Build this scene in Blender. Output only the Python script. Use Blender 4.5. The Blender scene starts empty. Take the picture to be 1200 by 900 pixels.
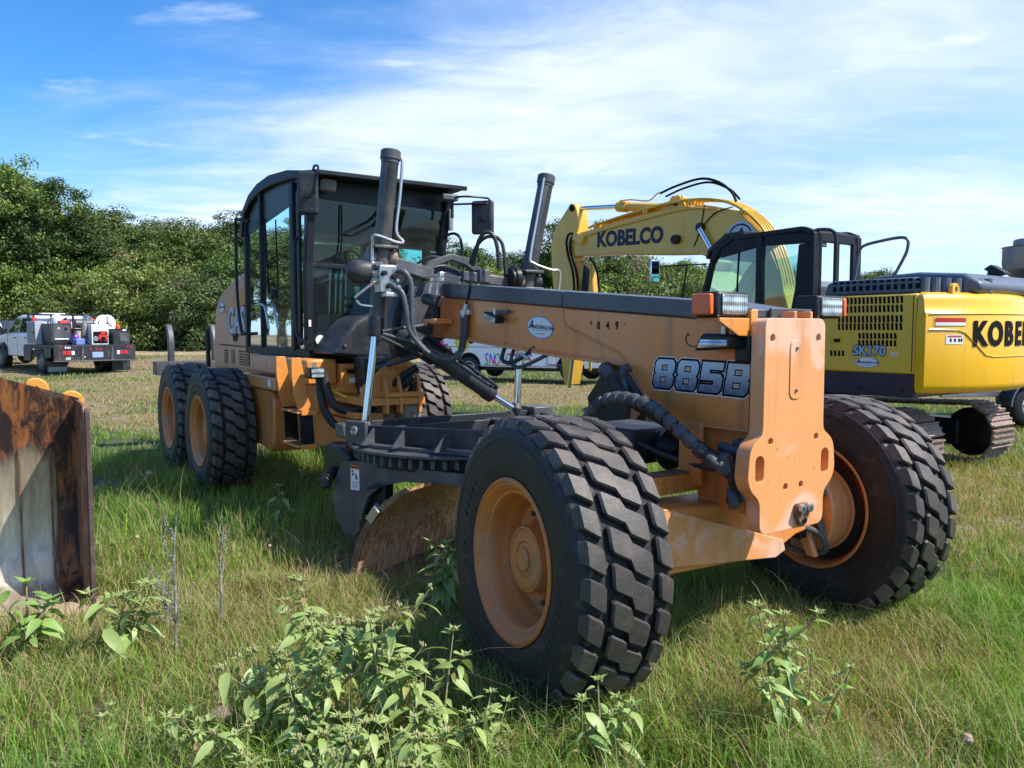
import bpy, bmesh, math, random
import numpy as np
from mathutils import Vector, Matrix
random.seed(7)
PI = math.pi
sc = bpy.context.scene
col = sc.collection
# ------------------------------------------------------------ camera
cam = bpy.data.cameras.new('camera')
cam.sensor_width = 36; cam.lens = 28.2; cam.clip_start = 0.05; cam.clip_end = 3000
co = bpy.data.objects.new('camera', cam); col.objects.link(co)
CAMZ = 1.6828
co.location = (0, 0, CAMZ); co.rotation_euler = (PI / 2 - 0.0662, 0, 0)
sc.camera = co
sc.render.resolution_x = 1024; sc.render.resolution_y = 768
sc.view_settings.view_transform = 'Standard'; sc.view_settings.look = 'None'
sc.view_settings.exposure = 0.56; sc.view_settings.gamma = 1.0
# ------------------------------------------------------------ sun and sky
SUN_AZ = math.radians(-17.0)      # angle in the ground plane from +X
SUN_EL = math.radians(50)
sl = bpy.data.lights.new('sun', 'SUN'); sl.energy = 4.9; sl.angle = math.radians(0.53); sl.color = (1.0, 0.94, 0.85)
so = bpy.data.objects.new('sun', sl); col.objects.link(so)
sd = Vector((math.cos(SUN_EL) * math.cos(SUN_AZ), math.cos(SUN_EL) * math.sin(SUN_AZ), math.sin(SUN_EL)))
so.rotation_euler = (-sd).to_track_quat('-Z', 'Y').to_euler()
so.location = sd * 50
w = bpy.data.worlds.new('World'); sc.world = w; w.use_nodes = True
nt = w.node_tree; N = nt.nodes; LK = nt.links
for n in list(N): N.remove(n)
class G:
    """tiny node-graph helper"""
    def __init__(s, nt): s.nt = nt; s.N = nt.nodes; s.L = nt.links
    def n(s, t, **k):
        o = s.N.new(t)
        ins = k.pop('i', {})
        for a, b in k.items(): setattr(o, a, b)
        for a, b in ins.items(): s.put(o.inputs[a], b)
        return o
    def put(s, sock, v):
        if isinstance(v, bpy.types.NodeSocket): s.L.new(v, sock)
        elif isinstance(v, bpy.types.Node): s.L.new(v.outputs[0], sock)
        else:
            if isinstance(v, tuple) and len(v) == 3 and sock.type == 'RGBA': v = v + (1,)
            sock.default_value = v
    def m(s, op, a, b=0.0, c=None, clamp=False):
        o = s.n('ShaderNodeMath', operation=op, use_clamp=clamp); s.put(o.inputs[0], a); s.put(o.inputs[1], b)
        if c is not None: s.put(o.inputs[2], c)
        return o.outputs[0]
    def mix(s, f, a, b, bt='MIX'):
        o = s.n('ShaderNodeMix', data_type='RGBA', blend_type=bt)
        s.put(o.inputs['Factor'], f); s.put(o.inputs[6], a); s.put(o.inputs[7], b)
        return o.outputs[2]
    def noise(s, vec, scale, detail=4, rough=0.55, dist=0.0):
        o = s.n('ShaderNodeTexNoise', i={'Scale': scale, 'Detail': detail, 'Roughness': rough, 'Distortion': dist})
        if vec is not None: s.put(o.inputs['Vector'], vec)
        return o.outputs[0]
    def ramp(s, v, a, b):
        o = s.n('ShaderNodeMapRange', interpolation_type='SMOOTHSTEP')
        s.put(o.inputs[0], v); o.inputs[1].default_value = a; o.inputs[2].default_value = b
        return o.outputs[0]
    def scalev(s, vec, v):
        o = s.n('ShaderNodeMapping'); s.put(o.inputs[0], vec); o.inputs['Scale'].default_value = v
        return o.outputs[0]
g = G(nt)
sky = g.n('ShaderNodeTexSky'); sky.sky_type = 'NISHITA'; sky.sun_disc = False
sky.sun_elevation = SUN_EL; sky.sun_rotation = PI / 2 - SUN_AZ
sky.altitude = 150; sky.air_density = 1.0; sky.dust_density = 0.7; sky.ozone_density = 2.0
tc = g.n('ShaderNodeTexCoord'); sep = g.n('ShaderNodeSeparateXYZ', i={0: tc.outputs['Generated']})
X, Y, Z = sep.outputs
zc = g.m('MAXIMUM', Z, 0.03)
U = g.m('DIVIDE', X, g.m('ADD', zc, 0.06)); V = g.m('DIVIDE', Y, g.m('ADD', zc, 0.06))
uv = g.n('ShaderNodeCombineXYZ', i={0: U, 1: V, 2: 0.0}).outputs[0]
# thin cirrus veil, streaks stretched along one wind direction
rot = g.n('ShaderNodeMapping', i={0: uv, 'Rotation': (0, 0, 0.35), 'Scale': (0.45, 0.75, 1.0), 'Location': (2.1, 0.7, 0.0)}).outputs[0]
n1 = g.noise(rot, 1.1, 7, 0.55, 0.9)
n2 = g.noise(uv, 0.5, 4, 0.5, 0.4)
nf = g.noise(rot, 3.2, 8, 0.60, 1.2)
az = g.m('ARCTAN2', X, Y)
# open blue at upper left and in a low gap, veil across the middle and right
edge = g.m('SUBTRACT', g.m('ADD', g.m('MULTIPLY', az, 0.30), 0.355), Z)
wob = g.m('ADD', g.m('MULTIPLY', g.m('SUBTRACT', n1, 0.5), 0.30), g.m('MULTIPLY', g.m('SUBTRACT', nf, 0.5), 0.12))
veil = g.ramp(g.m('ADD', edge, wob), -0.10, 0.13)
back = g.ramp(Y, -0.3, 0.2)
veil = g.m('ADD', g.m('MULTIPLY', veil, back), g.m('MULTIPLY', g.ramp(n2, 0.45, 0.7), g.m('SUBTRACT', 1.0, back)))
leftclear = g.ramp(g.m('ADD', az, g.m('MULTIPLY', wob, 1.4)), -0.62, -0.30)
gap = g.m('ADD', 0.62, g.m('MULTIPLY', g.ramp(n2, 0.36, 0.60), 0.38))
dens = g.m('MULTIPLY', g.m('MULTIPLY', veil, g.m('ADD', 0.60, g.m('MULTIPLY', g.ramp(g.m('ADD', g.m('MULTIPLY', n1, 0.75), g.m('MULTIPLY', nf, 0.25)), 0.36, 0.64), 0.30))), gap)
dens = g.m('MULTIPLY', dens, g.m('ADD', 0.16, g.m('MULTIPLY', leftclear, 0.84)))
dens = g.m('MULTIPLY', dens, g.m('ADD', 0.50, g.m('MULTIPLY', g.ramp(Z, 0.0, 0.16), 0.50)))
# small puffs
pf = g.noise(g.n('ShaderNodeMapping', i={0: uv, 'Scale': (0.7, 1.3, 1), 'Location': (0.35, 0.2, 0)}).outputs[0], 2.2, 7, 0.55)
dens = g.m('MINIMUM', g.m('ADD', dens, g.m('MULTIPLY', g.ramp(pf, 0.60, 0.74), 0.38)), 0.92)
shade = g.mix(g.ramp(nf, 0.3, 0.7), (5.0, 5.7, 7.0), (6.0, 6.5, 7.5))
skyc = g.n('ShaderNodeHueSaturation', i={'Saturation': 1.30, 'Value': 1.0, 'Color': sky.outputs[0]}).outputs[0]
skyc = g.mix(1.0, skyc, (0.70, 1.0, 1.22), 'MULTIPLY')
# pale blue air low over the trees
skyc = g.mix(g.m('MULTIPLY', g.ramp(Z, 0.24, -0.02), 0.6), skyc, (3.2, 4.7, 6.4))
cc = g.mix(dens, skyc, shade)
bg = g.n('ShaderNodeBackground', i={'Color': cc, 'Strength': 0.125})
out = g.n('ShaderNodeOutputWorld', i={0: bg.outputs[0]})

# ------------------------------------------------------------ materials
def newmat(name):
    m = bpy.data.materials.new(name); m.use_nodes = True
    for n in list(m.node_tree.nodes): m.node_tree.nodes.remove(n)
    return m, G(m.node_tree)
def finish(m, g, **ins):
    b = g.n('ShaderNodeBsdfPrincipled')
    for k, v in ins.items(): g.put(b.inputs[k.replace('_', ' ')], v)
    g.n('ShaderNodeOutputMaterial', i={0: b.outputs[0]})
    return m
def mat(name, c, rough=0.5, metal=0.0, c2=None, sc2=3.0, lo=0.45, hi=0.7, amt=1.0, bump=0.0, bs=40.0, rv=0.15, coat=0.0, dust=None, dustamt=0.35, wear=0.0, spec=0.5):
    m, g = newmat(name)
    tc = g.n('ShaderNodeTexCoord').outputs['Object']
    colr = c + (1,) if len(c) == 3 else c
    f = g.noise(tc, sc2, 6, 0.6)
    cs = colr
    if c2: cs = g.mix(g.m('MULTIPLY', g.ramp(f, lo, hi), amt), colr, c2)
    if dust:
        f2 = g.noise(tc, sc2 * 6, 5, 0.7)
        cs = g.mix(g.m('MULTIPLY', g.ramp(f2, 0.5, 0.78), dustamt), cs, dust)
    if wear:   # runs of grime, paint chips and hairline scratches
        run = g.noise(g.scalev(tc, (9, 9, 0.7)), 1.0, 6, 0.62, 0.3)
        cs = g.mix(g.m('MULTIPLY', g.ramp(run, 0.52, 0.72), 0.42 * wear), cs, (0.16, 0.09, 0.05))
        ch = g.noise(tc, 24, 9, 0.72); big = g.noise(tc, 2.4, 3)
        cs = g.mix(g.m('MULTIPLY', g.ramp(g.m('ADD', ch, g.m('MULTIPLY', g.m('SUBTRACT', big, 0.5), 0.16)), 0.665, 0.685), 0.8 * wear), cs, (0.10, 0.06, 0.045))
        scr = g.noise(g.scalev(tc, (1.2, 1.2, 70)), 2.0, 3, 0.5, 0.15)
        cs = g.mix(g.m('MULTIPLY', g.m('MULTIPLY', g.ramp(scr, 0.66, 0.70), g.ramp(big, 0.5, 0.62)), 0.35 * wear), cs, (0.75, 0.55, 0.42))
    r = g.m('ADD', rough - rv / 2, g.m('MULTIPLY', g.noise(tc, sc2 * 4, 4), rv))
    ins = dict(Base_Color=cs, Roughness=r, Metallic=metal, Specular_IOR_Level=spec)
    if coat: ins['Coat_Weight'] = coat; ins['Coat_Roughness'] = 0.12
    if bump:
        bn = g.n('ShaderNodeBump', i={'Strength': bump, 'Distance': 0.01, 'Height': g.noise(tc, bs, 5, 0.6)})
        ins['Normal'] = bn.outputs[0]
    return finish(m, g, **ins)
M = {}
M['orange'] = mat('faded_orange_paint', (0.72, 0.25, 0.06), 0.42, 0, (0.70, 0.34, 0.18), 1.6, 0.46, 0.68, 0.75, bump=0.06, bs=9, dust=(0.30, 0.17, 0.09), dustamt=0.4, coat=0.15, wear=1.0)
M['orange2'] = mat('bright_orange_paint', (0.74, 0.275, 0.05), 0.42, 0, (0.44, 0.19, 0.06), 2.5, 0.45, 0.7, 0.7, dust=(0.25, 0.14, 0.07), dustamt=0.5, coat=0.1, wear=1.0)
M['hood'] = mat('pinkish_faded_hood_paint', (0.68, 0.29, 0.17), 0.40, 0, (0.70, 0.36, 0.24), 1.2, 0.4, 0.7, 0.8, coat=0.1, wear=1.0)
M['boom'] = mat('boom_orange_paint', (0.78, 0.235, 0.045), 0.34, 0, (0.76, 0.30, 0.12), 1.1, 0.42, 0.66, 0.9, dust=(0.33, 0.17, 0.09), dustamt=0.25, coat=0.2, wear=1.0)
M['rim'] = mat('rim_orange_paint', (0.68, 0.20, 0.035), 0.5, 0, (0.46, 0.22, 0.11), 5, 0.42, 0.68, 0.8, bump=0.1, bs=30, dust=(0.38, 0.30, 0.24), dustamt=0.45, wear=1.0)
M['dark'] = mat('charcoal_paint', (0.020, 0.023, 0.031), 0.42, 0, (0.075, 0.075, 0.075), 3, 0.45, 0.72, 0.7, bump=0.05, bs=20, dust=(0.15, 0.13, 0.11), dustamt=0.3, wear=0.35, spec=0.35)
M['darkcap'] = mat('navy_grey_cover_paint', (0.045, 0.055, 0.08), 0.33, 0, (0.10, 0.105, 0.12), 6, 0.5, 0.75, 0.6, dust=(0.2, 0.18, 0.16), dustamt=0.2, wear=0.35)
M['gunmetal'] = mat('worn_grey_steel_paint', (0.062, 0.068, 0.08), 0.45, 0.1, (0.14, 0.13, 0.12), 4, 0.45, 0.7, 0.8, bump=0.06, bs=25, dust=(0.2, 0.17, 0.14), dustamt=0.35, wear=0.35)
M['black'] = mat('satin_black', (0.014, 0.015, 0.018), 0.38, 0, (0.04, 0.04, 0.04), 3, 0.5, 0.7, 0.5, spec=0.3)
M['blackcab'] = mat('cab_black_paint', (0.007, 0.008, 0.013), 0.5, 0, (0.012, 0.012, 0.016), 2, 0.5, 0.7, 0.5, spec=0.3)
M['hose'] = mat('black_hose_rubber', (0.022, 0.023, 0.026), 0.5, 0, (0.06, 0.055, 0.05), 14, 0.45, 0.7, 0.6, spec=0.35)
M['hosegrey'] = mat('grey_braided_hose', (0.06, 0.07, 0.09), 0.5, 0, (0.13, 0.13, 0.13), 12, 0.45, 0.7, 0.6)
M['hosewrap'] = mat('sun_bleached_spiral_wrap', (0.085, 0.09, 0.098), 0.62, 0, (0.03, 0.03, 0.03), 9, 0.48, 0.62, 0.8, spec=0.3)
M['steel'] = mat('plain_steel', (0.42, 0.42, 0.42), 0.38, 0.9, (0.25, 0.20, 0.16), 10, 0.5, 0.75, 0.6)
M['chrome'] = mat('polished_chrome_rod', (0.62, 0.68, 0.75), 0.16, 1.0, (0.45, 0.48, 0.5), 8, 0.5, 0.8, 0.5, rv=0.1)
M['zinc'] = mat('zinc_pipe', (0.55, 0.54, 0.52), 0.35, 0.85)
M['white'] = mat('white_print', (0.78, 0.79, 0.80), 0.45)
M['ink'] = mat('black_print', (0.006, 0.006, 0.008), 0.6, spec=0.12)
M['redink'] = mat('red_print', (0.55, 0.06, 0.03), 0.4)
M['whitepaint'] = mat('white_vehicle_paint', (0.76, 0.78, 0.80), 0.28, coat=0.5)
M['yellow'] = mat('yellow_machine_paint', (0.84, 0.45, 0.008), 0.30, 0, (0.78, 0.43, 0.015), 1.2, 0.45, 0.7, 0.6, coat=0.35, wear=0.45)
M['yellow2'] = mat('boom_yellow_paint', (0.74, 0.42, 0.035), 0.35, 0, (0.55, 0.34, 0.06), 1.2, 0.45, 0.7, 0.7, dust=(0.3, 0.2, 0.08), dustamt=0.4, coat=0.2, wear=0.45)
M['yellowside'] = mat('side_panel_yellow_paint', (0.80, 0.50, 0.06), 0.35, 0, (0.74, 0.47, 0.08), 1.5, 0.45, 0.7, 0.6, coat=0.2, wear=0.45)
M['navy'] = mat('navy_lettering', (0.018, 0.022, 0.06), 0.4, spec=0.2)
M['darkblue'] = mat('dark_blue_grey_paint', (0.025, 0.032, 0.055), 0.3, 0, (0.05, 0.055, 0.07), 2, 0.5, 0.7, 0.6, coat=0.3, spec=0.3)
M['bluegrey'] = mat('blue_grey_hood_plastic', (0.09, 0.115, 0.16), 0.45, 0, (0.12, 0.14, 0.18), 3, 0.5, 0.7, 0.6)
M['red'] = mat('red_paint', (0.55, 0.03, 0.03), 0.35)
M['amber'] = mat('amber_lens', (0.75, 0.13, 0.02), 0.2, 0, (0.6, 0.08, 0.01), 60, 0.4, 0.6, 0.5)
M['redlens'] = mat('red_lens', (0.55, 0.02, 0.03), 0.2)
M['lens'] = mat('headlamp_lens', (0.72, 0.77, 0.78), 0.12, 0.35, (0.5, 0.55, 0.56), 30, 0.4, 0.6, 0.6)
def lensm():
    m, g = newmat('ribbed_headlamp_glass')
    tc = g.n('ShaderNodeTexCoord').outputs['Object']; sp = g.n('ShaderNodeSeparateXYZ', i={0: tc}).outputs
    rib = g.m('SINE', g.m('MULTIPLY', sp[1], 420)); rib2 = g.m('SINE', g.m('MULTIPLY', sp[2], 160))
    cs = g.mix(g.ramp(g.noise(tc, 14, 3), .35, .65), (.42, .48, .50), (.80, .84, .84))
    bn = g.n('ShaderNodeBump', i={'Strength': .8, 'Distance': .004, 'Height': g.m('ADD', rib, rib2)})
    return finish(m, g, Base_Color=cs, Roughness=.14, Metallic=.55, Normal=bn.outputs[0], Coat_Weight=.8)
M['lens'] = lensm()
M['mud'] = mat('dry_mud_block', (0.30, 0.24, 0.17), 0.9, 0, (0.16, 0.13, 0.1), 8, bump=0.5)
M['brownplate'] = mat('rust_brown_plate', (0.30, 0.12, 0.07), 0.6, 0, (0.18, 0.07, 0.05), 2.5, bump=0.1)
M['shoe'] = mat('dusty_track_steel', (0.28, 0.20, 0.16), 0.65, 0.2, (0.13, 0.10, 0.09), 9, 0.45, 0.65, 0.8, bump=0.2)
M['interior'] = mat('cab_interior_plastic', (0.07, 0.075, 0.078), 0.7)
M['seat'] = mat('seat_fabric', (0.05, 0.05, 0.055), 0.85)
M['blueink'] = mat('blue_print', (0.12, 0.2, 0.5), 0.4)
M['tin'] = mat('galvanised_grey_tin', (0.20, 0.22, 0.26), 0.4, 0.5, (0.28, 0.27, 0.26), 2)
# rubber with pale scuffs and dust in fine relief
def rubber(name, base, dusty):
    m, g = newmat(name)
    tc = g.n('ShaderNodeTexCoord').outputs['Object']
    a = g.noise(tc, 3.0, 6, 0.6); b = g.noise(tc, 38, 6, 0.7); c = g.noise(g.scalev(tc, (1, .25, 1)), 70, 3, 0.6)
    cs = g.mix(g.m('MULTIPLY', g.ramp(a, 0.42, 0.68), 0.8), base, dusty)
    cs = g.mix(g.m('MULTIPLY', g.ramp(b, 0.60, 0.70), 0.35), cs, (0.17, 0.155, 0.14))
    cs = g.mix(g.m('MULTIPLY', g.ramp(g.noise(tc, 7, 8, .75), .54, .70), .55), cs, (.135, .105, .08))
    bn = g.n('ShaderNodeBump', i={'Strength': 0.35, 'Distance': 0.006, 'Height': g.m('ADD', b, g.m('MULTIPLY', c, 0.5))})
    return finish(m, g, Base_Color=cs, Roughness=g.m('ADD', 0.42, g.m('MULTIPLY', b, 0.3)), Normal=bn.outputs[0])
M['rubber'] = rubber('tyre_sidewall_rubber', (0.011, 0.011, 0.013), (0.022, 0.022, 0.023))
M['tread'] = rubber('tyre_tread_rubber', (0.048, 0.041, 0.037), (0.15, 0.118, 0.098))
M['groove'] = mat('dusty_tread_groove', (0.022, 0.020, 0.019), 0.9, 0, (0.12, 0.10, 0.085), 26, 0.55, 0.66, 0.7, bump=0.5, bs=80)
def glassm(name, tint, gloss=0.10, rough=0.02):
    m, g = newmat(name)
    fr = g.n('ShaderNodeFresnel', i={'IOR': 1.5})
    tr = g.n('ShaderNodeBsdfTransparent', i={'Color': tint})
    gl = g.n('ShaderNodeBsdfGlossy', i={'Color': (0.9, 0.95, 0.95), 'Roughness': rough})
    mx = g.n('ShaderNodeMixShader', i={0: g.m('ADD', fr.outputs[0], gloss, clamp=True), 1: tr.outputs[0], 2: gl.outputs[0]})
    tc = g.n('ShaderNodeTexCoord').outputs['Object']
    du = g.n('ShaderNodeBsdfDiffuse', i={'Color': (0.55, 0.53, 0.48, 1)})
    fm = g.m('ADD', 0.015, g.m('MULTIPLY', g.ramp(g.noise(g.scalev(tc, (2, 2, .7)), 2.2, 7, .7, .8), .50, .80), 0.05))
    m2 = g.n('ShaderNodeMixShader', i={0: fm, 1: mx.outputs[0], 2: du.outputs[0]})
    g.n('ShaderNodeOutputMaterial', i={0: m2.outputs[0]})
    return m
M['glass'] = glassm('green_tinted_glass', (0.50, 0.88, 0.79), 0.0)
M['glassclear'] = glassm('pale_cab_glass', (0.62, 0.85, 0.80), 0.02)
M['glassdark'] = glassm('smoked_window_glass', (0.05, 0.06, 0.07), 0.05)
M['mirror'] = mat('mirror_glass', (0.8, 0.82, 0.85), 0.04, 1.0, rv=0.0)
# plate with pinkish sun-faded blotches and scuffs
def platem():
    m, g = newmat('front_plate_orange_paint')
    tc = g.n('ShaderNodeTexCoord').outputs['Object']
    a = g.noise(tc, 3.2, 3, 0.5, 0.6); b = g.noise(tc, 30, 6, 0.75); s = g.noise(g.scalev(tc, (1, 30, 2)), 6, 3, 0.6)
    sp = g.n('ShaderNodeSeparateXYZ', i={0: tc}).outputs[2]
    run = g.noise(g.scalev(tc, (9, 9, 0.8)), 1.0, 6, 0.62, 0.3)
    cs = g.mix(g.m('MULTIPLY', g.ramp(a, 0.47, 0.60), 0.85), (0.72, 0.31, 0.11), (0.74, 0.46, 0.33))
    lowm = g.m('ADD', 0.25, g.m('MULTIPLY', g.ramp(sp, 1.35, 0.80), 0.75))
    cs = g.mix(g.m('MULTIPLY', g.ramp(b, 0.62, 0.66), g.m('MULTIPLY', lowm, 0.9)), cs, (0.10, 0.05, 0.03))
    cs = g.mix(g.m('MULTIPLY', g.ramp(s, 0.70, 0.74), g.m('MULTIPLY', lowm, 0.6)), cs, (0.12, 0.06, 0.035))
    cs = g.mix(g.m('MULTIPLY', g.ramp(run, 0.54, 0.72), 0.30), cs, (0.30, 0.14, 0.07))
    bn = g.n('ShaderNodeBump', i={'Strength': 0.12, 'Distance': 0.01, 'Height': a})
    return finish(m, g, Base_Color=cs, Roughness=g.m('ADD', 0.33, g.m('MULTIPLY', b, 0.2)), Coat_Weight=0.2, Coat_Roughness=0.15, Normal=bn.outputs[0])
M['plate'] = platem()
# rusty, streaked moldboard steel
def streak(name, c1, c2, c3, axis, sc1):
    m, g = newmat(name)
    tc = g.n('ShaderNodeTexCoord').outputs['Object']
    a = g.noise(g.scalev(tc, axis), sc1, 7, 0.7, 0.3); b = g.noise(tc, 3.0, 5, 0.6, 0.5)
    cs = g.mix(g.ramp(a, 0.40, 0.62), c1, c2)
    cs = g.mix(g.ramp(b, 0.50, 0.64), cs, c3)
    bn = g.n('ShaderNodeBump', i={'Strength': 0.25, 'Distance': 0.006, 'Height': a})
    return finish(m, g, Base_Color=cs, Roughness=g.m('ADD', 0.28, g.m('MULTIPLY', a, 0.45)), Metallic=0.45, Normal=bn.outputs[0])
M['blade'] = streak('rust_streaked_blade_steel', (0.42, 0.13, 0.04), (0.88, 0.60, 0.40), (0.62, 0.42, 0.32), (13, 13, .45), 4)
def bucketm():
    m, g = newmat('rusted_and_worn_bucket_steel')
    tc = g.n('ShaderNodeTexCoord').outputs['Object']
    sp = g.n('ShaderNodeSeparateXYZ', i={0: tc}).outputs
    a = g.noise(g.scalev(tc, (6, 6, 0.9)), 2.2, 8, 0.72, 0.6); b = g.noise(tc, 5, 7, 0.7); c = g.noise(g.scalev(tc, (3, 1, .35)), 2.2, 4, 0.6, 0.4)
    rust = g.mix(g.ramp(a, 0.46, 0.62), (0.022, 0.012, 0.011), (0.30, 0.105, 0.03))
    rust = g.mix(g.m('MULTIPLY', g.ramp(b, 0.56, 0.66), 0.7), rust, (0.16, 0.10, 0.07))
    # worn bright steel in the middle of the floor curve, away from the side plate
    worn = g.m('MULTIPLY', g.ramp(g.m('ADD', sp[2], g.m('MULTIPLY', g.m('SUBTRACT', c, 0.5), 0.3)), 0.98, 0.80), g.ramp(g.m('ADD', sp[0], g.m('MULTIPLY', g.m('SUBTRACT', a, 0.5), 0.25)), -0.13, -0.18))
    cs = g.mix(worn, rust, g.mix(g.ramp(a, 0.4, 0.7), (0.36, 0.30, 0.22), (0.58, 0.50, 0.38)))
    bn = g.n('ShaderNodeBump', i={'Strength': 0.3, 'Distance': 0.01, 'Height': b})
    return finish(m, g, Base_Color=cs, Roughness=g.mix(worn, (0.6, 0.6, 0.6), (0.33, 0.33, 0.33)), Metallic=g.m('MULTIPLY', worn, 0.45), Normal=bn.outputs[0])
M['bucket'] = bucketm()
M['rust'] = mat('brown_rust', (0.16, 0.075, 0.04), 0.8, 0.1, (0.30, 0.19, 0.11), 7, 0.42, 0.66, 0.9, bump=0.4)
M['rustpaint'] = mat('chipped_yellow_paint', (0.66, 0.29, 0.04), 0.6, 0, (0.20, 0.08, 0.03), 9, 0.52, 0.62, 1.0, bump=0.2)

# ------------------------------------------------------------ mesh helpers
class MB:
    def __init__(s): s.v = []; s.f = []; s.mi = []; s.X = None
    def av(s, p):
        if s.X is not None: p = s.X @ Vector(p)
        s.v.append(tuple(p)); return len(s.v) - 1
    def face(s, idx, mi=0): s.f.append(tuple(idx)); s.mi.append(mi)
    def poly(s, pts, mi=0): s.face([s.av(p) for p in pts], mi)
    def box(s, x0, x1, y0, y1, z0, z1, mi=0):
        i = [s.av((x, y, z)) for z in (z0, z1) for x, y in ((x0, y0), (x1, y0), (x1, y1), (x0, y1))]
        for q in ((0, 3, 2, 1), (4, 5, 6, 7), (0, 1, 5, 4), (1, 2, 6, 5), (2, 3, 7, 6), (3, 0, 4, 7)): s.face([i[k] for k in q], mi)
        return s
    def obox(s, c, ax, ay, az, hx, hy, hz, mi=0):
        c = Vector(c); ax = Vector(ax).normalized(); ay = Vector(ay).normalized(); az = Vector(az).normalized()
        i = [s.av(c + ax * a * hx + ay * b * hy + az * d * hz) for d in (-1, 1) for a, b in ((-1, -1), (1, -1), (1, 1), (-1, 1))]
        for q in ((0, 3, 2, 1), (4, 5, 6, 7), (0, 1, 5, 4), (1, 2, 6, 5), (2, 3, 7, 6), (3, 0, 4, 7)): s.face([i[k] for k in q], mi)
        return s
    def bar(s, p0, p1, w, h, up=(0, 0, 1), mi=0):
        p0 = Vector(p0); p1 = Vector(p1); d = (p1 - p0); L = d.length; d.normalize()
        sd = d.cross(Vector(up))
        if sd.length < 1e-4: sd = d.cross(Vector((1, 0, 0)))
        sd.normalize(); u = sd.cross(d)
        return s.obox((p0 + p1) / 2, d, sd, u, L / 2, w / 2, h / 2, mi)
    def prism(s, poly, axis, a0, a1, mi=0, holes=None):
        def P(p, a):
            return {'x': (a, p[0], p[1]), 'y': (p[0], a, p[1]), 'z': (p[0], p[1], a)}[axis]
        A = [s.av(P(p, a0)) for p in poly]; B = [s.av(P(p, a1)) for p in poly]; n = len(poly)
        s.face(A[::-1], mi); s.face(B, mi)
        for k in range(n): s.face((A[k], A[(k + 1) % n], B[(k + 1) % n], B[k]), mi)
        return s
    def tube(s, pts, r, seg=8, smooth=0, mi=0, cap=True):
        pts = [Vector(p) for p in pts]
        if smooth and len(pts) > 2:
            q = []; n = len(pts)
            for k in range(n - 1):
                p0 = pts[max(k - 1, 0)]; p1 = pts[k]; p2 = pts[k + 1]; p3 = pts[min(k + 2, n - 1)]
                for j in range(smooth):
                    t = j / smooth
                    q.append(0.5 * ((2 * p1) + (p2 - p0) * t + (2 * p0 - 5 * p1 + 4 * p2 - p3) * t * t + (3 * p1 - p0 - 3 * p2 + p3) * t ** 3))
            q.append(pts[-1]); pts = q
        n = len(pts); rr = r if isinstance(r, (list, tuple)) else [r] * n
        if len(rr) != n: rr = [rr[int(round(k * (len(rr) - 1) / (n - 1)))] for k in range(n)]
        rings = []; u = None
        for k, p in enumerate(pts):
            d = (pts[min(k + 1, n - 1)] - pts[max(k - 1, 0)]).normalized()
            if u is None:
                u = d.cross(Vector((0, 0, 1)))
                if u.length < 1e-3: u = d.cross(Vector((1, 0, 0)))
            u = (u - d * u.dot(d)).normalized(); w_ = d.cross(u)
            rings.append([s.av(p + (u * math.cos(2 * PI * j / seg) + w_ * math.sin(2 * PI * j / seg)) * rr[k]) for j in range(seg)])
        for k in range(n - 1):
            for j in range(seg): s.face((rings[k][j], rings[k][(j + 1) % seg], rings[k + 1][(j + 1) % seg], rings[k + 1][j]), mi)
        if cap: s.face(rings[0][::-1], mi); s.face(rings[-1], mi)
        return s
    def cyl(s, p0, p1, r, seg=20, r2=None, mi=0): return s.tube([p0, p1], [r, r if r2 is None else r2], seg, mi=mi)
    def lathe(s, prof, origin, axis, seg=48, mi=0, closed=False):
        """prof: list of (radius, distance along axis)"""
        o = Vector(origin); a = Vector(axis).normalized()
        u = a.cross(Vector((0, 0, 1)))
        if u.length < 1e-3: u = Vector((1, 0, 0))
        u.normalize(); v = a.cross(u); rings = []
        for r, h in prof:
            if r < 1e-5: rings.append([s.av(o + a * h)])
            else: rings.append([s.av(o + a * h + (u * math.cos(2 * PI * j / seg) + v * math.sin(2 * PI * j / seg)) * r) for j in range(seg)])
        R = rings + ([rings[0]] if closed else [])
        for A, B in zip(R, R[1:]):
            for j in range(seg):
                j2 = (j + 1) % seg
                if len(A) == 1 and len(B) == 1: continue
                if len(A) == 1: s.face((A[0], B[j2], B[j]), mi)
                elif len(B) == 1: s.face((A[j], A[j2], B[0]), mi)
                else: s.face((A[j], A[j2], B[j2], B[j]), mi)
        return s
    def mesh(s, name, mats, smooth=None, recalc=True):
        me = bpy.data.meshes.new(name)
        me.from_pydata(s.v, [], s.f)
        if not isinstance(mats, (list, tuple)): mats = [mats]
        for m in mats: me.materials.append(m)
        me.polygons.foreach_set('material_index', s.mi)
        if recalc:
            bm = bmesh.new(); bm.from_mesh(me); bmesh.ops.recalc_face_normals(bm, faces=bm.faces); bm.to_mesh(me); bm.free()
        if smooth:
            me.polygons.foreach_set('use_smooth', [True] * len(me.polygons))
            me.set_sharp_from_angle(angle=math.radians(smooth))
        me.update()
        return me
    def build(s, name, mats, parent=None, bevel=0.0, smooth=32, seg=2, label=None):
        o = bpy.data.objects.new(name, s.mesh(name, mats, smooth if not bevel else 40)); col.objects.link(o)
        if parent is not None: o.parent = parent
        if bevel:
            b = o.modifiers.new('bevel', 'BEVEL'); b.width = bevel; b.segments = seg; b.limit_method = 'ANGLE'
            b.angle_limit = math.radians(40); b.harden_normals = False
        if label: o['label'] = label
        return o
def empty(name, loc=(0, 0, 0), rz=0.0, parent=None):
    o = bpy.data.objects.new(name, None); col.objects.link(o); o.empty_display_size = 0.2
    o.location = loc; o.rotation_euler = (0, 0, rz)
    if parent is not None: o.parent = parent
    return o
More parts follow.
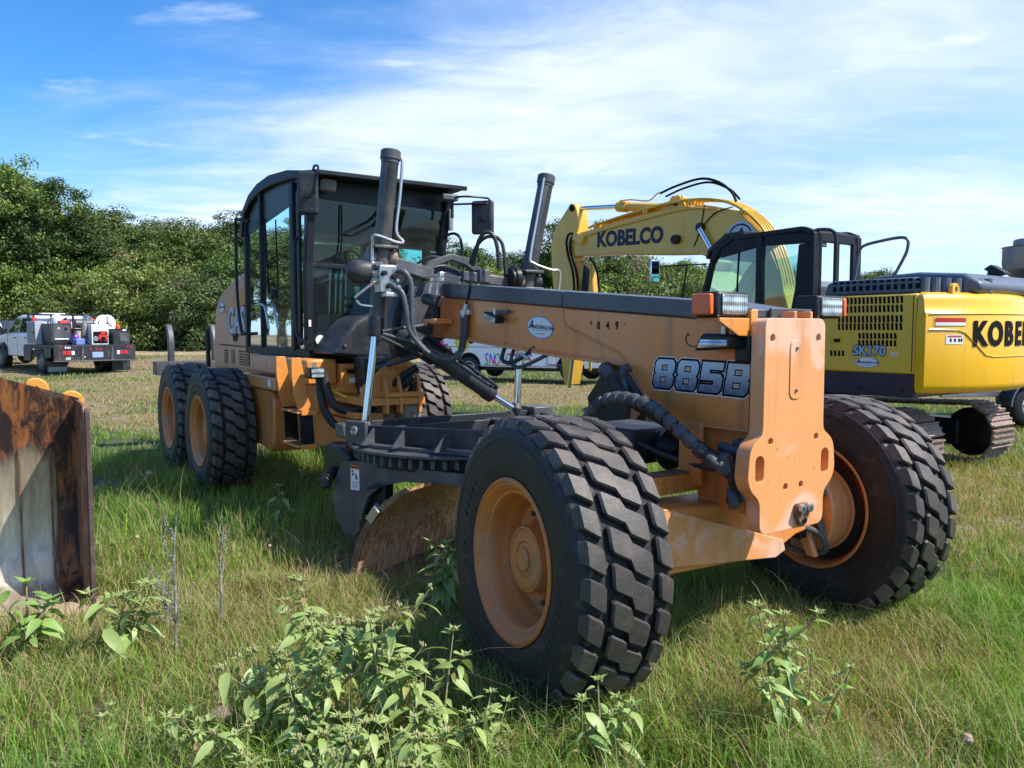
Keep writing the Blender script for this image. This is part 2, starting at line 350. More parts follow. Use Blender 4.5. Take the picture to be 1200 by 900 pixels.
def tag(o, label=None, cat=None, group=None, kind=None):
    if label: o['label'] = label
    if cat: o['category'] = cat
    if group: o['group'] = group
    if kind: o['kind'] = kind
    return o
def inst(o, parent=None, M4=None):
    c = o.copy(); col.objects.link(c)
    if parent is not None: c.parent = parent
    if M4 is not None: c.matrix_local = M4
    return c
def copy_tree(o, parent=None):
    c = o.copy(); col.objects.link(c)
    if parent is not None: c.parent = parent
    for ch in list(o.children): copy_tree(ch, c)
    return c
def textobj(name, s, size, m, parent, org, xd, yd, extrude=0.0015, off=0.0, shear=0.0, sx=1.0, align='CENTER', spacing=1.0, bold=True, label=None):
    """lettering laid on a surface: org centre, xd reading direction, yd up direction"""
    cu = bpy.data.curves.new(name, 'FONT'); cu.body = s; cu.size = size; cu.align_x = align; cu.align_y = 'CENTER'
    cu.extrude = extrude; cu.offset = off; cu.shear = shear; cu.space_character = spacing; cu.resolution_u = 3
    t = bpy.data.objects.new(name, cu); col.objects.link(t)
    dg = bpy.context.evaluated_depsgraph_get(); me = bpy.data.meshes.new_from_object(t.evaluated_get(dg))
    bpy.data.objects.remove(t); bpy.data.curves.remove(cu)
    me.name = name; me.materials.clear(); me.materials.append(m)
    xd = Vector(xd).normalized(); yd = Vector(yd); yd = (yd - xd * yd.dot(xd)).normalized(); zd = xd.cross(yd)
    mt = Matrix((xd * sx, yd, zd)).transposed().to_4x4(); mt.translation = Vector(org)
    me.transform(mt); me.update()
    o = bpy.data.objects.new(name, me); col.objects.link(o)
    if parent is not None: o.parent = parent
    if label: o['label'] = label
    return o
def decal_oval(parent, org, xd, yd, w_, h_, name='dealer_sticker'):
    """white oval dealer sticker with blue rim and the dealer's name"""
    xd = Vector(xd).normalized(); yd = Vector(yd).normalized(); zd = xd.cross(yd); org = Vector(org)
    mb = MB()
    def ring(k, d): return [org + xd * math.cos(2 * PI * j / 32) * w_ / 2 * k + yd * math.sin(2 * PI * j / 32) * h_ / 2 * k + zd * d for j in range(32)]
    mb.poly(ring(1, 0.001), 1); mb.poly(ring(0.94, 0.0016), 0); mb.poly(ring(0.90, 0.002), 1); mb.poly(ring(0.88, 0.0024), 0)
    o = mb.build(name, [M['white'], M['blueink']], parent)
    t = textobj('sticker_lettering', 'ANDERSON', h_ * 0.24, M['navy'], o, org + xd * w_ * 0.06 + zd * 0.003, xd, yd, 0.0004, 0.001, 0.1, 0.82 * w_ / h_ / 1.25)
    textobj('sticker_lettering', 'A', h_ * 0.55, M['navy'], o, org - xd * w_ * 0.33 + yd * 0.08 * h_ + zd * 0.0032, xd, yd, 0.0004, 0.0015, 0.25, 1.0)
    mb = MB()
    for k in range(4): mb.obox(org + xd * w_ * (-.13 + k * .09) - yd * h_ * .28 + zd * .003, xd, yd, zd, w_ * .022, h_ * .022, .0004)
    mb.obox(org - yd * h_ * .14 + zd * .003, xd, yd, zd, w_ * .26, h_ * .008, .0004)
    mb.build('sticker_print', M['navy'], o)
    return o
# ============================================================ MOTOR GRADER
def sup(p, q, t): return tuple(a + (b - a) * t for a, b in zip(p, q))
def tyre_mesh(R, w, pitches, name, rim_r):
    mb = MB(); k = w / 0.458; q = R / 0.65
    prof = [(rim_r - .01, -.19), (rim_r + .012, -.212), (.43, -.226), (.50, -.230), (.535, -.229), (.545, -.233), (.553, -.228), (.585, -.222), (.598, -.210), (.606, -.193), (.614, -.16), (.617, 0)]
    prof = [(r * q if i > 1 else r, h * k) for i, (r, h) in enumerate(prof)]
    full = prof + [(r, -h) for r, h in prof[-2::-1]]
    seg = 72
    for a, b in zip(full, full[1:]):
        mi = 2 if min(a[0], b[0]) > .603 * q else 0
        mb.lathe([a, b], (0, 0, 0), (0, 1, 0), seg, mi)
    rs = random.Random(9)
    for sgn in (-1, 1):
        for kk in range(26):      # moulded sidewall marks
            if kk % 13 > 9: continue
            a = 2 * PI * kk / 60 + (0 if kk < 13 else PI - 1.1); wd = rs.uniform(.020, .034)
            for rr_, h_ in ((.470, .030),):
                c = Vector((rr_ * math.cos(a), sgn * .2285, rr_ * math.sin(a)))
                mb.obox(c, (-math.sin(a), 0, math.cos(a)), (math.cos(a), 0, math.sin(a)), (0, 1, 0), wd * .42, h_ * .5, .0025, 0)
    dep = .034 * q
    def S(v, d):
        a = abs(v)
        if a <= 1: y, r, ny, nr = .196 * v, .650 - .010 * v * v, .12 * v, 1.0
        else:
            t = (a - 1) / .35; y = math.copysign(.196 + .028 * t ** .7, v); r = .640 - .085 * t; ny, nr = math.copysign(.95, v), .25
        return (y - ny * d) * k, (r * q - nr * d)
    def P(s, v, d):
        y, r = S(v, d); a = 2 * PI * s / pitches
        return (r * math.cos(a), y, r * math.sin(a))
    def lug(st, s0, rng):
        # st: stations (v, sa, sb, inset flags); bevelled block following the crown
        j = lambda: rng.uniform(-.012, .012)
        st = [(v, a + j() + s0 - .42 * max(-1.05, min(1.05, v)), b + j() + s0 - .42 * max(-1.05, min(1.05, v))) for v, a, b in st]
        vi = .045; si = .05
        top = []; bot = []
        for n, (v, a, b) in enumerate(st):
            e = vi if n == 0 else (-vi if n == len(st) - 1 else 0)
            top.append((mb.av(P(a + si, v + e, .000)), mb.av(P((a + b) / 2, v + e, 0)), mb.av(P(b - si, v + e, 0))))
            bot.append((mb.av(P(a, v, .010)), mb.av(P((a + b) / 2, v, .010)), mb.av(P(b, v, .010))))
        base = [(mb.av(P(a - .015, v, dep + .004)), mb.av(P((a + b) / 2, v, dep + .004)), mb.av(P(b + .015, v, dep + .004))) for v, a, b in st]
        for n in range(len(st) - 1):
            for h in (0, 1): mb.face((top[n][h], top[n][h + 1], top[n + 1][h + 1], top[n + 1][h]), 1)
            for A, B, m_ in ((top, bot, 1), (bot, base, 0)):
                mb.face((A[n][0], A[n + 1][0], B[n + 1][0], B[n][0]), m_); mb.face((A[n][2], B[n][2], B[n + 1][2], A[n + 1][2]), m_)
        for n in (0, len(st) - 1):
            for A, B, m_ in ((top, bot, 1), (bot, base, 0)):
                for h in (0, 1): mb.face((A[n][h], A[n][h + 1], B[n][h + 1], B[n][h]), m_)
    rng = random.Random(3)
    for p in range(pitches):
        lug([(-.49, .38, .94), (-.42, .27, 1.03), (-.05, .17, .93), (.03, -.10, .70), (.43, -.19, .60), (.52, -.09, .50)], p, rng)
        lug([(-1.34, .98, 1.40), (-1.18, .88, 1.52), (-1.0, .82, 1.56), (-.69, .68, 1.46), (-.62, .74, 1.36)], p - .10, rng)
        lug([(.65, .38, 1.00), (.72, .30, 1.08), (1.0, .20, .98), (1.18, .20, .90), (1.34, .28, .76)], p + .02, rng)
    return mb.mesh(name, [M['rubber'], M['tread'], M['groove']], 34)
TY = tyre_mesh(.65, .458, 28, 'tyre', .366)
def rim_mesh(deep, inner):
    mb = MB()
    prof = [(.352, .196), (.368, .206), (.372, .214), (.366, .221), (.356, .222), (.350, .214), (.343, .212), (.336, .205), (.320, .190), (.312, .180), (.300, .176), (.293, .165), (.288, .12), (.282, .09), (.278, .085), (.272, deep + .03), (.262, deep), (.20, deep - .012), (.12, deep - .012)]
    prof = [(r, -h) for r, h in prof]
    mb.lathe(prof, (0, 0, 0), (0, 1, 0), 64)
    inn = [(.352, .196), (.368, .206), (.372, .214), (.362, .220), (.352, .214), (.345, .20), (.335, .15), (.318, .12), (.314, .02), (.30, .0)]
    mb.lathe(inn, (0, 0, 0), (0, 1, 0), 64)
    mb.lathe([(.30, 0.0), (.262, -deep + .012), (.12, -deep + .012)], (0, 0, 0), (0, 1, 0), 48)
    return mb.mesh('rim', M['rim'], 30)
def hub_mesh(face):
    mb = MB()
    mb.lathe([(.150, -.02), (.150, -face + .012), (.146, -face), (.138, -face - .002), (.132, -face + .006), (.124, -face), (.082, -face - .002), (.078, -face + .006), (.072, -face), (.05, -face - .004), (0, -face - .004)], (0, 0, 0), (0, 1, 0), 48)
    mb.lathe([(.054, -face - .002), (.054, -face - .012), (.048, -face - .016), (0, -face - .014)], (0, 0, 0), (0, 1, 0), 32)
    return mb.mesh('hub', M['rim'], 30)
RIM = rim_mesh(.03, False); HUB = hub_mesh(.135)
BOLT = MB().cyl((0, 0, 0), (0, -.022, 0), .013, 6).mesh('wheel_nut', M['gunmetal'])
def wheel(parent, loc, side, steer=0.0, lean=0.0):
    """side -1: outer face towards the machine's right"""
    e = empty('wheel', loc, 0, parent)
    e.rotation_euler = (lean, random.uniform(0, 6.28), (0 if side < 0 else PI) + steer); e.rotation_mode = 'XYZ'
    e.rotation_euler = (Matrix.Rotation((0 if side < 0 else PI) + steer, 3, 'Z') @ Matrix.Rotation(lean if side < 0 else -lean, 3, 'X') @ Matrix.Rotation(random.uniform(0, 6.28), 3, 'Y')).to_euler()
    for nm, me in (('tyre', TY), ('rim', RIM), ('hub', HUB)):
        o = bpy.data.objects.new(nm, me); col.objects.link(o); o.parent = e
    for k in range(10):
        a = 2 * PI * k / 10; o = bpy.data.objects.new('wheel_nut', BOLT); col.objects.link(o); o.parent = e; o.location = (.215 * math.cos(a), -.018, .215 * math.sin(a))
    return e
GR = empty('motor_grader', (1.0612, 4.2122, 0), -(PI / 2 - 0.5903))
tag(GR, 'faded orange six wheeled motor grader with black cab standing in the grass', 'motor grader')
wheel(GR, (0, -1.0635, .65), -1, -.1142, -.037)
wheel(GR, (0, 1.0635, .65), 1, -.0078, -.037)
for s in (-1, 1):
    wheel(GR, (-5.74, s * 1.1205, .65), s); wheel(GR, (-7.276, s * 1.1205, .65), s)
B = lambda *a, **k: MB().box(*a, **k)
# ---- front frame (boom)
cap_hi = lambda x: 1.932 - (x + 1.125) * .0815 if x < .05 else 1.836 - (x - .05) * .131
cap_lo = lambda x: 1.832 - (x + 1.111) * .0760 if x < .06 else 1.743
boom_top = [(-2.95, cap_lo(-2.95)), (-1.11, cap_lo(-1.11)), (.06, 1.745), (.43, 1.742)]
mb = MB().prism([(-3.05, 1.66), (-2.3, 1.626), (-1.12, 1.531), (-.50, 1.497)] + [(-.50, cap_lo(-.5) - .002)] + [(-1.11, cap_lo(-1.11) - .002), (-3.05, cap_lo(-3.05) - .002)], 'y', -.165, .165)
boom = mb.build('boom', M['boom'], GR, .006)
B(-3.05, -.62, -.185, .185, -.011, .011)
mb = MB(); mb.prism([(-3.05, 1.647), (-2.3, 1.612), (-1.12, 1.516), (-.42, 1.478), (-.42, 1.496), (-1.12, 1.534), (-2.3, 1.630), (-3.05, 1.665)], 'y', -.190, .190); mb.build('boom_flange', M['boom'], GR, .003)
mb = MB(); mb.tube([(-3.0, -.176, 1.655), (-2.3, -.176, 1.634), (-1.12, -.176, 1.54), (-.46, -.176, 1.503)], .008, 6)
mb.build('weld_seam', M['boom'], GR)
# cast front frame, deeper, with the curved rear edge of its doubler plate
fc = [(-1.067, 1.822), (-1.067, 1.76), (-1.04, 1.72), (-.97, 1.692), (-.62, 1.585), (-.50, 1.535), (-.40, 1.43), (-.28, 1.30), (-.18, 1.225), (-.08, 1.205), (.42, 1.204), (.42, 1.742), (.06, 1.743)]
MB().prism(fc, 'y', -.176, .176).build('front_frame', M['boom'], GR, .007, seg=3)
mb = MB(); mb.tube([(-1.067, -.178, 1.815), (-1.067, -.178, 1.76), (-1.04, -.178, 1.72), (-.97, -.178, 1.690), (-.62, -.178, 1.583), (-.50, -.178, 1.533), (-.40, -.178, 1.43), (-.28, -.178, 1.30), (-.18, -.178, 1.225), (-.08, -.178, 1.205), (.42, -.178, 1.204)], .006, 6, 3)
mb.build('weld_seam', M['orange'], GR)
# recessed core under the frame down to the axle pivot
MB().prism([(-.14, 1.22), (.43, 1.21), (.43, .78), (.02, .80), (-.02, 1.0)], 'y', -.125, .125).build('pivot_core', M['orange'], GR, .008)
MB().box(-.05, .10, -.20, -.175, .90, 1.22).build('pivot_bracket', M['orange'], GR, .004)
# dark hose cover on top of the boom
for xa, xb in ((-2.60, -1.075), (-1.070, .395)):
    mb = MB(); pts = [(xa, cap_lo(xa)), (xb, cap_lo(xb)), (xb, cap_hi(xb))] + ([(.06, cap_hi(.06))] if xb > .1 else []) + [(xa, cap_hi(xa))]
    if xb > .1: pts = [(xa, cap_lo(xa)), (.06, 1.745), (xb, 1.745), (xb, 1.785), (.06, cap_hi(.06)), (xa, cap_hi(xa))]
    mb.prism(pts, 'y', -.184, .184); mb.build('hose_cover', M['darkcap'], GR, .006)
mb = MB(); mb.box(.40, .415, -.07, .235, 1.743, 1.79)
mb.build('clamp_plate', M['gunmetal'], GR, .002)
for y0 in (.0, .12):
    mb = MB(); mb.box(.425, .50, y0 - .010, y0 + .010, 1.70, 1.775); mb.build('lifting_lug', M['orange'], GR, .005)
    mb = MB(); mb.box(.415, .4165, y0 + .015, y0 + .06, 1.755, 1.78); mb.build('clamp_hole', M['ink'], GR)
# ---- push plate at the front
def rounded(pts, r, n=5):
    out_ = []
    m = len(pts)
    for k in range(m):
        p = Vector(pts[k]); a = (Vector(pts[k - 1]) - p); b = (Vector(pts[(k + 1) % m]) - p)
        rr = min(r, a.length * .45, b.length * .45); a.normalize(); b.normalize()
        for j in range(n + 1):
            t = j / n; q = (p + a * rr) * (1 - t) ** 2 + 2 * p * t * (1 - t) + (p + b * rr) * t ** 2
            out_.append((q.x, q.y))
    return out_
def holed_plate(outer, holes, x0, x1):
    """outline and holes in the yz plane, extruded along x (triangle fill)"""
    bm = bmesh.new(); loops = [outer] + holes
    for L in loops:
        vs = [bm.verts.new((x1, p[0], p[1])) for p in L]
        for k in range(len(vs)): bm.edges.new((vs[k], vs[(k + 1) % len(vs)]))
    bmesh.ops.triangle_fill(bm, use_beauty=True, use_dissolve=False, edges=bm.edges[:])
    r = bmesh.ops.extrude_face_region(bm, geom=bm.faces[:])
    vs = [e for e in r['geom'] if isinstance(e, bmesh.types.BMVert)]
    bmesh.ops.translate(bm, verts=vs, vec=(x0 - x1, 0, 0))
    bmesh.ops.recalc_face_normals(bm, faces=bm.faces)
    mb = MB(); mb.v = [tuple(v.co) for v in bm.verts]; mb.f = [tuple(v.index for v in f.verts) for f in bm.faces]
    bm.verts.index_update(); mb.f = [tuple(v.index for v in f.verts) for f in bm.faces]; mb.mi = [0] * len(mb.f); bm.free()
    return mb
def circ2(cy, cz, r, n=20, rz=None): return [(cy + r * math.cos(2 * PI * k / n), cz + (rz or r) * math.sin(2 * PI * k / n)) for k in range(n)]
o1 = [(-.222, 1.742), (-.225, 1.25), (-.228, 1.20), (-.310, 1.145), (-.325, 1.00), (-.300, .945), (-.238, .895), (-.236, .735)]
o1 = rounded(o1 + [(-y, z) for y, z in o1[::-1]], .05)
slot = lambda y: [(y + .030 * math.cos(a), 1.045 + (.032 if math.sin(a) > 0 else -.032) + .030 * math.sin(a)) for a in [2 * PI * k / 20 + .01 for k in range(20)]]
holes = [slot(-.243), slot(.243), circ2(-.17, 1.65, .018), circ2(.17, 1.65, .018), circ2(-.17, 1.17, .016), circ2(.17, 1.17, .016), circ2(-.055, .945, .016), circ2(.06, .945, .016)]
pl = holed_plate(o1, holes, .425, .505).build('push_plate', M['plate'], GR, .009, seg=3)
MB().box(.40, .424, -.20, .20, .80, 1.70).build('plate_backing', M['rust'], pl)
mb = MB(); mb.prism([(p[0] * .042 , p[1]) for p in []] or rounded([(-.045, 1.36), (.045, 1.36), (.045, 1.64), (-.045, 1.64)], .045, 8), 'x', .5055, .510); mb.build('access_cover', M['plate'], pl, .002)
for z in (1.40, 1.60):
    MB().cyl((.510, 0, z), (.517, 0, z), .008, 6).build('bolt', M['gunmetal'], pl)
tp = rounded([(-.07, .87), (.07, .87), (.07, .80), (.02, .73), (-.02, .73), (-.07, .80)], .04, 4)
MB().prism([(y * .72 + .055, .80 + (z - .80) * .8) for y, z in tp], 'x', .5055, .530).build('tow_block', M['rust'], pl, .004)
for y in (.03, .085):
    mb = MB(); mb.lathe([(.0, .0), (.022, .0), (.022, .014), (.012, .016), (.012, .006), (0, .006)], (.534, y, .835), (1, 0, 0), 14); mb.build('bolt', M['steel'], pl)
MB().cyl((.537, .055, .775), (.539, .055, .775), .014, 12).build('tow_hole', M['ink'], pl)
# ---- headlamps on their brackets
def lamp(y, sgn):
    e = MB(); e.prism(rounded([(0.20, 1.745), (.55, 1.745), (.55, 1.85), (.20, 1.85)], .01, 2), 'y', y - .001, y + .001)
    hx = .40
    body = MB().box(hx - .13, hx, y - .12, y + .09, 1.745, 1.862).build('headlamp', M['black'], GR, .012)
    mb = MB(); mb.prism(rounded([(y - .085, 1.758), (y + .083, 1.758), (y + .083, 1.850), (y - .085, 1.850)], .014, 4), 'x', hx - .001, hx + .009); mb.build('headlamp_lens', M['lens'], body, .003)
    a = y + sgn * .122
    MB().box(hx - .125, hx - .01, min(a, a + sgn * .030), max(a, a + sgn * .030), 1.755, 1.852).build('turn_lamp', M['amber'], body, .008)
    for dy, dz in ((-.108, 1.855), (.082, 1.855), (-.108, 1.752), (.082, 1.752)):
        MB().cyl((hx - .002, y + dy, dz), (hx + .004, y + dy, dz), .004, 6).build('bolt', M['steel'], body)
    return body
lamp(-.315, -1); lamp(.415, 1)
# right bracket: folded orange arm below the lamp; left one mirrored but further out
for s, yl in ((-1, -.33), (1, .415)):
    mb = MB()
    ya, yb = sorted((s * .18, yl - s * .10 * (1 if s < 0 else 1)))
    mb.prism([(s * .18, 1.742), (yl + s * .10, 1.742), (yl + s * .10, 1.725), (s * .30, 1.66), (s * .18, 1.655)], 'x', .405, .417)
    mb.box(.27, .41, min(s * .18, yl + s * .09), max(s * .18, yl + s * .09), 1.732, 1.742)
    if s < 0: mb.build('lamp_bracket', M['orange2'], GR, .003)
    else: MB().box(.28, .33, .17, .40, 1.70, 1.740).build('lamp_bracket', M['black'], GR, .004)
MB().prism([(-.178, 1.78), (-.225, 1.78), (-.225, 1.66), (-.178, 1.64)], 'x', .40, .424).build('lamp_bracket', M['orange2'], GR, .003)
# work lamp on the frame side
wl = MB().prism([(.15, 1.585), (.38, 1.60), (.385, 1.665), (.20, 1.67)], 'y', -.315, -.20).build('work_lamp', M['black'], GR, .012)
mb = MB(); mb.prism([(.175, 1.600), (.36, 1.610), (.36, 1.640), (.20, 1.642)], 'y', -.318, -.3145); mb.build('work_lamp_lens', M['lens'], wl, .001)
MB().cyl((.28, -.24, 1.66), (.28, -.24, 1.705), .02, 12).build('lamp_stem', M['zinc'], wl)
MB().box(.335, .42, -.235, -.18, 1.535, 1.69).build('lamp_socket', M['black'], GR, .01)
mb = MB(); mb.tube([(.27, -.24, 1.70), (.30, -.235, 1.73), (.35, -.22, 1.70), (.37, -.21, 1.66)], .007, 6, 4); mb.build('lamp_wire', M['hose'], GR)
wl = MB().obox((-1.80, -.225, 1.775), (1, 0, -.27), (0, 1, 0), (.27, 0, 1), .085, .035, .022).build('work_lamp', M['black'], GR, .006)
MB().obox((-1.80, -.262, 1.772), (1, 0, -.27), (0, 1, 0), (.27, 0, 1), .078, .004, .017).build('work_lamp_lens', M['lens'], wl, .002)
MB().cyl((-1.80, -.215, 1.79), (-1.80, -.215, 1.84), .012, 10).build('lamp_stem', M['zinc'], wl)
MB().box(-1.79, -1.66, -.205, -.180, 1.80, 1.825).build('lamp_bracket', M['gunmetal'], GR, .003)
# lettering and stickers on the frame side (outer face y = -0.176)
SX = (1, 0, -.012); SZ = (0, 0, 1); nm = (.205, 0)
def gradm():
    m, g = newmat('blue_grey_faded_letter_print')
    tc = g.n('ShaderNodeTexCoord').outputs['Object']; z = g.n('ShaderNodeSeparateXYZ', i={0: tc}).outputs[2]
    f = g.m('FRACT', g.m('MULTIPLY', g.m('SUBTRACT', z, 1.38), 4.6))
    cs = g.mix(g.ramp(z, 1.375, 1.530), (.07, .10, .16), (.56, .63, .71))
    cs = g.mix(g.m('MULTIPLY', g.ramp(g.noise(tc, 40, 4), .5, .7), .4), cs, (.35, .42, .5))
    return finish(m, g, Base_Color=cs, Roughness=.35)
M['letterfill'] = gradm()
GL = {'8': ([(.12, 0), (.88, 0), (1, .12), (1, .42), (.92, .5), (1, .58), (1, .88), (.88, 1), (.12, 1), (0, .88), (0, .58), (.08, .5), (0, .42), (0, .12)], [(.34, .19, .64, .40), (.34, .61, .64, .82)]),
      '5': ([(.0, .0), (.88, .0), (1, .12), (1, .50), (.88, .63), (.38, .63), (.38, .76), (.97, .76), (.97, 1), (.0, 1), (.0, .40), (.62, .40), (.62, .25), (.0, .25)], []),
      'B': ([(0, 0), (.88, 0), (1, .12), (1, .42), (.92, .5), (1, .58), (1, .88), (.88, 1), (0, 1)], [(.32, .19, .64, .40), (.32, .61, .64, .82)])}
def glyph(ch, x0, w_, z0, h_, grow, y, name, m, parent, shear=.20):
    o_, hs = GL[ch]; P = [Vector((x0 + a * w_, z0 + b * h_)) for a, b in o_]; n = len(P); q = []
    for k in range(n):   # push the outline outwards by grow
        a = (P[k] - P[k - 1]).normalized(); b = (P[(k + 1) % n] - P[k]).normalized(); na = Vector((a.y, -a.x)); nb = Vector((b.y, -b.x)); m_ = (na + nb)
        m_ = m_ / max(.5, m_.dot(na)); q.append(P[k] + m_ * grow)
    loops = [q]
    for hx0, hz0, hx1, hz1 in hs:
        g_ = grow * .6; c = [(x0 + hx0 * w_ + g_, z0 + hz0 * h_ + g_), (x0 + hx1 * w_ - g_, z0 + hz0 * h_ + g_), (x0 + hx1 * w_ - g_, z0 + hz1 * h_ - g_), (x0 + hx0 * w_ + g_, z0 + hz1 * h_ - g_)]
        if c[1][0] - c[0][0] > .004: loops.append([Vector(v) for v in c])
    bm = bmesh.new()
    for L in loops:
        vs = [bm.verts.new((v.x + (v.y - 1.45) * shear, y, v.y - .014 * v.x)) for v in L]
        for k in range(len(vs)): bm.edges.new((vs[k], vs[(k + 1) % len(vs)]))
    bmesh.ops.triangle_fill(bm, use_beauty=True, use_dissolve=False, edges=bm.edges[:]); bmesh.ops.recalc_face_normals(bm, faces=bm.faces)
    me = bpy.data.meshes.new(name); bm.to_mesh(me); bm.free(); me.materials.append(m); o = bpy.data.objects.new(name, me); col.objects.link(o); o.parent = parent; return o
dc = empty('model_lettering', (0, 0, 0), 0, GR)
for k, ch in enumerate('885B'):
    x0 = -.258 + k * .166; 
    glyph(ch, x0, .142, 1.377, .152, .0155, -.1768, 'lettering_border', M['white'], dc); glyph(ch, x0, .142, 1.377, .152, .011, -.1776, 'lettering_outline', M['ink'], dc); glyph(ch, x0, .142, 1.377, .152, .0, -.1784, 'lettering_fill', M['letterfill'], dc)
for ch, x, s_ in (('7', -.80, .032), ('0', -.73, .062), ('4', -.648, .062), ('9', -.568, .062), ('-', -.505, .025)):
    textobj('number_lettering', ch, s_, M['ink'], GR, (x, -.1775, 1.712 + (.014 if ch in '7-' else 0)), SX, SZ, .0008, .0018, 0, .85)
decal_oval(GR, (-1.33, -.1665, 1.705), (1, 0, -.08), SZ, .30, .145)
mb = MB(); mb.tube([(-.03 , -.178, 1.655), (-.03, -.178, 1.63), (.0, -.178, 1.606), (.10, -.178, 1.604), (.135, -.178, 1.625), (.135, -.178, 1.66)], .0035, 5, 4); mb.build('cover_seam', M['rust'], GR)
for x in (-.02, .125): MB().cyl((x, -.176, 1.665), (x, -.184, 1.665), .008, 6).build('bolt', M['gunmetal'], GR)
# ---- front axle
MB().prism([(-.92, .60), (-.55, .50), (.30, .48), (.50, .56), (.92, .62), (.92, .72), (.45, .80), (-.45, .82), (-.92, .74)], 'x', -.10, .16).build('axle_beam', M['orange'], GR, .012)
mb = MB(); mb.prism([(-.95, .56), (-.60, .555), (.30, .47), (.38, .50), (.36, .56), (-.60, .86), (-.95, .80)], 'x', .165, .185)
mb.build('axle_guard', M['plate'], GR, .005)
mb = MB(); mb.box(-.08, .04, -.98, .98, .862, .955); mb.build('lean_bar', M['orange2'], GR, .006)
mb = MB(); mb.box(-.07, .03, -.90, .20, .956, .962); mb.build('grease_streak', M['rust'], GR)
# knuckles
for s in (-1, 1):
    mb = MB(); mb.cyl((0, s * .80, .50), (0, s * .80, .98), .075, 20); mb.build('kingpin_housing', M['orange'], GR, .008)
    mb = MB(); mb.cyl((0, s * .76, .65), (0, s * 1.02, .65), .14, 28, .12); mb.build('axle_knuckle', M['orange'], GR, .008)
# inside face of the far wheel: curved final-drive bracket, hoses
mb = MB(); arc = []
for k in range(15):
    a = math.radians(-100 + 200 * k / 14); arc.append((.0 + .255 * math.cos(a), .65 + .275 * math.sin(a)))
inn = [(.0 + .165 * math.cos(math.radians(a)), .65 + .19 * math.sin(math.radians(a))) for a in range(100, -101, -20)]
mb.prism([(x, z) for x, z in arc] + inn, 'y', .70, .80); mb.build('knuckle_bracket', M['orange'], GR, .012)
mb = MB(); mb.lathe([(0, 0), (.24, 0), (.25, .02), (.25, .08), (.30, .10)], (0, .80, .65), (0, 1, 0), 40); mb.build('brake_drum', M['orange'], GR)
mb = MB(); mb.lathe([(.25, .0), (.31, .0)], (0, .885, .65), (0, 1, 0), 40); mb.build('wheel_seal', M['black'], GR)
mb = MB(); mb.prism([(.10, .62), (.15, .56), (.18, .47), (.20, .42), (.14, .42), (.09, .50)], 'y', .62, .66); mb.build('steering_arm', M['orange'], GR, .01)
for pts in ([(.10, .55, .86), (.19, .66, .88), (.20, .68, .78), (.12, .66, .72)], [(.10, .55, .60), (.20, .64, .56), (.22, .68, .46), (.10, .66, .42), (-.02, .62, .46)], [(.06, .6, .70), (.16, .66, .66), (.2, .67, .56)]):
    mb = MB(); mb.tube(pts, .017, 8, 6); mb.build('hydraulic_hose', M['gunmetal'], GR)
MB().box(.06, .14, .56, .66, .52, .84).build('valve_block', M['black'], GR, .008)
mb = MB(); mb.cyl((.08, .25, 1.0), (.08, .74, .92), .035, 14); mb.cyl((.08, .10, 1.02), (.08, .30, .99), .045, 14); mb.build('lean_cylinder', M['gunmetal'], GR)
# ---- hoses at the front frame
def ribbed(pts, r, name, m, n, pitch, w_=.7, amp=1.35):
    """hose with a spiral guard: base tube and a row of proud coils"""
    P = [Vector(p) for p in pts]; q = []
    for k in range(len(P) - 1):
        p0 = P[max(k - 1, 0)]; p1 = P[k]; p2 = P[k + 1]; p3 = P[min(k + 2, len(P) - 1)]
        for j in range(24):
            t = j / 24; q.append(0.5 * ((2 * p1) + (p2 - p0) * t + (2 * p0 - 5 * p1 + 4 * p2 - p3) * t * t + (3 * p1 - p0 - 3 * p2 + p3) * t ** 3))
    q.append(P[-1]); mb = MB(); d = 0; last = q[0]; rr = []
    for a in q:
        d += (a - last).length; last = a; ph = (d / pitch) % 1
        rr.append(r * (amp if ph < w_ else 1.0))
    # crisp coils: resample finer
    qs = []; rs = []
    for a, b in zip(q, q[1:]):
        for t in (0, .33, .66): qs.append(a.lerp(b, t))
    d = 0; last = qs[0]
    for a in qs:
        d += (a - last).length; last = a; ph = (d / pitch) % 1
        rs.append(r * (amp * (1 - .07 * abs(ph / w_ - .5) * 2) if ph < w_ else 1.0))
    mb.tube(qs, rs, n); return mb.build(name, m, GR, smooth=50)
ribbed([(-.46, -.44, 1.245), (-.36, -.44, 1.31), (-.20, -.44, 1.335), (0, -.43, 1.30), (.16, -.41, 1.20), (.30, -.36, 1.08), (.38, -.30, 1.02)], .024, 'wrapped_hose', M['hosewrap'], 14, .066, .70, 1.5)
mb = MB(); mb.tube([(-.60, -.40, 1.12), (-.53, -.43, 1.19), (-.46, -.44, 1.245)], [.027, .03, .03], 10, 4); mb.build('hydraulic_hose', M['hosegrey'], GR)
ribbed([(-.47, -.30, 1.43), (-.33, -.33, 1.33), (-.12, -.33, 1.26), (.10, -.32, 1.17), (.34, -.28, 1.02)], .026, 'coiled_hose', M['hose'], 12, .022, .6, 1.22)
ribbed([(-.40, -.26, 1.44), (-.25, -.26, 1.30), (-.05, -.28, 1.21), (.14, -.27, 1.12), (.36, -.24, 1.04)], .020, 'coiled_hose', M['hose'], 12, .022, .6, 1.22)
mb = MB(); mb.tube([(-.66, -.10, 1.47), (-.60, -.24, 1.475), (-.52, -.29, 1.46), (-.47, -.30, 1.43)], .03, 12, 6); mb.tube([(-.50, -.10, 1.48), (-.45, -.22, 1.47), (-.41, -.26, 1.43), (-.38, -.28, 1.36), (-.40, -.27, 1.30)], .026, 12, 6); mb.build('hose_elbow', M['hosewrap'], GR)
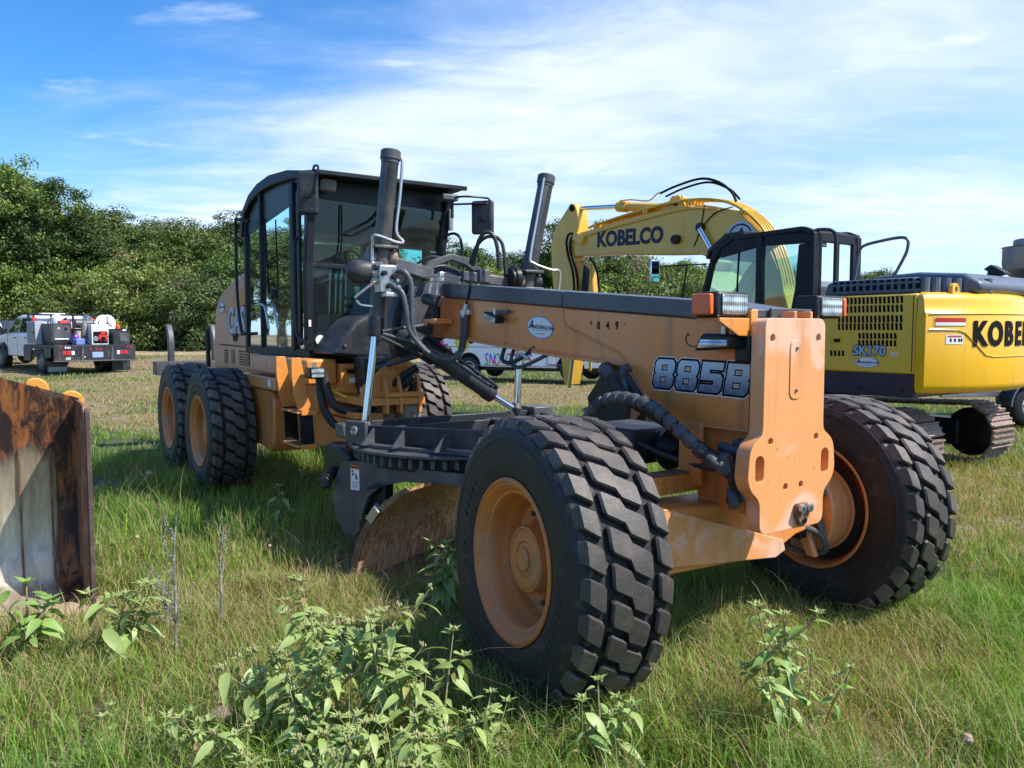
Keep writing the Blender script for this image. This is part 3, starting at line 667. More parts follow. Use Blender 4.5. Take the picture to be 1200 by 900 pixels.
for dy in (0, .05):
    mb = MB(); mb.tube([(.36, -.30 + dy, 1.05), (.38, -.28 + dy, .98), (.36, -.24 + dy, .90), (.30, -.20 + dy, .86)], .025, 10, 6); mb.build('hydraulic_hose', M['hose'], GR)
mb = MB(); mb.tube([(-.55, -.16, 1.10), (-.2, -.17, 1.02), (.15, -.2, 1.0), (.35, -.24, 1.02)], .014, 8, 6); mb.build('hydraulic_hose', M['hose'], GR)
for p, q_, r in (((.34, -.31, 1.10), (.36, -.27, 1.0), .034), ((.38, -.22, .98), (.40, -.22, .88), .036), ((.25, -.22, 1.12), (.40, -.22, 1.10), .026), ((.36, -.26, .93), (.41, -.30, .86), .028)):
    mb = MB(); mb.cyl(p, q_, r, 12); mb.build('hose_fitting', M['gunmetal'], GR, .004)
MB().box(.30, .42, -.20, -.13, .92, 1.16).build('manifold', M['gunmetal'], GR, .01)
# ---- drawbar, circle, moldboard
CX, CY = -2.30, -.17
mb = MB(); mb.lathe([(.60, .835), (.84, .835), (.86, .845), (.86, .862), (.60, .864)], (CX, CY, 0), (0, 0, 1), 72, closed=True)
mb.build('circle_deck', M['gunmetal'], GR)
mb = MB(); mb.lathe([(.62, .74), (.78, .74), (.78, .832), (.62, .832)], (CX, CY, 0), (0, 0, 1), 72, closed=True)
circ = mb.build('turning_circle', M['black'], GR)
tooth = MB().prism([(-.022, 0), (.022, 0), (.013, .048), (-.013, .048)], 'z', .77, .828).mesh('gear_tooth', M['gunmetal'])
for k in range(64):
    a = 2 * PI * k / 64
    o = bpy.data.objects.new('gear_tooth', tooth); col.objects.link(o); o.parent = circ
    o.location = (CX + .779 * math.cos(a), CY + .779 * math.sin(a), 0); o.rotation_euler = (0, 0, a - PI / 2)
db = MB()
db.prism([(-2.72, -.90), (-2.45, -.98), (-2.20, -.93), (-1.4, -.50), (-.62, -.10), (-.62, .10), (-1.4, .40), (-2.2, .72), (-2.72, .74)], 'z', .865, .890)
drawbar = db.build('drawbar', M['gunmetal'], GR, .004)
mb = MB(); mb.bar((-2.40, -.90, .945), (-.62, -.12, 1.0), .035, .13); mb.build('drawbar_leg', M['dark'], drawbar, .006)
mb = MB(); mb.bar((-2.45, .66, .945), (-.62, .12, 1.0), .035, .13); mb.build('drawbar_leg', M['dark'], drawbar, .006)
mb = MB(); mb.bar((-2.60, -.80, .955), (-2.60, .74, .955), .04, .13); mb.bar((-2.25, -.84, .955), (-2.25, .60, .955), .03, .11); mb.build('cross_member', M['dark'], drawbar, .006)
for x, y in ((-2.30, -.90), (-2.05, -.79), (-1.72, -.645), (-1.3, -.46)):
    a = math.atan2(.78, 1.78); mb = MB(); n_ = Vector((math.sin(a), -math.cos(a), 0))
    p = Vector((x, y, 0)); t_ = Vector((math.cos(a), math.sin(a), 0)) * .008
    q = [p + n_ * .012 + Vector((0, 0, .891)), p + n_ * .13 + Vector((0, 0, .891)), p + n_ * .12 + Vector((0, 0, .91)), p + n_ * .012 + Vector((0, 0, 1.0))]
    i = [mb.av(v + t_) for v in q] + [mb.av(v - t_) for v in q]
    mb.face(i[:4]); mb.face(i[4:][::-1])
    for k in range(4): mb.face((i[k], i[(k + 1) % 4], i[4 + (k + 1) % 4], i[4 + k]))
    mb.build('gusset', M['gunmetal'], drawbar)
# right ear with the lift cylinder pin
ear = MB().obox((-2.47, -.965, .955), (.42, -.907, 0), (.907, .42, 0), (0, 0, 1), .018, .10, .085).build('lift_ear', M['gunmetal'], drawbar, .012)
mb = MB(); n_ = Vector((.42, -.907, 0)); c_ = Vector((-2.47, -.965, .97)) + n_ * .018
mb.lathe([(0, .004), (.012, .006), (.012, .016), (.030, .018), (.034, .014), (.034, 0)], c_, n_, 20); mb.build('pin_washer', M['zinc'], ear)
for k in range(3):
    a = 2 * PI * k / 3 + .5; v = c_ + Vector((.907, .42, 0)) * .02 * math.cos(a) + Vector((0, 0, .02)) * math.sin(a)
    MB().cyl(v + n_ * .015, v + n_ * .024, .006, 6).build('bolt', M['rust'], ear)
MB().box(-2.75, -2.60, -1.02, -.90, .90, 1.0).build('gear_box', M['gunmetal'], drawbar, .01)
MB().box(-2.72, -2.5, .62, .82, .89, 1.05).build('lift_ear', M['gunmetal'], drawbar, .01)
MB().box(-.86, -.40, -.20, .20, .93, 1.13).build('drawbar_head', M['dark'], drawbar, .02)
mb = MB(); mb.lathe([(0, -.12), (.07, -.10), (.12, 0), (.07, .10), (0, .12)], (-.30, 0, 1.02), (1, 0, 0), 24); mb.build('drawbar_ball', M['black'], drawbar)
MB().box(-2.35, -2.12, .02, .16, .96, 1.01).build('hose_block', M['black'], drawbar, .006)
mb = MB(); mb.tube([(-2.2, .1, 1.0), (-1.9, .3, 1.02), (-1.6, .32, 1.0)], .012, 8, 5); mb.build('hydraulic_pipe', M['zinc'], drawbar)
# blade carrying arm (goose neck) on the right
bd = Vector((-.467, .884, 0)); fw_ = Vector((.884, .467, 0))     # along the blade, and its front side
def arm(center):
    c = Vector(center)
    pr = [(.02, .76), (.62, .76), (.70, .70), (.60, .64), (.30, .62), (.10, .56), (-.02, .44), (-.03, .28), (-.02, .18), (-.09, .13), (-.17, .20), (-.23, .36), (-.22, .50), (-.14, .64)]
    return c, pr
mb = MB()
A_ = Vector((-2.42, -1.02, 0)); ad = Vector((.52, .854, 0)).normalized(); an = Vector((ad.y, -ad.x, 0))
ad2 = Vector((.93, .37, 0)).normalized(); an2 = Vector((ad2.y, -ad2.x, 0))
prof = [(-.10, .735), (.02, .765), (1.30, .765), (1.30, .69), (.80, .68), (.50, .665), (.28, .61), (.16, .52), (.10, .40), (.09, .28), (.02, .22), (-.08, .22), (-.17, .34), (-.20, .48), (-.17, .62)]
i1 = [mb.av(A_ + ad2 * a + an2 * .012 + Vector((0, 0, z))) for a, z in prof]; i2 = [mb.av(A_ + ad2 * a - an2 * .020 + Vector((0, 0, z))) for a, z in prof]
mb.face(i1); mb.face(i2[::-1])
for k in range(len(prof)): mb.face((i1[k], i1[(k + 1) % len(prof)], i2[(k + 1) % len(prof)], i2[k]))
sa = mb.build('blade_arm', M['gunmetal'], GR, .004)
st_c = A_ + ad2 * .035 + an2 * .0135
mb = MB(); mb.obox(st_c + Vector((0, 0, .645)), ad2, an2, (0, 0, 1), .042, .0008, .088); stk = mb.build('warning_sticker', M['white'], sa)
mb = MB(); mb.obox(st_c + Vector((0, 0, .719)), ad2, an2, (0, 0, 1), .042, .0014, .014); mb.build('sticker_band', mat('orange_warning_print', (.75, .18, .03), .4), stk)
textobj('sticker_lettering', 'WARNING', .016, M['ink'], stk, st_c + an2 * .0018 + Vector((0, 0, .719)), ad2, (0, 0, 1), .0002, .0006)
mb = MB()
for (dx, dz, r) in ((-.024, .69, .008), (-.018, .672, .009), (-.026, .66, .006), (.006, .672, .006), (.014, .655, .01), (.02, .64, .007), (.008, .64, .005)):
    mb.lathe([(0, .0016), (r, .0016), (r, .0)], st_c + ad2 * dx + Vector((0, 0, dz)), an2, 8)
mb.build('sticker_pictogram', M['ink'], stk)
mb = MB()
for k in range(6): mb.obox(st_c + Vector((0, 0, .618 - k * .009)), ad2, an2, (0, 0, 1), .034 - .004 * (k % 3), .0016, .0012)
mb.build('sticker_print', M['gunmetal'], stk)
MB().obox((-2.36, -.90, .50), (.93, .37, 0), (-.37, .93, 0), (0, 0, 1), .17, .05, .13).build('blade_bracket', M['black'], GR, .02)
for k in range(5): MB().cyl((-2.42 + .08 * k, -.96 + .035 * k, .44 + .04 * (k % 2)), (-2.38 + .08 * k, -1.0 + .035 * k, .46 + .04 * (k % 2)), .022, 8).build('bolt', M['gunmetal'], GR)
# link behind the arm (left of the circle) with hydraulic stub
mb = MB(); mb.prism([(-3.10, .62), (-2.75, .55), (-2.60, .62), (-2.60, .78), (-2.95, .83), (-3.10, .78)], 'y', -.98, -.86); mb.build('circle_drive_housing', M['black'], GR, .02)
mb = MB(); mb.cyl((-2.60, -1.16, .60), (-2.95, -.95, .60), .055, 18); mb.cyl((-2.56, -1.18, .60), (-2.62, -1.15, .60), .04, 18); mb.build('blade_tilt_cylinder', M['black'], GR, .005)
# moldboard: concave section swept along bd
sec = [(.00, .00), (-.010, .05), (-.022, .14), (-.022, .24), (-.008, .34), (.035, .44), (.10, .53), (.17, .60), (.24, .65)]
org = Vector((-2.02, -1.17, .02))
nseg = 40; Ln = 3.55
mb = MB(); G_ = []
back = [(-.020, .00), (-.030, .05), (-.042, .14), (-.043, .24), (-.029, .35), (.016, .455), (.085, .548), (.16, .62), (.235, .672)]
lean_f = lambda a, z: a + z * .32
ring = [(lean_f(a, z), z) for a, z in sec] + [(lean_f(a, z), z) for a, z in back[::-1]]
for k in range(nseg + 1):
    G_.append([mb.av(org + bd * (Ln * k / nseg) + fw_ * a + Vector((0, 0, z))) for a, z in ring])
nr = len(ring)
for k in range(nseg):
    for j in range(nr): mb.face((G_[k][j], G_[k][(j + 1) % nr], G_[k + 1][(j + 1) % nr], G_[k + 1][j]))
mb.face(G_[0]); mb.face(G_[-1][::-1])
mold = mb.build('moldboard', M['blade'], GR, smooth=50)
mb = MB(); ring2 = [(a + .006, z) for a, z in ring[:len(sec)]] + [(a - .03, z) for a, z in ring[len(sec):]]
i1 = [mb.av(org + bd * -.016 + fw_ * a + Vector((0, 0, z))) for a, z in ring2]; i2 = [mb.av(org + bd * -.001 + fw_ * a + Vector((0, 0, z))) for a, z in ring2]
mb.face(i1); mb.face(i2[::-1])
for k in range(nr): mb.face((i1[k], i1[(k + 1) % nr], i2[(k + 1) % nr], i2[k]))
mb.build('end_bit', M['rust'], mold)
mb = MB(); mb.obox(org + bd * -.03 + fw_ * .17 + Vector((0, 0, .47)), fw_ * .6 + Vector((0, 0, .8)), bd, fw_ * -.8 + Vector((0, 0, .6)), .055, .012, .03); mb.build('end_clamp', M['steel'], mold, .004)
mb = MB(); mb.bar(org + bd * .12 + fw_ * -.02 + Vector((0, 0, .60)), org + bd * .5 + fw_ * .0 + Vector((0, 0, .60)), .03, .03); mb.build('slide_rail', M['gunmetal'], GR, .004)
mb = MB(); mb.bar(org + bd * .2 + fw_ * -.10 + Vector((0, 0, .32)), org + bd * 3.2 + fw_ * -.10 + Vector((0, 0, .32)), .07, .07); mb.build('slide_rail', M['black'], GR, .004)
# ---- lift saddle and cylinders
sd_ = [(-.46, 1.46), (-.50, 1.75), (-.40, 2.03), (-.25, 2.17), (-.02, 2.235), (.12, 2.19), (.25, 2.10), (.32, 1.9), (.22, 1.74), (.02, 1.64), (-.22, 1.50)]
mb = MB(); mb.prism(rounded(sd_, .08, 4), 'x', -2.98, -2.86); saddle = mb.build('lift_saddle', M['dark'], GR, .012)
mb = MB(); mb.prism(rounded([(y * .86 - .01, 1.78 + (z - 1.78) * .86) for y, z in sd_], .08, 4), 'x', -2.855, -2.80); mb.build('saddle_collar', M['gunmetal'], saddle, .01)
for k in range(9):
    a = math.radians(20 + 35 * k); MB().cyl((-2.80, -.08 + .36 * math.cos(a) * .9, 1.78 + .36 * math.sin(a)), (-2.785, -.08 + .36 * math.cos(a) * .9, 1.78 + .36 * math.sin(a)), .013, 6).build('bolt', M['gunmetal'], saddle)
mb = MB(); mb.bar((-2.66, .02, 2.12), (-2.62, .52, 2.07), .07, .085); mb.obox((-2.64, .20, 2.12), (0, 1, 0), (1, 0, 0), (0, 0, 1), .05, .05, .055); mb.build('lift_arm', M['gunmetal'], GR, .012)
mb = MB(); mb.bar((-2.76, -.20, 2.12), (-2.66, -.62, 2.20), .08, .10); mb.build('lift_arm', M['gunmetal'], GR, .012)
def lift(top, tr, end, rod, sgn):
    top, tr, end, rod = map(Vector, (top, tr, end, rod)); d = (top - end).normalized()
    cyl_ = MB(); cyl_.tube([end, tr - d * .10, tr - d * .09, tr + d * .09, tr + d * .10, top - d * .08, top - d * .075, top], [.056, .056, .060, .060, .064, .064, .068, .062], 24)
    e = cyl_.build('lift_cylinder', M['gunmetal'], GR, smooth=40)
    MB().tube([end + d * .14, end + d * .02, end - d * .0], [.060, .064, .058], 24).build('cylinder_gland', M['dark'], e)
    MB().cyl(end, rod + d * .02, .029, 18).build('piston_rod', M['chrome'], e)
    MB().lathe([(0, -.05), (.035, -.04), (.05, 0), (.035, .04), (0, .05)], rod, d, 18).build('ball_end', M['gunmetal'], e)
    MB().lathe([(.064, -.04), (.075, -.03), (.075, .03), (.064, .04)], top - d * .02, d, 24).build('cylinder_cap', M['gunmetal'], e)
    for s in (-1, 1):
        MB().lathe([(.0, .05), (.045, .05), (.06, .07), (.065, .10), (.05, .115), (0, .115)], tr, (0, s, 0), 20).build('trunnion', mat('tan_seal', (.32, .21, .15), .6) if s == sgn else M['gunmetal'], e)
    mb = MB()
    for y, z in ((-.10, -.10), (.10, .10)): mb.obox(tr + Vector((.02, 0, z * .7)), (1, 0, 0), (0, 1, 0), (0, 0, 1), .085, .095, .012)
    mb.build('trunnion_yoke', M['gunmetal'], e, .006)
    return e
l1 = lift((-2.6, -.614, 2.995), (-2.6, -.700, 2.225), (-2.6, -.757, 1.64), (-2.6, -.843, .975), 1)
l2 = lift((-2.6, .812, 2.965), (-2.6, .622, 2.10), (-2.6, .55, 1.60), (-2.6, .507, 1.04), -1)
mb = MB(); mb.tube([(-2.56, -.56, 2.95), (-2.55, -.545, 2.93), (-2.55, -.57, 2.66), (-2.55, -.60, 2.42), (-2.53, -.555, 2.345), (-2.50, -.62, 2.33), (-2.50, -.77, 2.37), (-2.52, -.80, 2.36), (-2.54, -.795, 2.28), (-2.55, -.80, 2.12)], .012, 8, 4); mb.build('hydraulic_pipe', M['zinc'], l1)
mb = MB(); mb.tube([(-2.56, .76, 2.94), (-2.55, .745, 2.92), (-2.55, .69, 2.66), (-2.53, .60, 2.30), (-2.52, .62, 2.24), (-2.50, .78, 2.19), (-2.50, .88, 2.17), (-2.52, .87, 1.95)], .011, 8, 4); mb.build('hydraulic_pipe', M['zinc'], l2)
mb = MB(); mb.lathe([(0, -.05), (.07, -.05), (.10, -.02), (.10, .02), (.085, .03), (.085, .05), (0, .055)], (-2.58, .47, 2.11), (0, -1, 0), 28); mb.build('trunnion_bearing', M['black'], GR)
# valve block on the right cylinder
vb = MB().obox((-2.53, -.70, 2.06), (1, 0, 0), (0, 1, 0), (0, 0, 1), .05, .07, .10).build('valve_block', M['steel'], GR, .008)
for y, z, r in ((-.62, 2.12, .018), (-.63, 2.00, .018), (-.66, 2.08, .022), (-.70, 2.01, .02), (-.74, 2.1, .02), (-.64, 2.05, .014)):
    MB().cyl((-2.49, y, z), (-2.44, y, z), r, 6).build('fitting', M['zinc'] if r < .02 else M['black'], vb, .002)
MB().obox((-2.50, -.66, 1.945), (1, 0, 0), (0, 1, 0), (0, 0, 1), .05, .075, .015).build('valve_bracket', M['zinc'], vb, .004)
mb = MB(); mb.lathe([(0, -.11), (.05, -.10), (.085, -.05), (.09, 0), (.085, .05), (.082, .07), (0, .075)], (-2.60, -.87, 2.115), (.2, 1, .05), 28); mb.build('accumulator', M['dark'], GR)
for z, r in ((2.16, .026), (2.10, .03), (2.05, .024)):
    MB().cyl((-2.56, -.80, z), (-2.50, -.74, z), r, 10).build('fitting', M['zinc'], vb)
mb = MB(); mb.tube([(-2.52, -.80, 2.03), (-2.55, -.90, 1.95), (-2.56, -.93, 1.92)], .01, 6, 4); mb.tube([(-2.55, -.92, 1.90), (-2.52, -.90, 1.87), (-2.5, -.82, 1.86)], .008, 6, 4); mb.build('hydraulic_pipe', M['zinc'], vb)
# big hose loops to the boom
def H(pts, r, m='hosegrey', nm_='hydraulic_hose'):
    mb = MB(); mb.tube(pts, r, 10, 8); return mb.build(nm_, M[m], GR)
H([(-2.46, -.64, 2.12), (-2.42, -.60, 2.11), (-2.40, -.56, 2.03), (-2.40, -.555, 1.86), (-2.40, -.54, 1.68), (-2.38, -.44, 1.52), (-2.36, -.30, 1.45), (-2.34, -.20, 1.50), (-2.28, -.195, 1.62), (-2.26, -.20, 1.80)], .020)
H([(-2.46, -.66, 2.00), (-2.42, -.62, 1.96), (-2.40, -.60, 1.85), (-2.40, -.57, 1.68), (-2.36, -.45, 1.53), (-2.31, -.31, 1.47), (-2.27, -.21, 1.53), (-2.23, -.20, 1.66), (-2.22, -.20, 1.80)], .018)
mb = MB(); mb.cyl((-2.245, -.20, 1.78), (-2.225, -.19, 1.88), .022, 10); mb.box(-2.30, -2.18, -.20, -.17, 1.80, 1.84); mb.build('hose_clamp', M['zinc'], GR, .003)
H([(-2.24, -.19, 1.86), (-2.20, -.19, 1.95), (-2.17, -.185, 2.06)], .008, 'hose', 'lamp_wire')
H([(-2.50, -.74, 1.66), (-2.46, -.60, 1.62), (-2.45, -.42, 1.56), (-2.5, -.25, 1.50), (-2.6, -.10, 1.47)], .014)
H([(-2.50, -.76, 1.64), (-2.45, -.62, 1.57), (-2.44, -.48, 1.51), (-2.5, -.30, 1.48), (-2.6, -.12, 1.44)], .014, 'hose')
H([(-2.50, -.74, 1.68), (-2.48, -.62, 1.70), (-2.5, -.45, 1.72), (-2.6, -.30, 1.74)], .013, 'gunmetal')
H([(-2.62, .10, 2.20), (-2.55, .12, 2.40), (-2.50, .17, 2.46), (-2.46, .22, 2.38), (-2.44, .24, 2.16)], .016, 'hose')
H([(-2.66, .10, 2.22), (-2.60, .13, 2.36), (-2.54, .20, 2.43), (-2.47, .28, 2.38), (-2.44, .30, 2.13)], .014, 'hose')
H([(-1.75, -.15, 1.60), (-1.70, -.22, 1.50), (-1.58, -.26, 1.47), (-1.45, -.24, 1.50), (-1.40, -.15, 1.58)], .014, 'hose')
H([(-1.70, -.10, 1.60), (-1.62, -.20, 1.48), (-1.50, -.22, 1.44), (-1.30, -.2, 1.50), (-1.25, -.1, 1.56)], .013, 'hosegrey')
H([(-1.50, -.2, 1.50), (-1.45, -.24, 1.53), (-1.38, -.22, 1.50)], .012, 'zinc', 'hydraulic_pipe')
# small cylinder with pipes beside the boom root
mb = MB(); mb.cyl((-2.66, -.30, 1.93), (-2.46, -.30, 1.905), .045, 18); mb.build('lock_cylinder', M['dark'], GR, .004)
mb = MB(); mb.cyl((-2.57, -.26, 1.78), (-2.57, -.26, 1.89), .035, 16); mb.build('lock_pin', M['black'], GR, .004)
MB().box(-2.66, -2.46, -.33, -.175, 1.735, 1.775).build('lock_bracket', M['orange'], GR, .005)
for x, z0 in ((-2.62, 1.97), (-2.51, 1.95)):
    mb = MB(); mb.cyl((x, -.29, z0), (x, -.27, z0 + .12), .012, 8); mb.build('hydraulic_pipe', M['zinc'], GR)
for z in (2.06, 2.10):
    mb = MB(); mb.tube([(-2.72, -.30, z), (-2.5, -.27, z), (-2.30, -.20, z - .02)], .007, 6, 3); mb.build('hydraulic_pipe', M['zinc'], GR)
MB().box(-2.52, -2.47, -.28, -.24, 2.05, 2.13).build('fitting', M['zinc'], GR, .005)
# side shift cylinder crossing under the saddle
a_, b_, c__ = Vector((-2.62, -.42, 1.60)), Vector((-2.60, .27, 1.16)), Vector((-2.58, .45, 1.05))
ss = MB(); ss.tube([a_, a_.lerp(b_, .25), a_.lerp(b_, .26), b_ + (a_ - b_) * .10, b_ + (a_ - b_) * .09, b_], [.085, .085, .062, .062, .070, .066], 20)
ssc = ss.build('side_shift_cylinder', M['dark'], GR, smooth=40); MB().cyl(b_, c__, .025, 14).build('piston_rod', M['chrome'], ssc)
mb = MB(); mb.tube([a_ + Vector((.08, .08, .04)), a_.lerp(b_, .55) + Vector((.07, .03, .06)), b_ + Vector((.06, .0, .08)), b_ + Vector((.03, -.03, .06))], .014, 8, 4); mb.build('hydraulic_pipe', M['dark'], ssc)
mb = MB(); mb.cyl(a_ + Vector((-.05, -.10, .05)), a_ + Vector((.08, .02, -.03)), .085, 20); mb.build('pivot_housing', M['dark'], GR, .01)
# ---- articulation, rear frame in front of and below the cab
mb = MB(); mb.prism([(-.62, 1.07), (-.07, 1.07), (-.07, 1.13), (-.62, 1.13)], 'x', -3.9, -3.12); mb.build('hitch_plate', M['orange2'], GR, .006)
MB().box(-3.5, -3.10, -.44, -.09, 1.135, 1.175).build('hitch_plate', M['orange2'], GR, .005)
gus = rounded([(-.62, 1.13), (-.60, 1.22), (-.32, 1.465), (-.23, 1.455), (-.10, 1.38), (-.22, 1.13)], .01, 1)
mb = MB(); mb.prism(gus, 'x', -3.24, -3.19); mb.build('hitch_gusset', M['orange2'], GR, .005)
for y in (-.42, -.295, -.12):
    mb = MB(); mb.prism([(-3.19, 1.0), (-3.11, 1.0), (-3.11, 1.16), (-3.16, 1.31), (-3.19, 1.32)], 'y', y - .014, y + .014); mb.build('hitch_rib', M['orange2'], GR, .004)
for x in (-.40, -.27): MB().box(-3.189, -3.17, x - .03, x + .03, 1.37, 1.385).build('weld_tab', M['orange2'], GR)
MB().cyl((-3.22, -.12, 1.13), (-3.22, -.12, 1.24), .06, 20).build('hitch_pin', M['black'], GR, .01)
MB().cyl((-3.30, -.34, .86), (-3.30, -.34, 1.07), .09, 24).build('hitch_pin', M['rust'], GR, .01)
MB().box(-3.30, -3.14, -.26, -.09, .93, 1.07).build('dry_mud_clod', M['mud'], GR, .03)
mb = MB(); mb.prism([(-.66, .96), (-.45, .94), (-.30, .93), (-.20, .99), (-.19, 1.05), (-.24, 1.05), (-.30, .99), (-.66, 1.01)], 'x', -4.2, -3.24); mb.build('frame_skirt', M['orange2'], GR, .004)
MB().prism([(-5.4, .66), (-4.6, .60), (-3.75, .64), (-3.4, .78), (-3.4, .94), (-5.4, .94)], 'y', -.62, .10).build('belly_frame', M['boom'], GR, .02)
MB().prism([(-5.5, -.70), (-3.95, -.70), (-3.95, .10), (-4.9, .40), (-5.0, .70), (-5.5, .70)], 'z', .95, 1.40).build('rear_frame', M['boom'], GR, .01)
# compartment boxes below the cab
bx = MB().box(-4.3, -3.62, -.62, -.40, 1.10, 1.40).build('battery_box', M['orange2'], GR, .008)
MB().box(-3.62, -3.600, -.61, -.42, 1.36, 1.40).build('box_lip', M['orange2'], bx, .003)
MB().box(-3.62, -3.607, -.565, -.455, 1.315, 1.350).build('vent_window', M['ink'], bx, .002)
MB().box(-3.62, -3.612, -.545, -.48, 1.235, 1.275).build('maker_label', M['white'], bx)
MB().box(-3.62, -3.612, -.60, -.53, 1.10, 1.13).build('maker_label', M['white'], bx)
MB().box(-4.4, -3.68, -.90, -.63, 1.22, 1.44).build('tool_box', M['orange2'], GR, .02)
MB().cyl((-3.62, -.66, 1.17), (-3.62, -.47, 1.16), .028, 12).build('strut', M['orange2'], GR)
for pts, r, m_ in (([(-3.55, -.80, 1.32), (-3.50, -.78, 1.16), (-3.45, -.72, 1.04), (-3.40, -.60, 1.02), (-3.30, -.45, 1.10), (-3.2, -.30, 1.26), (-3.1, -.15, 1.38)], .034, 'hose'),
                   ([(-3.60, -.82, 1.30), (-3.54, -.82, 1.08), (-3.48, -.74, .90), (-3.42, -.60, .86), (-3.34, -.45, .96), (-3.24, -.32, 1.14), (-3.12, -.18, 1.30)], .034, 'hose'),
                   ([(-3.62, -.76, 1.20), (-3.5, -.62, 1.12), (-3.4, -.52, 1.11)], .016, 'yellow'),
                   ([(-3.5, -.40, 1.38), (-3.3, -.28, 1.42), (-3.1, -.20, 1.5)], .022, 'hose')):
    H(pts, r, m_)
mb = MB(); mb.bar((-3.35, -.42, 1.05), (-3.2, -.22, 1.06), .035, .04); mb.build('linkage', M['steel'], GR, .006)
mb = MB(); mb.cyl((-3.3, -.45, 1.42), (-2.9, -.05, 1.60), .02, 10); mb.cyl((-3.3, -.48, 1.36), (-2.9, -.08, 1.52), .02, 10); mb.build('hydraulic_pipe', M['gunmetal'], GR)
MB().box(-3.50, -3.46, -.50, -.40, 1.16, 1.32).build('grey_label', M['white'], GR)
# work lamp hanging left of the box
wl = MB().box(-3.56, -3.42, -.965, -.83, 1.29, 1.38).build('work_lamp', M['black'], GR, .015)
MB().box(-3.424, -3.414, -.95, -.845, 1.30, 1.37).build('work_lamp_lens', M['lens'], wl, .004)
MB().cyl((-3.50, -.90, 1.38), (-3.50, -.90, 1.42), .02, 10).build('lamp_stem', M['zinc'], wl)
# steps
def stringer(x, wd):
    pr = [(-1.06, 1.46), (-.98 + wd, 1.46), (-.95 + wd, 1.30), (-.93 + wd, 1.15), (-.885 + wd, 1.02), (-1.0, 1.02), (-1.04, 1.15), (-1.06, 1.30)]
    mb = MB(); mb.prism(pr, 'x', x, x + .03); mb.build('step_stringer', M['orange2'], GR, .004)
    mb = MB(); mb.prism([(-1.0, 1.02), (-.885 + wd, 1.02), (-.865 + wd, .70), (-.985, .70)], 'x', x + .004, x + .024); mb.build('step_strap', M['black'], GR, .004)
stringer(-3.62, .0); stringer(-4.02, .0)
for z in (1.00, .715):
    mb = MB(); mb.box(-4.02, -3.585, -1.02, -.86, z - .008, z + .008)
    tr = mb.build('step_tread', M['orange2'], GR, .006)
    for a in range(5):
        MB().box(-3.98 + a * .078, -3.93 + a * .078, -.985, -.90, z + .0085, z + .0105).build('tread_hole', M['rust'], tr)
    MB().box(-3.588, -3.56, -.99, -.86, z - .02, z + .02).build('tread_end', M['orange2'], tr, .003)
# side tanks and tandem cases
MB().prism([(-5.55, .58), (-4.85, .50), (-4.74, .62), (-4.72, 1.02), (-4.80, 1.10), (-5.55, 1.12)], 'y', -.86, -.50).build('fuel_tank', M['boom'], GR, .02)
MB().box(-5.6, -4.55, -.90, -.50, 1.12, 1.24).build('tank_shelf', M['orange'], GR, .01)
MB().box(-5.4, -4.5, -.885, -.60, 1.28, 1.44).build('side_cover', M['hood'], GR, .01)
MB().box(-4.75, -4.68, -.905, -.899, 1.15, 1.22).build('white_label', M['white'], GR)
for s in (-1, 1):
    MB().box(-7.35, -5.66, s * .78 - .10, s * .78 + .10, .48, .82).build('tandem_case', M['orange'], GR, .03)
# ---- engine hood at the rear
hp = [(-8.08, 1.20), (-8.06, 1.50), (-7.96, 1.95), (-7.80, 2.10), (-7.40, 2.22), (-6.9, 2.32), (-6.3, 2.40), (-6.05, 2.42), (-6.05, 1.20)]
hood = MB().prism(hp, 'y', -.60, .60).build('engine_hood', M['hood'], GR, .035, seg=4)
MB().box(-8.12, -8.085, -.52, .52, 1.2, 1.95).build('radiator_grille', M['black'], hood, .01)
MB().prism([(-7.55, 1.90), (-6.28, 2.02), (-6.28, 2.22), (-6.75, 2.16)], 'y', -.606, -.6005).build('hood_recess', M['boom'], hood, .002)
MB().prism([(-7.75, 1.52), (-6.05, 1.50), (-6.05, 1.485), (-7.76, 1.50)], 'y', -.610, -.6005).build('panel_seam', M['rust'], hood)
for x0, x1 in ((-7.55, -7.38), (-7.2, -7.06), (-6.85, -6.42)):
    f_ = MB().box(x0, x1, -.607, -.6005, 1.28, 1.45).build('side_vent', M['rust'], hood, .004)
    for k in range(5): MB().box(x0 + .01, x1 - .01, -.612, -.6075, 1.295 + k * .031, 1.305 + k * .031).build('louvre', M['boom'], f_)
MB().prism([(-7.78, 1.20), (-5.5, 1.20), (-5.5, 1.25), (-7.78, 1.25)], 'y', -.612, -.6005).build('hood_sill', M['orange'], hood, .002)
dc = textobj('maker_lettering', 'CASE', .44, M['navy'], hood, (-6.86, -.6045, 1.79), (1, 0, 0), SZ, .001, .030, .06, .92)
textobj('lettering_fill', 'CASE', .44, mat('silver_blue_print', (.42, .50, .60), .35), dc, (-6.86, -.6065, 1.79), (1, 0, 0), SZ, .001, .012, .06, .92)
textobj('badge_lettering', 'VHP', .13, M['ink'], hood, (-7.00, -.6045, 1.60), (1, 0, 0), SZ, .001, .006, 0, .95)
decal_oval(hood, (-7.60, -.6045, 1.98), (1, 0, .0), SZ, .26, .13)
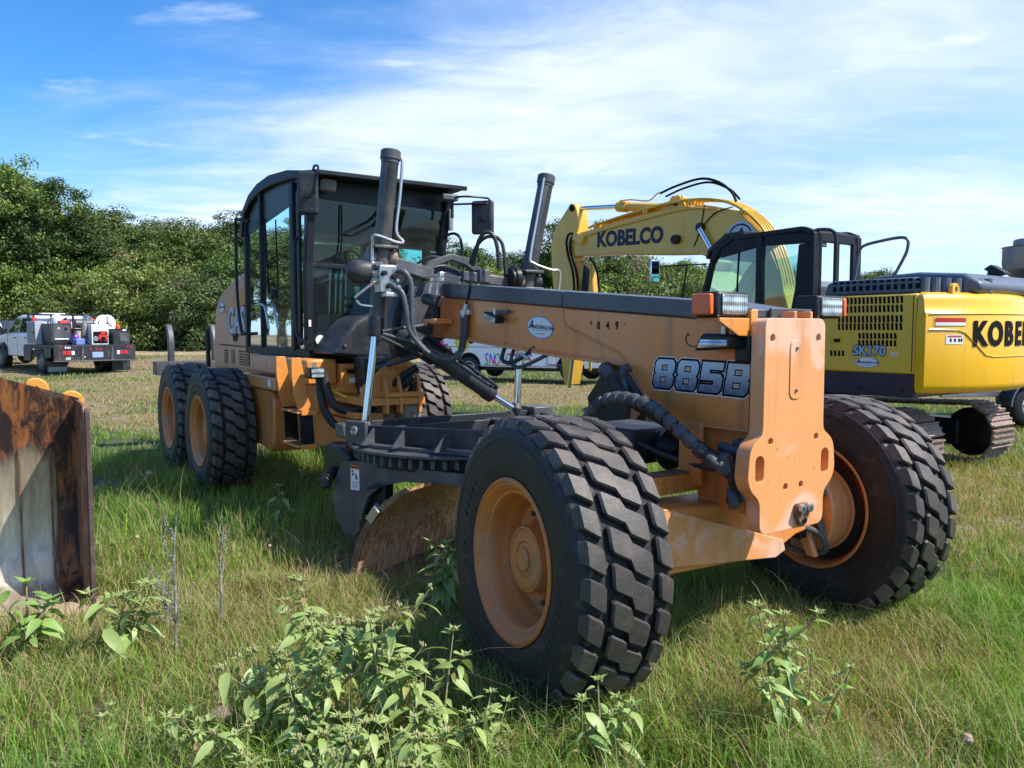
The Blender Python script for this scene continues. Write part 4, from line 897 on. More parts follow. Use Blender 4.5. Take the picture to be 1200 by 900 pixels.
# ---- ripper
def shank(x, y):
    pr = [(0, 0), (.10, 0), (.13, .25), (.10, .42), (-.02, .55), (-.10, .56), (-.06, .47), (.0, .38), (.02, .22)]
    MB().prism([(x + a, 1.22 + b) for a, b in pr], 'y', y - .04, y + .04).build('ripper_shank', M['gunmetal'], GR, .012)
shank(-9.35, -.90); shank(-9.35, -.30); shank(-9.35, .35); shank(-9.35, .95)
MB().box(-9.45, -9.20, -1.12, 1.12, 1.06, 1.25).build('ripper_beam', M['gunmetal'], GR, .01)
for y in (-.45, .45): MB().box(-9.25, -8.0, y - .05, y + .05, 1.0, 1.14).build('ripper_link', M['gunmetal'], GR, .01)
mb = MB(); mb.cyl((-8.2, -.5, 1.30), (-8.2, -.5, 1.80), .05, 12); mb.cyl((-8.30, -.62, 1.2), (-8.30, -.62, 1.7), .03, 10); mb.build('rear_strut', M['black'], GR)
# ============ cab
XF, XR, YC = -4.10, -6.05, .715
cabf = MB()   # black frame: posts and rails
def post(x0, x1, y, z0, z1, t=.05, m='blackcab', nm_='cab_post', y1=None):
    MB().box(x0, x1, y - t, y + t, z0, z1).build(nm_, M[m], GR, .01)
# front posts slightly inclined
for s, yb, yt in ((-1, -.725, -.70), (1, .545, .685)):
    mb = MB(); mb.bar((XF, yb, 1.50), (XF, yb if s < 0 else .60, 2.3), .07, .08, (1, 0, 0)); mb.bar((XF, yb if s < 0 else .60, 2.28), (XF + .05, yt, 3.0), .07, .08, (1, 0, 0)); mb.build('cab_post', M['blackcab'], GR, .008)
post(-4.52, -4.42, -.72, 1.50, 3.05, .03); post(-4.30, -4.22, -.745, 1.55, 2.95, .014, nm_='door_edge')
post(-5.50, -5.44, -.72, 1.50, 3.10, .025); post(-6.08, -6.00, -.70, 1.45, 2.9, .04)
post(-6.08, -6.00, .66, 1.45, 2.9, .04); post(-5.30, -5.22, .66, 1.5, 3.05, .03); post(-4.52, -4.44, .66, 1.5, 3.05, .03)
for s in (-1, 1): MB().box(XR, XF + .02, s * .70 - .035, s * .70 + .035, 1.44, 1.52).build('cab_sill', M['blackcab'], GR, .01)
MB().box(XF - .04, XF + .04, -.70, .58, 1.45, 1.53).build('cab_sill', M['blackcab'], GR, .01)
MB().box(XR - .03, XR + .03, -.70, .66, 1.45, 1.53).build('cab_sill', M['blackcab'], GR, .01)
MB().box(XR, XF, -.68, .62, 1.44, 1.47).build('cab_floor', M['interior'], GR)
MB().box(XF - .015, XF + .02, -.70, .58, 2.245, 2.285).build('window_bar', M['blackcab'], GR, .005)
# roof: curved down at the back, overhanging visor at the front
rp = [(-3.79, 3.055), (-4.10, 3.10), (-4.55, 3.175), (-5.1, 3.215), (-5.5, 3.19), (-5.8, 3.12), (-6.02, 3.0), (-6.13, 2.85), (-6.13, 2.70), (-6.06, 2.72), (-6.04, 2.83), (-5.95, 2.94), (-5.75, 3.03), (-5.4, 3.09), (-5.0, 3.10), (-4.4, 3.07), (-4.1, 3.02), (-3.80, 3.03)]
MB().prism(rp, 'y', -.76, .74).build('cab_roof', M['blackcab'], GR, .015, seg=3)
MB().prism([(-.74, 2.88), (-.70, 3.04), (.70, 3.02), (.72, 2.82), (.62, 2.80), (-.60, 2.86)], 'x', -4.12, -4.07).build('roof_fascia', M['black'], GR, .005)
MB().box(-3.82, -3.785, -.76, .745, 3.02, 3.06).build('visor_edge', M['black'], GR, .006)
for s in (-1, 1): MB().prism([(-6.05, 2.70), (-4.1, 2.90), (-4.1, 3.05), (-4.6, 3.12), (-5.3, 3.13), (-5.8, 3.05), (-6.04, 2.86)], 'y', s * .70 - .012, s * .70 + .012).build('roof_rail', M['black'], GR)
# glass panes
def pane(a, b, c, d, m='glass', t=.006):
    mb = MB(); a, b, c, d = map(Vector, (a, b, c, d)); n_ = (b - a).cross(d - a).normalized() * t
    mb.poly([a, b, c, d]); return mb.build('glass_pane', M[m], GR, smooth=None)
pane((XF, -.69, 1.53), (XF, .50, 1.53), (XF, .58, 2.25), (XF, -.69, 2.25)); pane((XF, -.69, 2.28), (XF, .58, 2.28), (XF + .04, .66, 2.84), (XF + .02, -.66, 2.90))
pane((-5.44, -.72, 1.52), (-4.52, -.72, 1.52), (-4.52, -.71, 3.0), (-5.44, -.71, 3.02)); pane((-6.0, -.72, 1.52), (-5.50, -.72, 1.52), (-5.50, -.71, 3.0), (-6.0, -.71, 2.75)); pane((-4.42, -.72, 1.52), (-4.14, -.72, 1.52), (-4.14, -.70, 2.95), (-4.42, -.71, 2.98))
pane((-6.0, .66, 1.9), (-5.3, .66, 1.9), (-5.3, .68, 3.0), (-6.0, .68, 2.75)); pane((-5.22, .66, 1.52), (-4.52, .66, 1.52), (-4.52, .68, 2.95), (-5.22, .68, 3.0)); pane((-4.44, .65, 1.52), (-4.14, .63, 1.52), (-4.14, .67, 2.9), (-4.44, .67, 2.95))
pane((XR, -.64, 2.0), (XR, .60, 2.0), (XR, .60, 2.75), (XR, -.64, 2.75))
MB().box(XR - .02, XR + .02, -.66, .62, 1.5, 2.0).build('rear_wall', M['interior'], GR)
# wipers
for pts in ([(XF + .05, -.42, 2.82), (XF + .05, -.42, 2.50), (XF + .05, -.44, 2.36)], [(XF + .05, .06, 2.92), (XF + .06, -.14, 2.70), (XF + .055, -.40, 2.56)], [(XF + .05, .10, 2.90), (XF + .06, -.10, 2.66), (XF + .055, -.31, 2.55)], [(XF + .05, -.42, 2.56), (XF + .05, -.30, 2.55)]):
    mb = MB(); mb.tube(pts, .009, 6); mb.build('windscreen_wiper', M['ink'], GR)
# interior: seat, console, steering wheel, dash, levers
seat_ = MB().box(-5.35, -4.85, -.30, .22, 1.85, 1.98).build('operator_seat', M['seat'], GR, .04, seg=3)
MB().prism([(-5.30, 1.95), (-5.18, 1.95), (-5.30, 2.60), (-5.42, 2.60)], 'y', -.26, .18).build('seat_back', M['seat'], seat_, .04, seg=3)
MB().box(-5.25, -4.95, -.20, .12, 1.50, 1.86).build('seat_pedestal', M['interior'], seat_, .01)
MB().prism([(-4.65, 1.50), (-4.40, 1.50), (-4.35, 2.05), (-4.50, 2.32), (-4.60, 2.28)], 'y', -.18, .12).build('steering_console', M['interior'], GR, .02)
mb = MB(); c_ = Vector((-4.55, -.03, 2.42)); n_ = Vector((-.55, 0, .83)).normalized(); u_ = Vector((0, 1, 0)); v_ = n_.cross(u_)
mb.tube([c_ + u_ * .19 * math.cos(2 * PI * k / 24) + v_ * .19 * math.sin(2 * PI * k / 24) for k in range(25)], .014, 8)
for a in (90, 210, 330): mb.tube([c_, c_ + u_ * .19 * math.cos(math.radians(a)) + v_ * .19 * math.sin(math.radians(a))], .010, 6)
mb.build('steering_wheel', M['black'], GR)
MB().box(-4.50, -4.46, -.06, .06, 2.30, 2.44).build('gauge_cluster', M['interior'], GR, .01)
mb = MB(); mb.obox((-4.42, -.02, 2.33), (0, 1, .4), (1, 0, 0), (0, -.4, 1), .05, .004, .035); mb.build('paper_tag', mat('pale_paper', (.5, .52, .42), .7), GR)
for k, y in enumerate((-.42, -.36, -.31, -.26, .24, .30, .35)):
    mb = MB(); mb.cyl((-4.40, y, 1.8), (-4.36, y, 2.18), .008, 6); mb.cyl((-4.36, y, 2.17), (-4.36, y, 2.22), .014, 8); mb.build('control_lever', M['zinc'], GR)
MB().box(-4.55, -4.30, -.48, -.20, 1.50, 1.84).build('pedal_console', M['interior'], GR, .02)
mb = MB()
for k in range(6): mb.box(-4.26, -4.25, -.34, .10, 1.60 + k * .075, 1.63 + k * .075)
for y in (-.10, -.04, .03, .08): mb.cyl((-4.24, y, 1.56), (-4.24, y, 2.05), .005, 5)
mb.build('floor_vent_grille', M['gunmetal'], GR)
MB().obox((-4.25, -.62, 1.62), (0, 1, .35), (1, 0, 0), (0, -.35, 1), .07, .01, .03).build('grey_cloth', mat('grey_rag', (.32, .30, .27), .9), GR, .004)
MB().box(-4.23, -4.22, -.15, .05, 1.58, 1.66).build('paper_sheet', mat('pale_green_sheet', (.35, .5, .46), .7), GR)
mb = MB(); mb.lathe([(0, .0), (.045, 0), (.045, .004), (0, .004)], (XF + .002, -.62, 1.60), (1, 0, 0), 24); mb.build('round_sticker', M['white'], GR)
MB().box(XF + .045, XF + .048, -.742, -.72, 1.72, 1.78).build('white_label', M['white'], GR)
mb = MB(); mb.cyl((-5.0, -.5, 2.9), (-5.0, -.45, 2.75), .01, 6); mb.lathe([(0, 0), (.10, .01), (.10, .03), (0, .04)], (-4.5, .36, 2.70), (.8, -.6, 0), 24); mb.build('cab_fan', M['ink'], GR)
mb = MB(); mb.lathe([(0, .0), (.12, .0), (.13, .02), (.12, .04), (0, .04)], (-4.35, .50, 2.72), (1, -.3, 0), 24); mb.bar((-4.3, .50, 2.72), (-4.2, .64, 2.72), .03, .08); mb.build('cab_fan', M['ink'], GR)
MB().box(-5.9, -5.6, -.66, -.45, 1.55, 1.95).build('first_aid_box', M['red'], GR, .01)
MB().box(-5.98, -5.6, -.30, .3, 1.5, 1.8).build('storage_bin', M['interior'], GR, .02)
# cab lights, mirrors, rails
def mirror(c, w_, h_, yaw, armpts, arm2=None):
    ca, sa_ = math.cos(yaw), math.sin(yaw)
    e = MB().obox(c, (-sa_, ca, 0), (ca, sa_, 0), (0, 0, 1), w_ / 2, .03, h_ / 2).build('side_mirror', M['dark'], GR, .028, seg=4)
    MB().obox(Vector(c) - Vector((ca, sa_, 0)) * .032, (-sa_, ca, 0), (ca, sa_, 0), (0, 0, 1), w_ / 2 - .02, .002, h_ / 2 - .02).build('mirror_glass', M['mirror'], e)
    for p in [armpts] + ([arm2] if arm2 else []):
        mb = MB(); mb.tube(p, .010, 8, 4); mb.build('mirror_arm', M['black'], e)
    MB().cyl(Vector(c) + Vector((ca, sa_, 0)) * .02 + Vector((0, 0, -.02)), Vector(c) + Vector((ca, sa_, 0)) * .07 + Vector((0, 0, -.02)), .025, 10).build('mirror_clamp', M['black'], e)
    return e
mirror((-3.62, -.885, 2.82), .17, .36, math.radians(-28), [(-3.95, -.72, 3.03), (-3.70, -.80, 3.06), (-3.56, -.815, 3.03), (-3.56, -.835, 2.92), (-3.56, -.85, 2.82)])
mirror((-3.70, .865, 2.765), .22, .32, math.radians(-50), [(-3.95, .62, 2.94), (-3.72, .64, 2.945), (-3.66, .84, 2.945), (-3.63, .90, 2.92), (-3.64, .90, 2.78)], [(-3.8, .60, 2.88), (-3.66, .84, 2.89), (-3.64, .89, 2.89)])
wl = MB().obox((-3.86, .575, 2.945), (0, 1, 0), (1, 0, 0), (0, 0, 1), .085, .06, .03).build('roof_lamp_bracket', M['gunmetal'], GR, .012)
MB().cyl((-3.86, .62, 2.92), (-3.86, .62, 2.76), .016, 8).build('hinge_rod', M['black'], wl); MB().box(-4.02, -3.98, .66, .70, 2.66, 2.86).build('door_hinge', M['steel'], GR, .004)
wl = MB().obox((-3.95, -.58, 2.96), (0, 1, -.1), (1, 0, 0), (0, .1, 1), .06, .05, .05).build('roof_work_lamp', mat('rusty_lamp_shell', (.22, .16, .12), .6), GR, .012)
MB().lathe([(0, .0), (.035, .0), (.04, .01), (0, .012)], (-3.90, -.60, 2.95), (1, 0, 0), 16).build('work_lamp_lens', M['gunmetal'], wl)
H([(-4.02, .62, 2.60), (-3.90, .66, 2.62), (-3.84, .70, 2.56), (-3.84, .71, 2.40), (-3.86, .68, 2.25)], .014, 'black', 'grab_rail')
H([(-5.70, -.78, 2.83), (-5.86, -.85, 2.86), (-5.92, -.86, 2.80), (-5.92, -.86, 2.12), (-5.80, -.86, 1.70), (-5.72, -.83, 1.655), (-5.60, -.75, 1.655)], .017, 'black', 'grab_rail')
H([(-4.16, -.76, 2.50), (-4.22, -.80, 2.44), (-4.22, -.80, 1.75), (-4.14, -.79, 1.62), (-4.0, -.75, 1.56)], .016, 'black', 'grab_rail')
mb = MB(); mb.tube([(-5.2, -.765, 2.8), (-5.18, -.765, 2.6), (-5.12, -.765, 2.05)], .008, 6); mb.build('door_wiper', M['ink'], GR)
MB().box(-5.16, -5.06, -.76, -.725, 2.0, 2.10).build('door_handle', M['black'], GR, .01)
MB().cyl((-6.12, -.55, 2.92), (-6.16, -.55, 2.98), .04, 14).build('beacon_lens', M['redlens'], GR)
mb = MB(); mb.tube([(-6.1, -.60, 2.78), (-6.4, -.72, 2.80)], .010, 6); mb.tube([(-5.4, -.5, 3.20), (-5.4, -.5, 3.30)], .03, 10); mb.build('antenna', M['black'], GR)
H([(-5.60, -.765, 1.95), (-5.30, -.765, 1.94), (-5.18, -.765, 1.78), (-5.14, -.765, 1.70)], .012, 'zinc', 'door_rail')
# dark cowl in front of the cab
cw = [(-.73, 1.485), (-.54, 1.74), (-.46, 1.80), (-.36, 1.83), (-.30, 2.0), (-.20, 2.20), (-.12, 2.27), (.46, 2.28), (.44, 2.0), (.14, 1.78), (.02, 1.50), (-.05, 1.30), (-.16, 1.30), (-.20, 1.45), (-.55, 1.46)]
MB().prism(cw, 'x', -4.05, -3.52).build('front_cowl', M['dark'], GR, .03, seg=3)
mb = MB(); mb.prism([(-.52, 1.46), (-.12, 1.46), (-.05, 1.15), (-.12, .98), (-.40, 1.0), (-.50, 1.2)], 'x', -3.60, -3.40); mb.build('side_guard', M['dark'], GR, .015)
for y, z in ((-.62, 1.56), (-.3, 1.62), (-.26, 2.02), (.1, 2.2), (-.18, 1.5)): MB().cyl((-3.52, y, z), (-3.508, y, z), .012, 8).build('bolt', M['steel'], GR)
mb = MB(); mb.tube([(-3.50, .0, 2.24), (-3.3, .08, 2.32), (-3.2, .16, 2.30)], .012, 8, 4); mb.build('hydraulic_pipe', M['gunmetal'], GR)
mb = MB(); mb.prism([(-.40, 1.95), (-.33, 2.12), (-.2, 2.24), (-.02, 2.30), (.14, 2.27), (.3, 2.16), (.28, 2.12), (.1, 2.22), (-.02, 2.25), (-.18, 2.19), (-.29, 2.08), (-.36, 1.94)], 'x', -2.80, -2.74); mb.build('saddle_arc', M['gunmetal'], GR, .004)
# ============================================================ EXCAVATOR
EX = empty('excavator', (4.1857, 11.0528, 0), math.radians(126))
tag(EX, 'yellow tracked excavator with black cab parked behind the orange grader', 'excavator')
# tracks
def track(yc, shoe_me=[None]):
    R_, xr, xf = .36, -1.68, 1.68; zc = .40
    fr_ = MB(); fr_.box(xr + .1, xf - .1, yc - .16, yc + .16, .22, .56)
    t = fr_.build('track', M['black'], EX, .03)
    if shoe_me[0] is None:
        s = MB(); s.box(-.086, .086, -.29, .29, -.012, .012)
        for x in (-.07, 0, .07): s.box(x - .008, x + .008, -.285, .285, .012, .034)
        shoe_me[0] = s.mesh('track_shoe', M['shoe'])
    mb = MB(); mb.box(-.075, .075, -.09, .09, -.07, -.012); 
    L1 = xf - xr; per = 2 * L1 + 2 * PI * R_; n = 46
    for k in range(n):
        d = per * k / n
        if d < L1: x, z, a = xr + d, zc + R_, 0
        elif d < L1 + PI * R_: th = (d - L1) / R_; x, z, a = xf + R_ * math.sin(th), zc + R_ * math.cos(th), th
        elif d < 2 * L1 + PI * R_: x, z, a = xf - (d - L1 - PI * R_), zc - R_, PI
        else: th = (d - 2 * L1 - PI * R_) / R_; x, z, a = xr - R_ * math.sin(th), zc - R_ * math.cos(th), PI + th
        if a == 0: z -= .05 * math.sin(PI * (x - xr) / L1)
        o = bpy.data.objects.new('track_shoe', shoe_me[0]); col.objects.link(o); o.parent = t
        o.location = (x, yc, z); o.rotation_euler = (0, a, 0)
    for x, nm in ((xr, 'sprocket'), (xf, 'idler_wheel')):
        mb = MB(); mb.lathe([(0, -.10), (.10, -.10), (.12, -.06), (.28, -.05), (.31, -.03), (.31, .03), (.28, .05), (.12, .06), (.10, .10), (0, .10)], (x, yc, zc), (0, 1, 0), 32); mb.build(nm, M['black'], t)
    for k in range(6):
        MB().cyl((xr + .5 + k * .47, yc - .14, .16), (xr + .5 + k * .47, yc + .14, .16), .10, 16).build('track_roller', M['black'], t)
    return t
track(.9); track(-.9)
MB().box(-1.0, 1.0, -.75, .75, .38, .62).build('undercarriage_frame', M['black'], EX, .03)
mb = MB(); mb.lathe([(0, .60), (.55, .60), (.58, .64), (.58, .92), (0, .92)], (0, 0, 0), (0, 0, 1), 40); mb.build('slew_ring', M['black'], EX)
# house deck and skirts
MB().box(-2.0, 1.15, -1.25, 1.25, .95, 1.06).build('house_deck', M['darkblue'], EX, .015)
MB().prism([(-2.03, 1.0), (-1.95, .95), (1.2, .95), (1.25, 1.02), (1.25, 1.20), (-2.03, 1.20)], 'y', 1.20, 1.262).build('side_skirt', M['darkblue'], EX, .012)
MB().prism([(-2.03, .95), (1.2, .95), (1.25, 1.20), (-2.03, 1.20)], 'y', -1.262, -1.20).build('side_skirt', M['darkblue'], EX, .012)
# body panel with vents
MB().box(-2.03, -.80, -1.24, 1.24, 1.20, 2.09).build('engine_bay', M['yellowside'], EX, .03)
MB().box(-.80, 1.1, -1.24, .10, 1.20, 1.95).build('right_side_body', M['yellowside'], EX, .03)
MB().box(-2.025, -.82, 1.241, 1.256, 1.22, 2.075).build('side_door', M['yellowside'], EX, .008)
vent = MB()
def slots(x0, x1, n, z, h_):
    for k in range(n):
        x = x0 + (x1 - x0) * k / (n - 1)
        vent.poly([(x - .016, 1.2575, z - h_ / 2), (x + .013, 1.2575, z - h_ / 2), (x + .019, 1.2575, z + h_ / 2), (x - .010, 1.2575, z + h_ / 2)])
for z in (2.025, 1.93, 1.815, 1.73): slots(-1.12, -1.86, 16, z, .078)
for z in (1.625, 1.545): slots(-1.38, -1.80, 10, z, .066)
slots(-1.03, -1.18, 4, 1.42, .065)
v = vent.build('vent_slots', M['ink'], EX); v['kind'] = 'stuff'
MB().box(-1.17, -1.02, 1.257, 1.262, 1.53, 1.61).build('door_latch', M['yellow'], EX, .004)
MB().box(-1.14, -1.06, 1.262, 1.266, 1.55, 1.59).build('latch_pad', M['ink'], EX, .003)
SZ = (0, 0, 1); XD = (-1, 0, 0)
t = textobj('model_lettering', 'SK170', .15, M['navy'], EX, (-1.50, 1.260, 1.455), XD, SZ, .0008, .012, .0, 1.0)
textobj('lettering_fill', 'SK170', .15, mat('pale_blue_print', (.35, .50, .68), .35), t, (-1.50, 1.2618, 1.455), XD, SZ, .0008, .004, .0, 1.0)
textobj('model_lettering', 'LC', .06, M['white'], EX, (-1.79, 1.260, 1.425), XD, SZ, .0008, .003)
decal_oval(EX, (-1.47, 1.258, 1.325), XD, SZ, .30, .12)
for x in (-1.99, -.84): MB().box(x - .004, x + .004, 1.2565, 1.259, 1.24, 2.06).build('panel_gap', M['ink'], EX)
for z in (1.35, 1.95): MB().box(-.90, -.84, 1.257, 1.275, z - .04, z + .04).build('door_hinge', M['yellowside'], EX, .004)
for x in (-1.9, -1.4, -.9): MB().cyl((x, 1.262, 1.03), (x, 1.270, 1.03), .018, 8).build('bolt', M['black'], EX)
# counterweight on the tail circle
def tail(R_, th, n=28): return [(-R_ * math.cos(a), R_ * math.sin(a)) for a in [th - 2 * th * k / n for k in range(n + 1)]]
def sweep_z(rows, name, m, parent):
    """rows: (z, radius, half angle); closed tail shape lofted in z"""
    mb = MB(); rg = []
    for z, r, th in rows:
        pts = tail(r, th) + [(-2.04, -r * math.sin(th) * .995), (-2.04, r * math.sin(th) * .995)]
        rg.append([mb.av((x, y, z)) for x, y in pts])
    n = len(rg[0])
    for a, b in zip(rg, rg[1:]):
        for j in range(n): mb.face((a[j], a[(j + 1) % n], b[(j + 1) % n], b[j]))
    mb.face(rg[0][::-1]); mb.face(rg[-1]); return mb.build(name, m, parent, smooth=38)
T31 = math.radians(31)
cwt = sweep_z([(1.0, 2.40, T31 * .99), (1.02, 2.46, T31), (1.06, 2.49, T31), (1.10, 2.5, T31), (1.86, 2.5, T31), (1.885, 2.49, T31), (1.90, 2.475, T31), (2.0, 2.46, T31), (2.05, 2.445, T31), (2.08, 2.42, T31 * .995), (2.10, 2.37, T31 * .985)], 'counterweight', M['yellow'], EX)
def curved_panel(th0, th1, z0, z1, r, name, m, parent, n=8, taper=0):
    mb = MB(); a = []; b = []
    for k in range(n + 1):
        th = math.radians(th0 + (th1 - th0) * k / n); z1k = z1
        a.append(mb.av((-r * math.cos(th), r * math.sin(th), z0))); b.append(mb.av((-r * math.cos(th), r * math.sin(th), z1k)))
    for k in range(n): mb.face((a[k], a[k + 1], b[k + 1], b[k]))
    return mb.build(name, m, parent, smooth=40)
rf = curved_panel(29, 19.5, 1.73, 1.83, 2.502, 'reflector_surround', M['yellowside'], cwt)
curved_panel(28.5, 20, 1.775, 1.82, 2.506, 'reflector', M['redlens'], rf); curved_panel(28.5, 20, 1.738, 1.773, 2.506, 'reflector', M['white'], rf)
ws = curved_panel(25.5, 20.6, 1.54, 1.64, 2.503, 'warning_sticker', M['white'], cwt)
curved_panel(25.0, 21.0, 1.615, 1.632, 2.505, 'sticker_band', M['redink'], ws)
for th in (24.4, 23.2, 22, 21.3): curved_panel(th, th - .5, 1.565, 1.60, 2.505, 'sticker_print', M['ink'], ws, 1)
def arcline(th0, th1, z0, z1, n=10): return [(-2.504 * math.cos(math.radians(th0 + (th1 - th0) * k / n)), 2.504 * math.sin(math.radians(th0 + (th1 - th0) * k / n)), z0 + (z1 - z0) * k / n) for k in range(n + 1)]
mb = MB(); mb.tube(arcline(30, -30, 1.868, 1.868, 30), .006, 5); mb.tube(arcline(30, 22, 1.70, 1.69) + arcline(20, 13, 1.66, 1.42) + arcline(10, -25, 1.40, 1.40), .007, 5); mb.build('pressed_crease', M['yellow'], cwt)
for k, (c, th, wd) in enumerate(zip('KOBELCO', (15.3, 9.4, 3.6, -1.5, -6.2, -11.3, -17.2), (1, 1, 1, 1, 1, 1, 1))):
    a = math.radians(th); p = Vector((-2.507 * math.cos(a), 2.507 * math.sin(a), 1.64)); xd = Vector((-math.sin(a), -math.cos(a), 0))
    textobj('maker_lettering', c, .36, M['ink'], cwt, p, xd, SZ, .002, .016, 0, .86)
for x in (.85, -.85):
    mb = MB(); mb.prism([(x - .08 + 0, 2.08), (x + .08, 2.08), (x + .08, 2.15), (x + .045, 2.20), (x - .045, 2.20), (x - .08, 2.15)], 'x', -2.22, -2.18)
    q = MB(); pr = [(.08 * math.cos(a), .08 * math.sin(a)) for a in [PI * k / 10 for k in range(11)]]
    l_ = MB(); l_.prism([(x + y, 2.12 + z) for y, z in pr] + [(x - .08, 2.06), (x + .08, 2.06)], 'x', -2.24, -2.19); lug = l_.build('lifting_eye', M['yellow'], cwt, .006)
    MB().cyl((-2.243, x, 2.135), (-2.2405, x, 2.135), .03, 14).build('eye_hole', M['gunmetal'], lug)
# hood
MB().prism([(-2.0, 2.095), (-.86, 2.095), (-.90, 2.24), (-1.0, 2.27), (-1.95, 2.27), (-2.0, 2.22)], 'y', -.10, 1.18).build('engine_hood', M['bluegrey'], EX, .03, seg=3)
mb = MB(); mb.prism([(-.9, 2.095), (-2.36, 2.095), (-2.40, 2.20), (-2.2, 2.32), (-1.7, 2.36), (-1.2, 2.34), (-.95, 2.25)], 'y', -.95, .62); mb.build('engine_hood', M['bluegrey'], EX, .05, seg=3)
sl_ = MB()
for k in range(13):
    x = -.98 - k * .082
    for z, zz in ((2.225, 2.255), (2.14, 2.20)): sl_.poly([(x, 1.1815, z), (x - .05, 1.1815, z), (x - .05, 1.1815, zz), (x, 1.1815, zz)])
sl_.build('hood_slots', M['ink'], EX)['kind'] = 'stuff'
for k in range(7): MB().cyl((-2.02 - k * .05, 1.10 - k * .13, 2.10), (-2.02 - k * .05, 1.10 - k * .13, 2.26), .055, 10).build('hood_rib', M['bluegrey'], EX)
mb = MB(); mb.cyl((-2.0, -.45, 2.20), (-2.05, -.45, 2.38), .06, 14); mb.prism([(-2.1, 2.33), (-1.97, 2.42), (-2.05, 2.47), (-2.22, 2.36)], 'y', -.53, -.37); mb.build('exhaust_pipe', M['black'], EX, .01)
mb = MB(); mb.prism([(-2.25, 2.10), (-1.95, 2.10), (-1.95, 2.20), (-2.15, 2.18)], 'y', -.95, -.70); mb.build('mirror_pod', M['black'], EX, .03)
# handrails
def HX(pts, r, m='bluegrey', nm_='grab_rail', sm=5):
    mb = MB(); mb.tube(pts, r, 8, sm); return mb.build(nm_, M[m], EX)
HX([(-1.10, .95, 2.24), (-1.14, .95, 2.45), (-1.16, .95, 2.60), (-1.22, .95, 2.68), (-1.45, .95, 2.72), (-1.66, .95, 2.735), (-1.74, .95, 2.70), (-1.74, .95, 2.60), (-1.70, .95, 2.50), (-1.58, .95, 2.28)], .018)
HX([(-.60, 1.22, 1.95), (-.62, 1.22, 2.4), (-.66, 1.22, 2.76), (-.72, 1.20, 2.88), (-.80, 1.13, 2.90), (-.87, 1.05, 2.88), (-.90, 1.02, 2.78), (-.90, 1.02, 2.4), (-.88, 1.02, 2.0)], .020, 'black')
# cab
cb = [(-.74, 1.20), (.98, 1.20), (1.02, 1.6), (.98, 2.0), (.80, 2.60), (.66, 2.80), (.45, 2.90), (-.60, 2.92), (-.74, 2.86)]
for y in (.28, 1.19):
    mb = MB()
for y0, y1 in ((.26, .31), (1.19, 1.25)):
    # side frames as rings of bars
    t_ = MB(); n = len(cb)
    for k in range(n):
        a = Vector((cb[k][0], (y0 + y1) / 2, cb[k][1])); b = Vector((cb[(k + 1) % n][0], (y0 + y1) / 2, cb[(k + 1) % n][1])); t_.bar(a, b, .06, .09, (0, 1, 0))
    t_.build('cab_side_frame', M['blackcab'], EX, .008)
MB().box(-.02, .07, 1.185, 1.262, 1.2, 2.90).build('door_post', M['blackcab'], EX, .01)
MB().prism([(-.72, 1.2), (.05, 1.2), (.0, 1.85), (-.10, 1.98), (-.35, 1.95), (-.62, 1.93), (-.72, 1.93)], 'y', 1.19, 1.245).build('door_panel', M['blackcab'], EX, .01)
MB().prism([(.07, 1.2), (1.0, 1.2), (1.0, 1.90), (.07, 1.86)], 'y', 1.19, 1.245).build('door_panel', M['blackcab'], EX, .01)
MB().prism([(-.74, 2.74), (-.05, 2.76), (-.05, 2.90), (-.74, 2.9)], 'y', 1.19, 1.25).build('door_header', M['blackcab'], EX, .008)
MB().prism([(.05, 2.76), (.66, 2.66), (.62, 2.85), (.4, 2.92), (.05, 2.92)], 'y', 1.19, 1.25).build('door_header', M['blackcab'], EX, .008)
mb = MB(); mb.prism([(-.60, 1.9), (-.44, 1.9), (-.50, 2.2), (-.54, 2.74), (-.74, 2.74), (-.74, 1.9)], 'y', 1.19, 1.25); mb.build('cab_rear_post', M['blackcab'], EX, .02)
MB().prism([(-.76, 2.84), (-.62, 2.93), (.5, 2.93), (.78, 2.78), (.84, 2.62), (.80, 2.60), (.62, 2.80), (.44, 2.88), (-.70, 2.86)], 'y', .26, 1.25).build('cab_roof', M['blackcab'], EX, .015)
MB().prism([(.30, 2.93), (.55, 2.925), (.84, 2.76), (.90, 2.66), (.93, 2.68), (.88, 2.80), (.60, 2.98), (.30, 2.99)], 'y', .28, 1.22).build('sun_visor', M['black'], EX, .004)
MB().box(-.76, -.70, .28, .40, 1.2, 2.88).build('cab_rear_post', M['blackcab'], EX, .02); MB().box(-.76, -.70, 1.06, 1.24, 1.2, 2.88).build('cab_rear_post', M['blackcab'], EX, .03)
MB().box(-.76, -.70, .3, 1.2, 1.2, 2.02).build('cab_rear_panel', M['blackcab'], EX, .01); MB().box(-.76, -.70, .3, 1.2, 2.76, 2.88).build('cab_rear_panel', M['blackcab'], EX, .01)
MB().box(-.755, -.73, .70, .76, 2.02, 2.76).build('window_divider', M['blackcab'], EX, .005)
def paneX(pts, m='glassclear'):
    mb = MB(); mb.poly(pts); return mb.build('glass_pane', M[m], EX, smooth=None)
paneX([(-.56, 1.22, 1.9), (-.05, 1.22, 1.9), (-.05, 1.22, 2.78), (-.56, 1.22, 2.78)]); paneX([(.07, 1.22, 1.85), (1.0, 1.22, 1.88), (.80, 1.22, 2.6), (.66, 1.22, 2.7), (.07, 1.22, 2.8)])
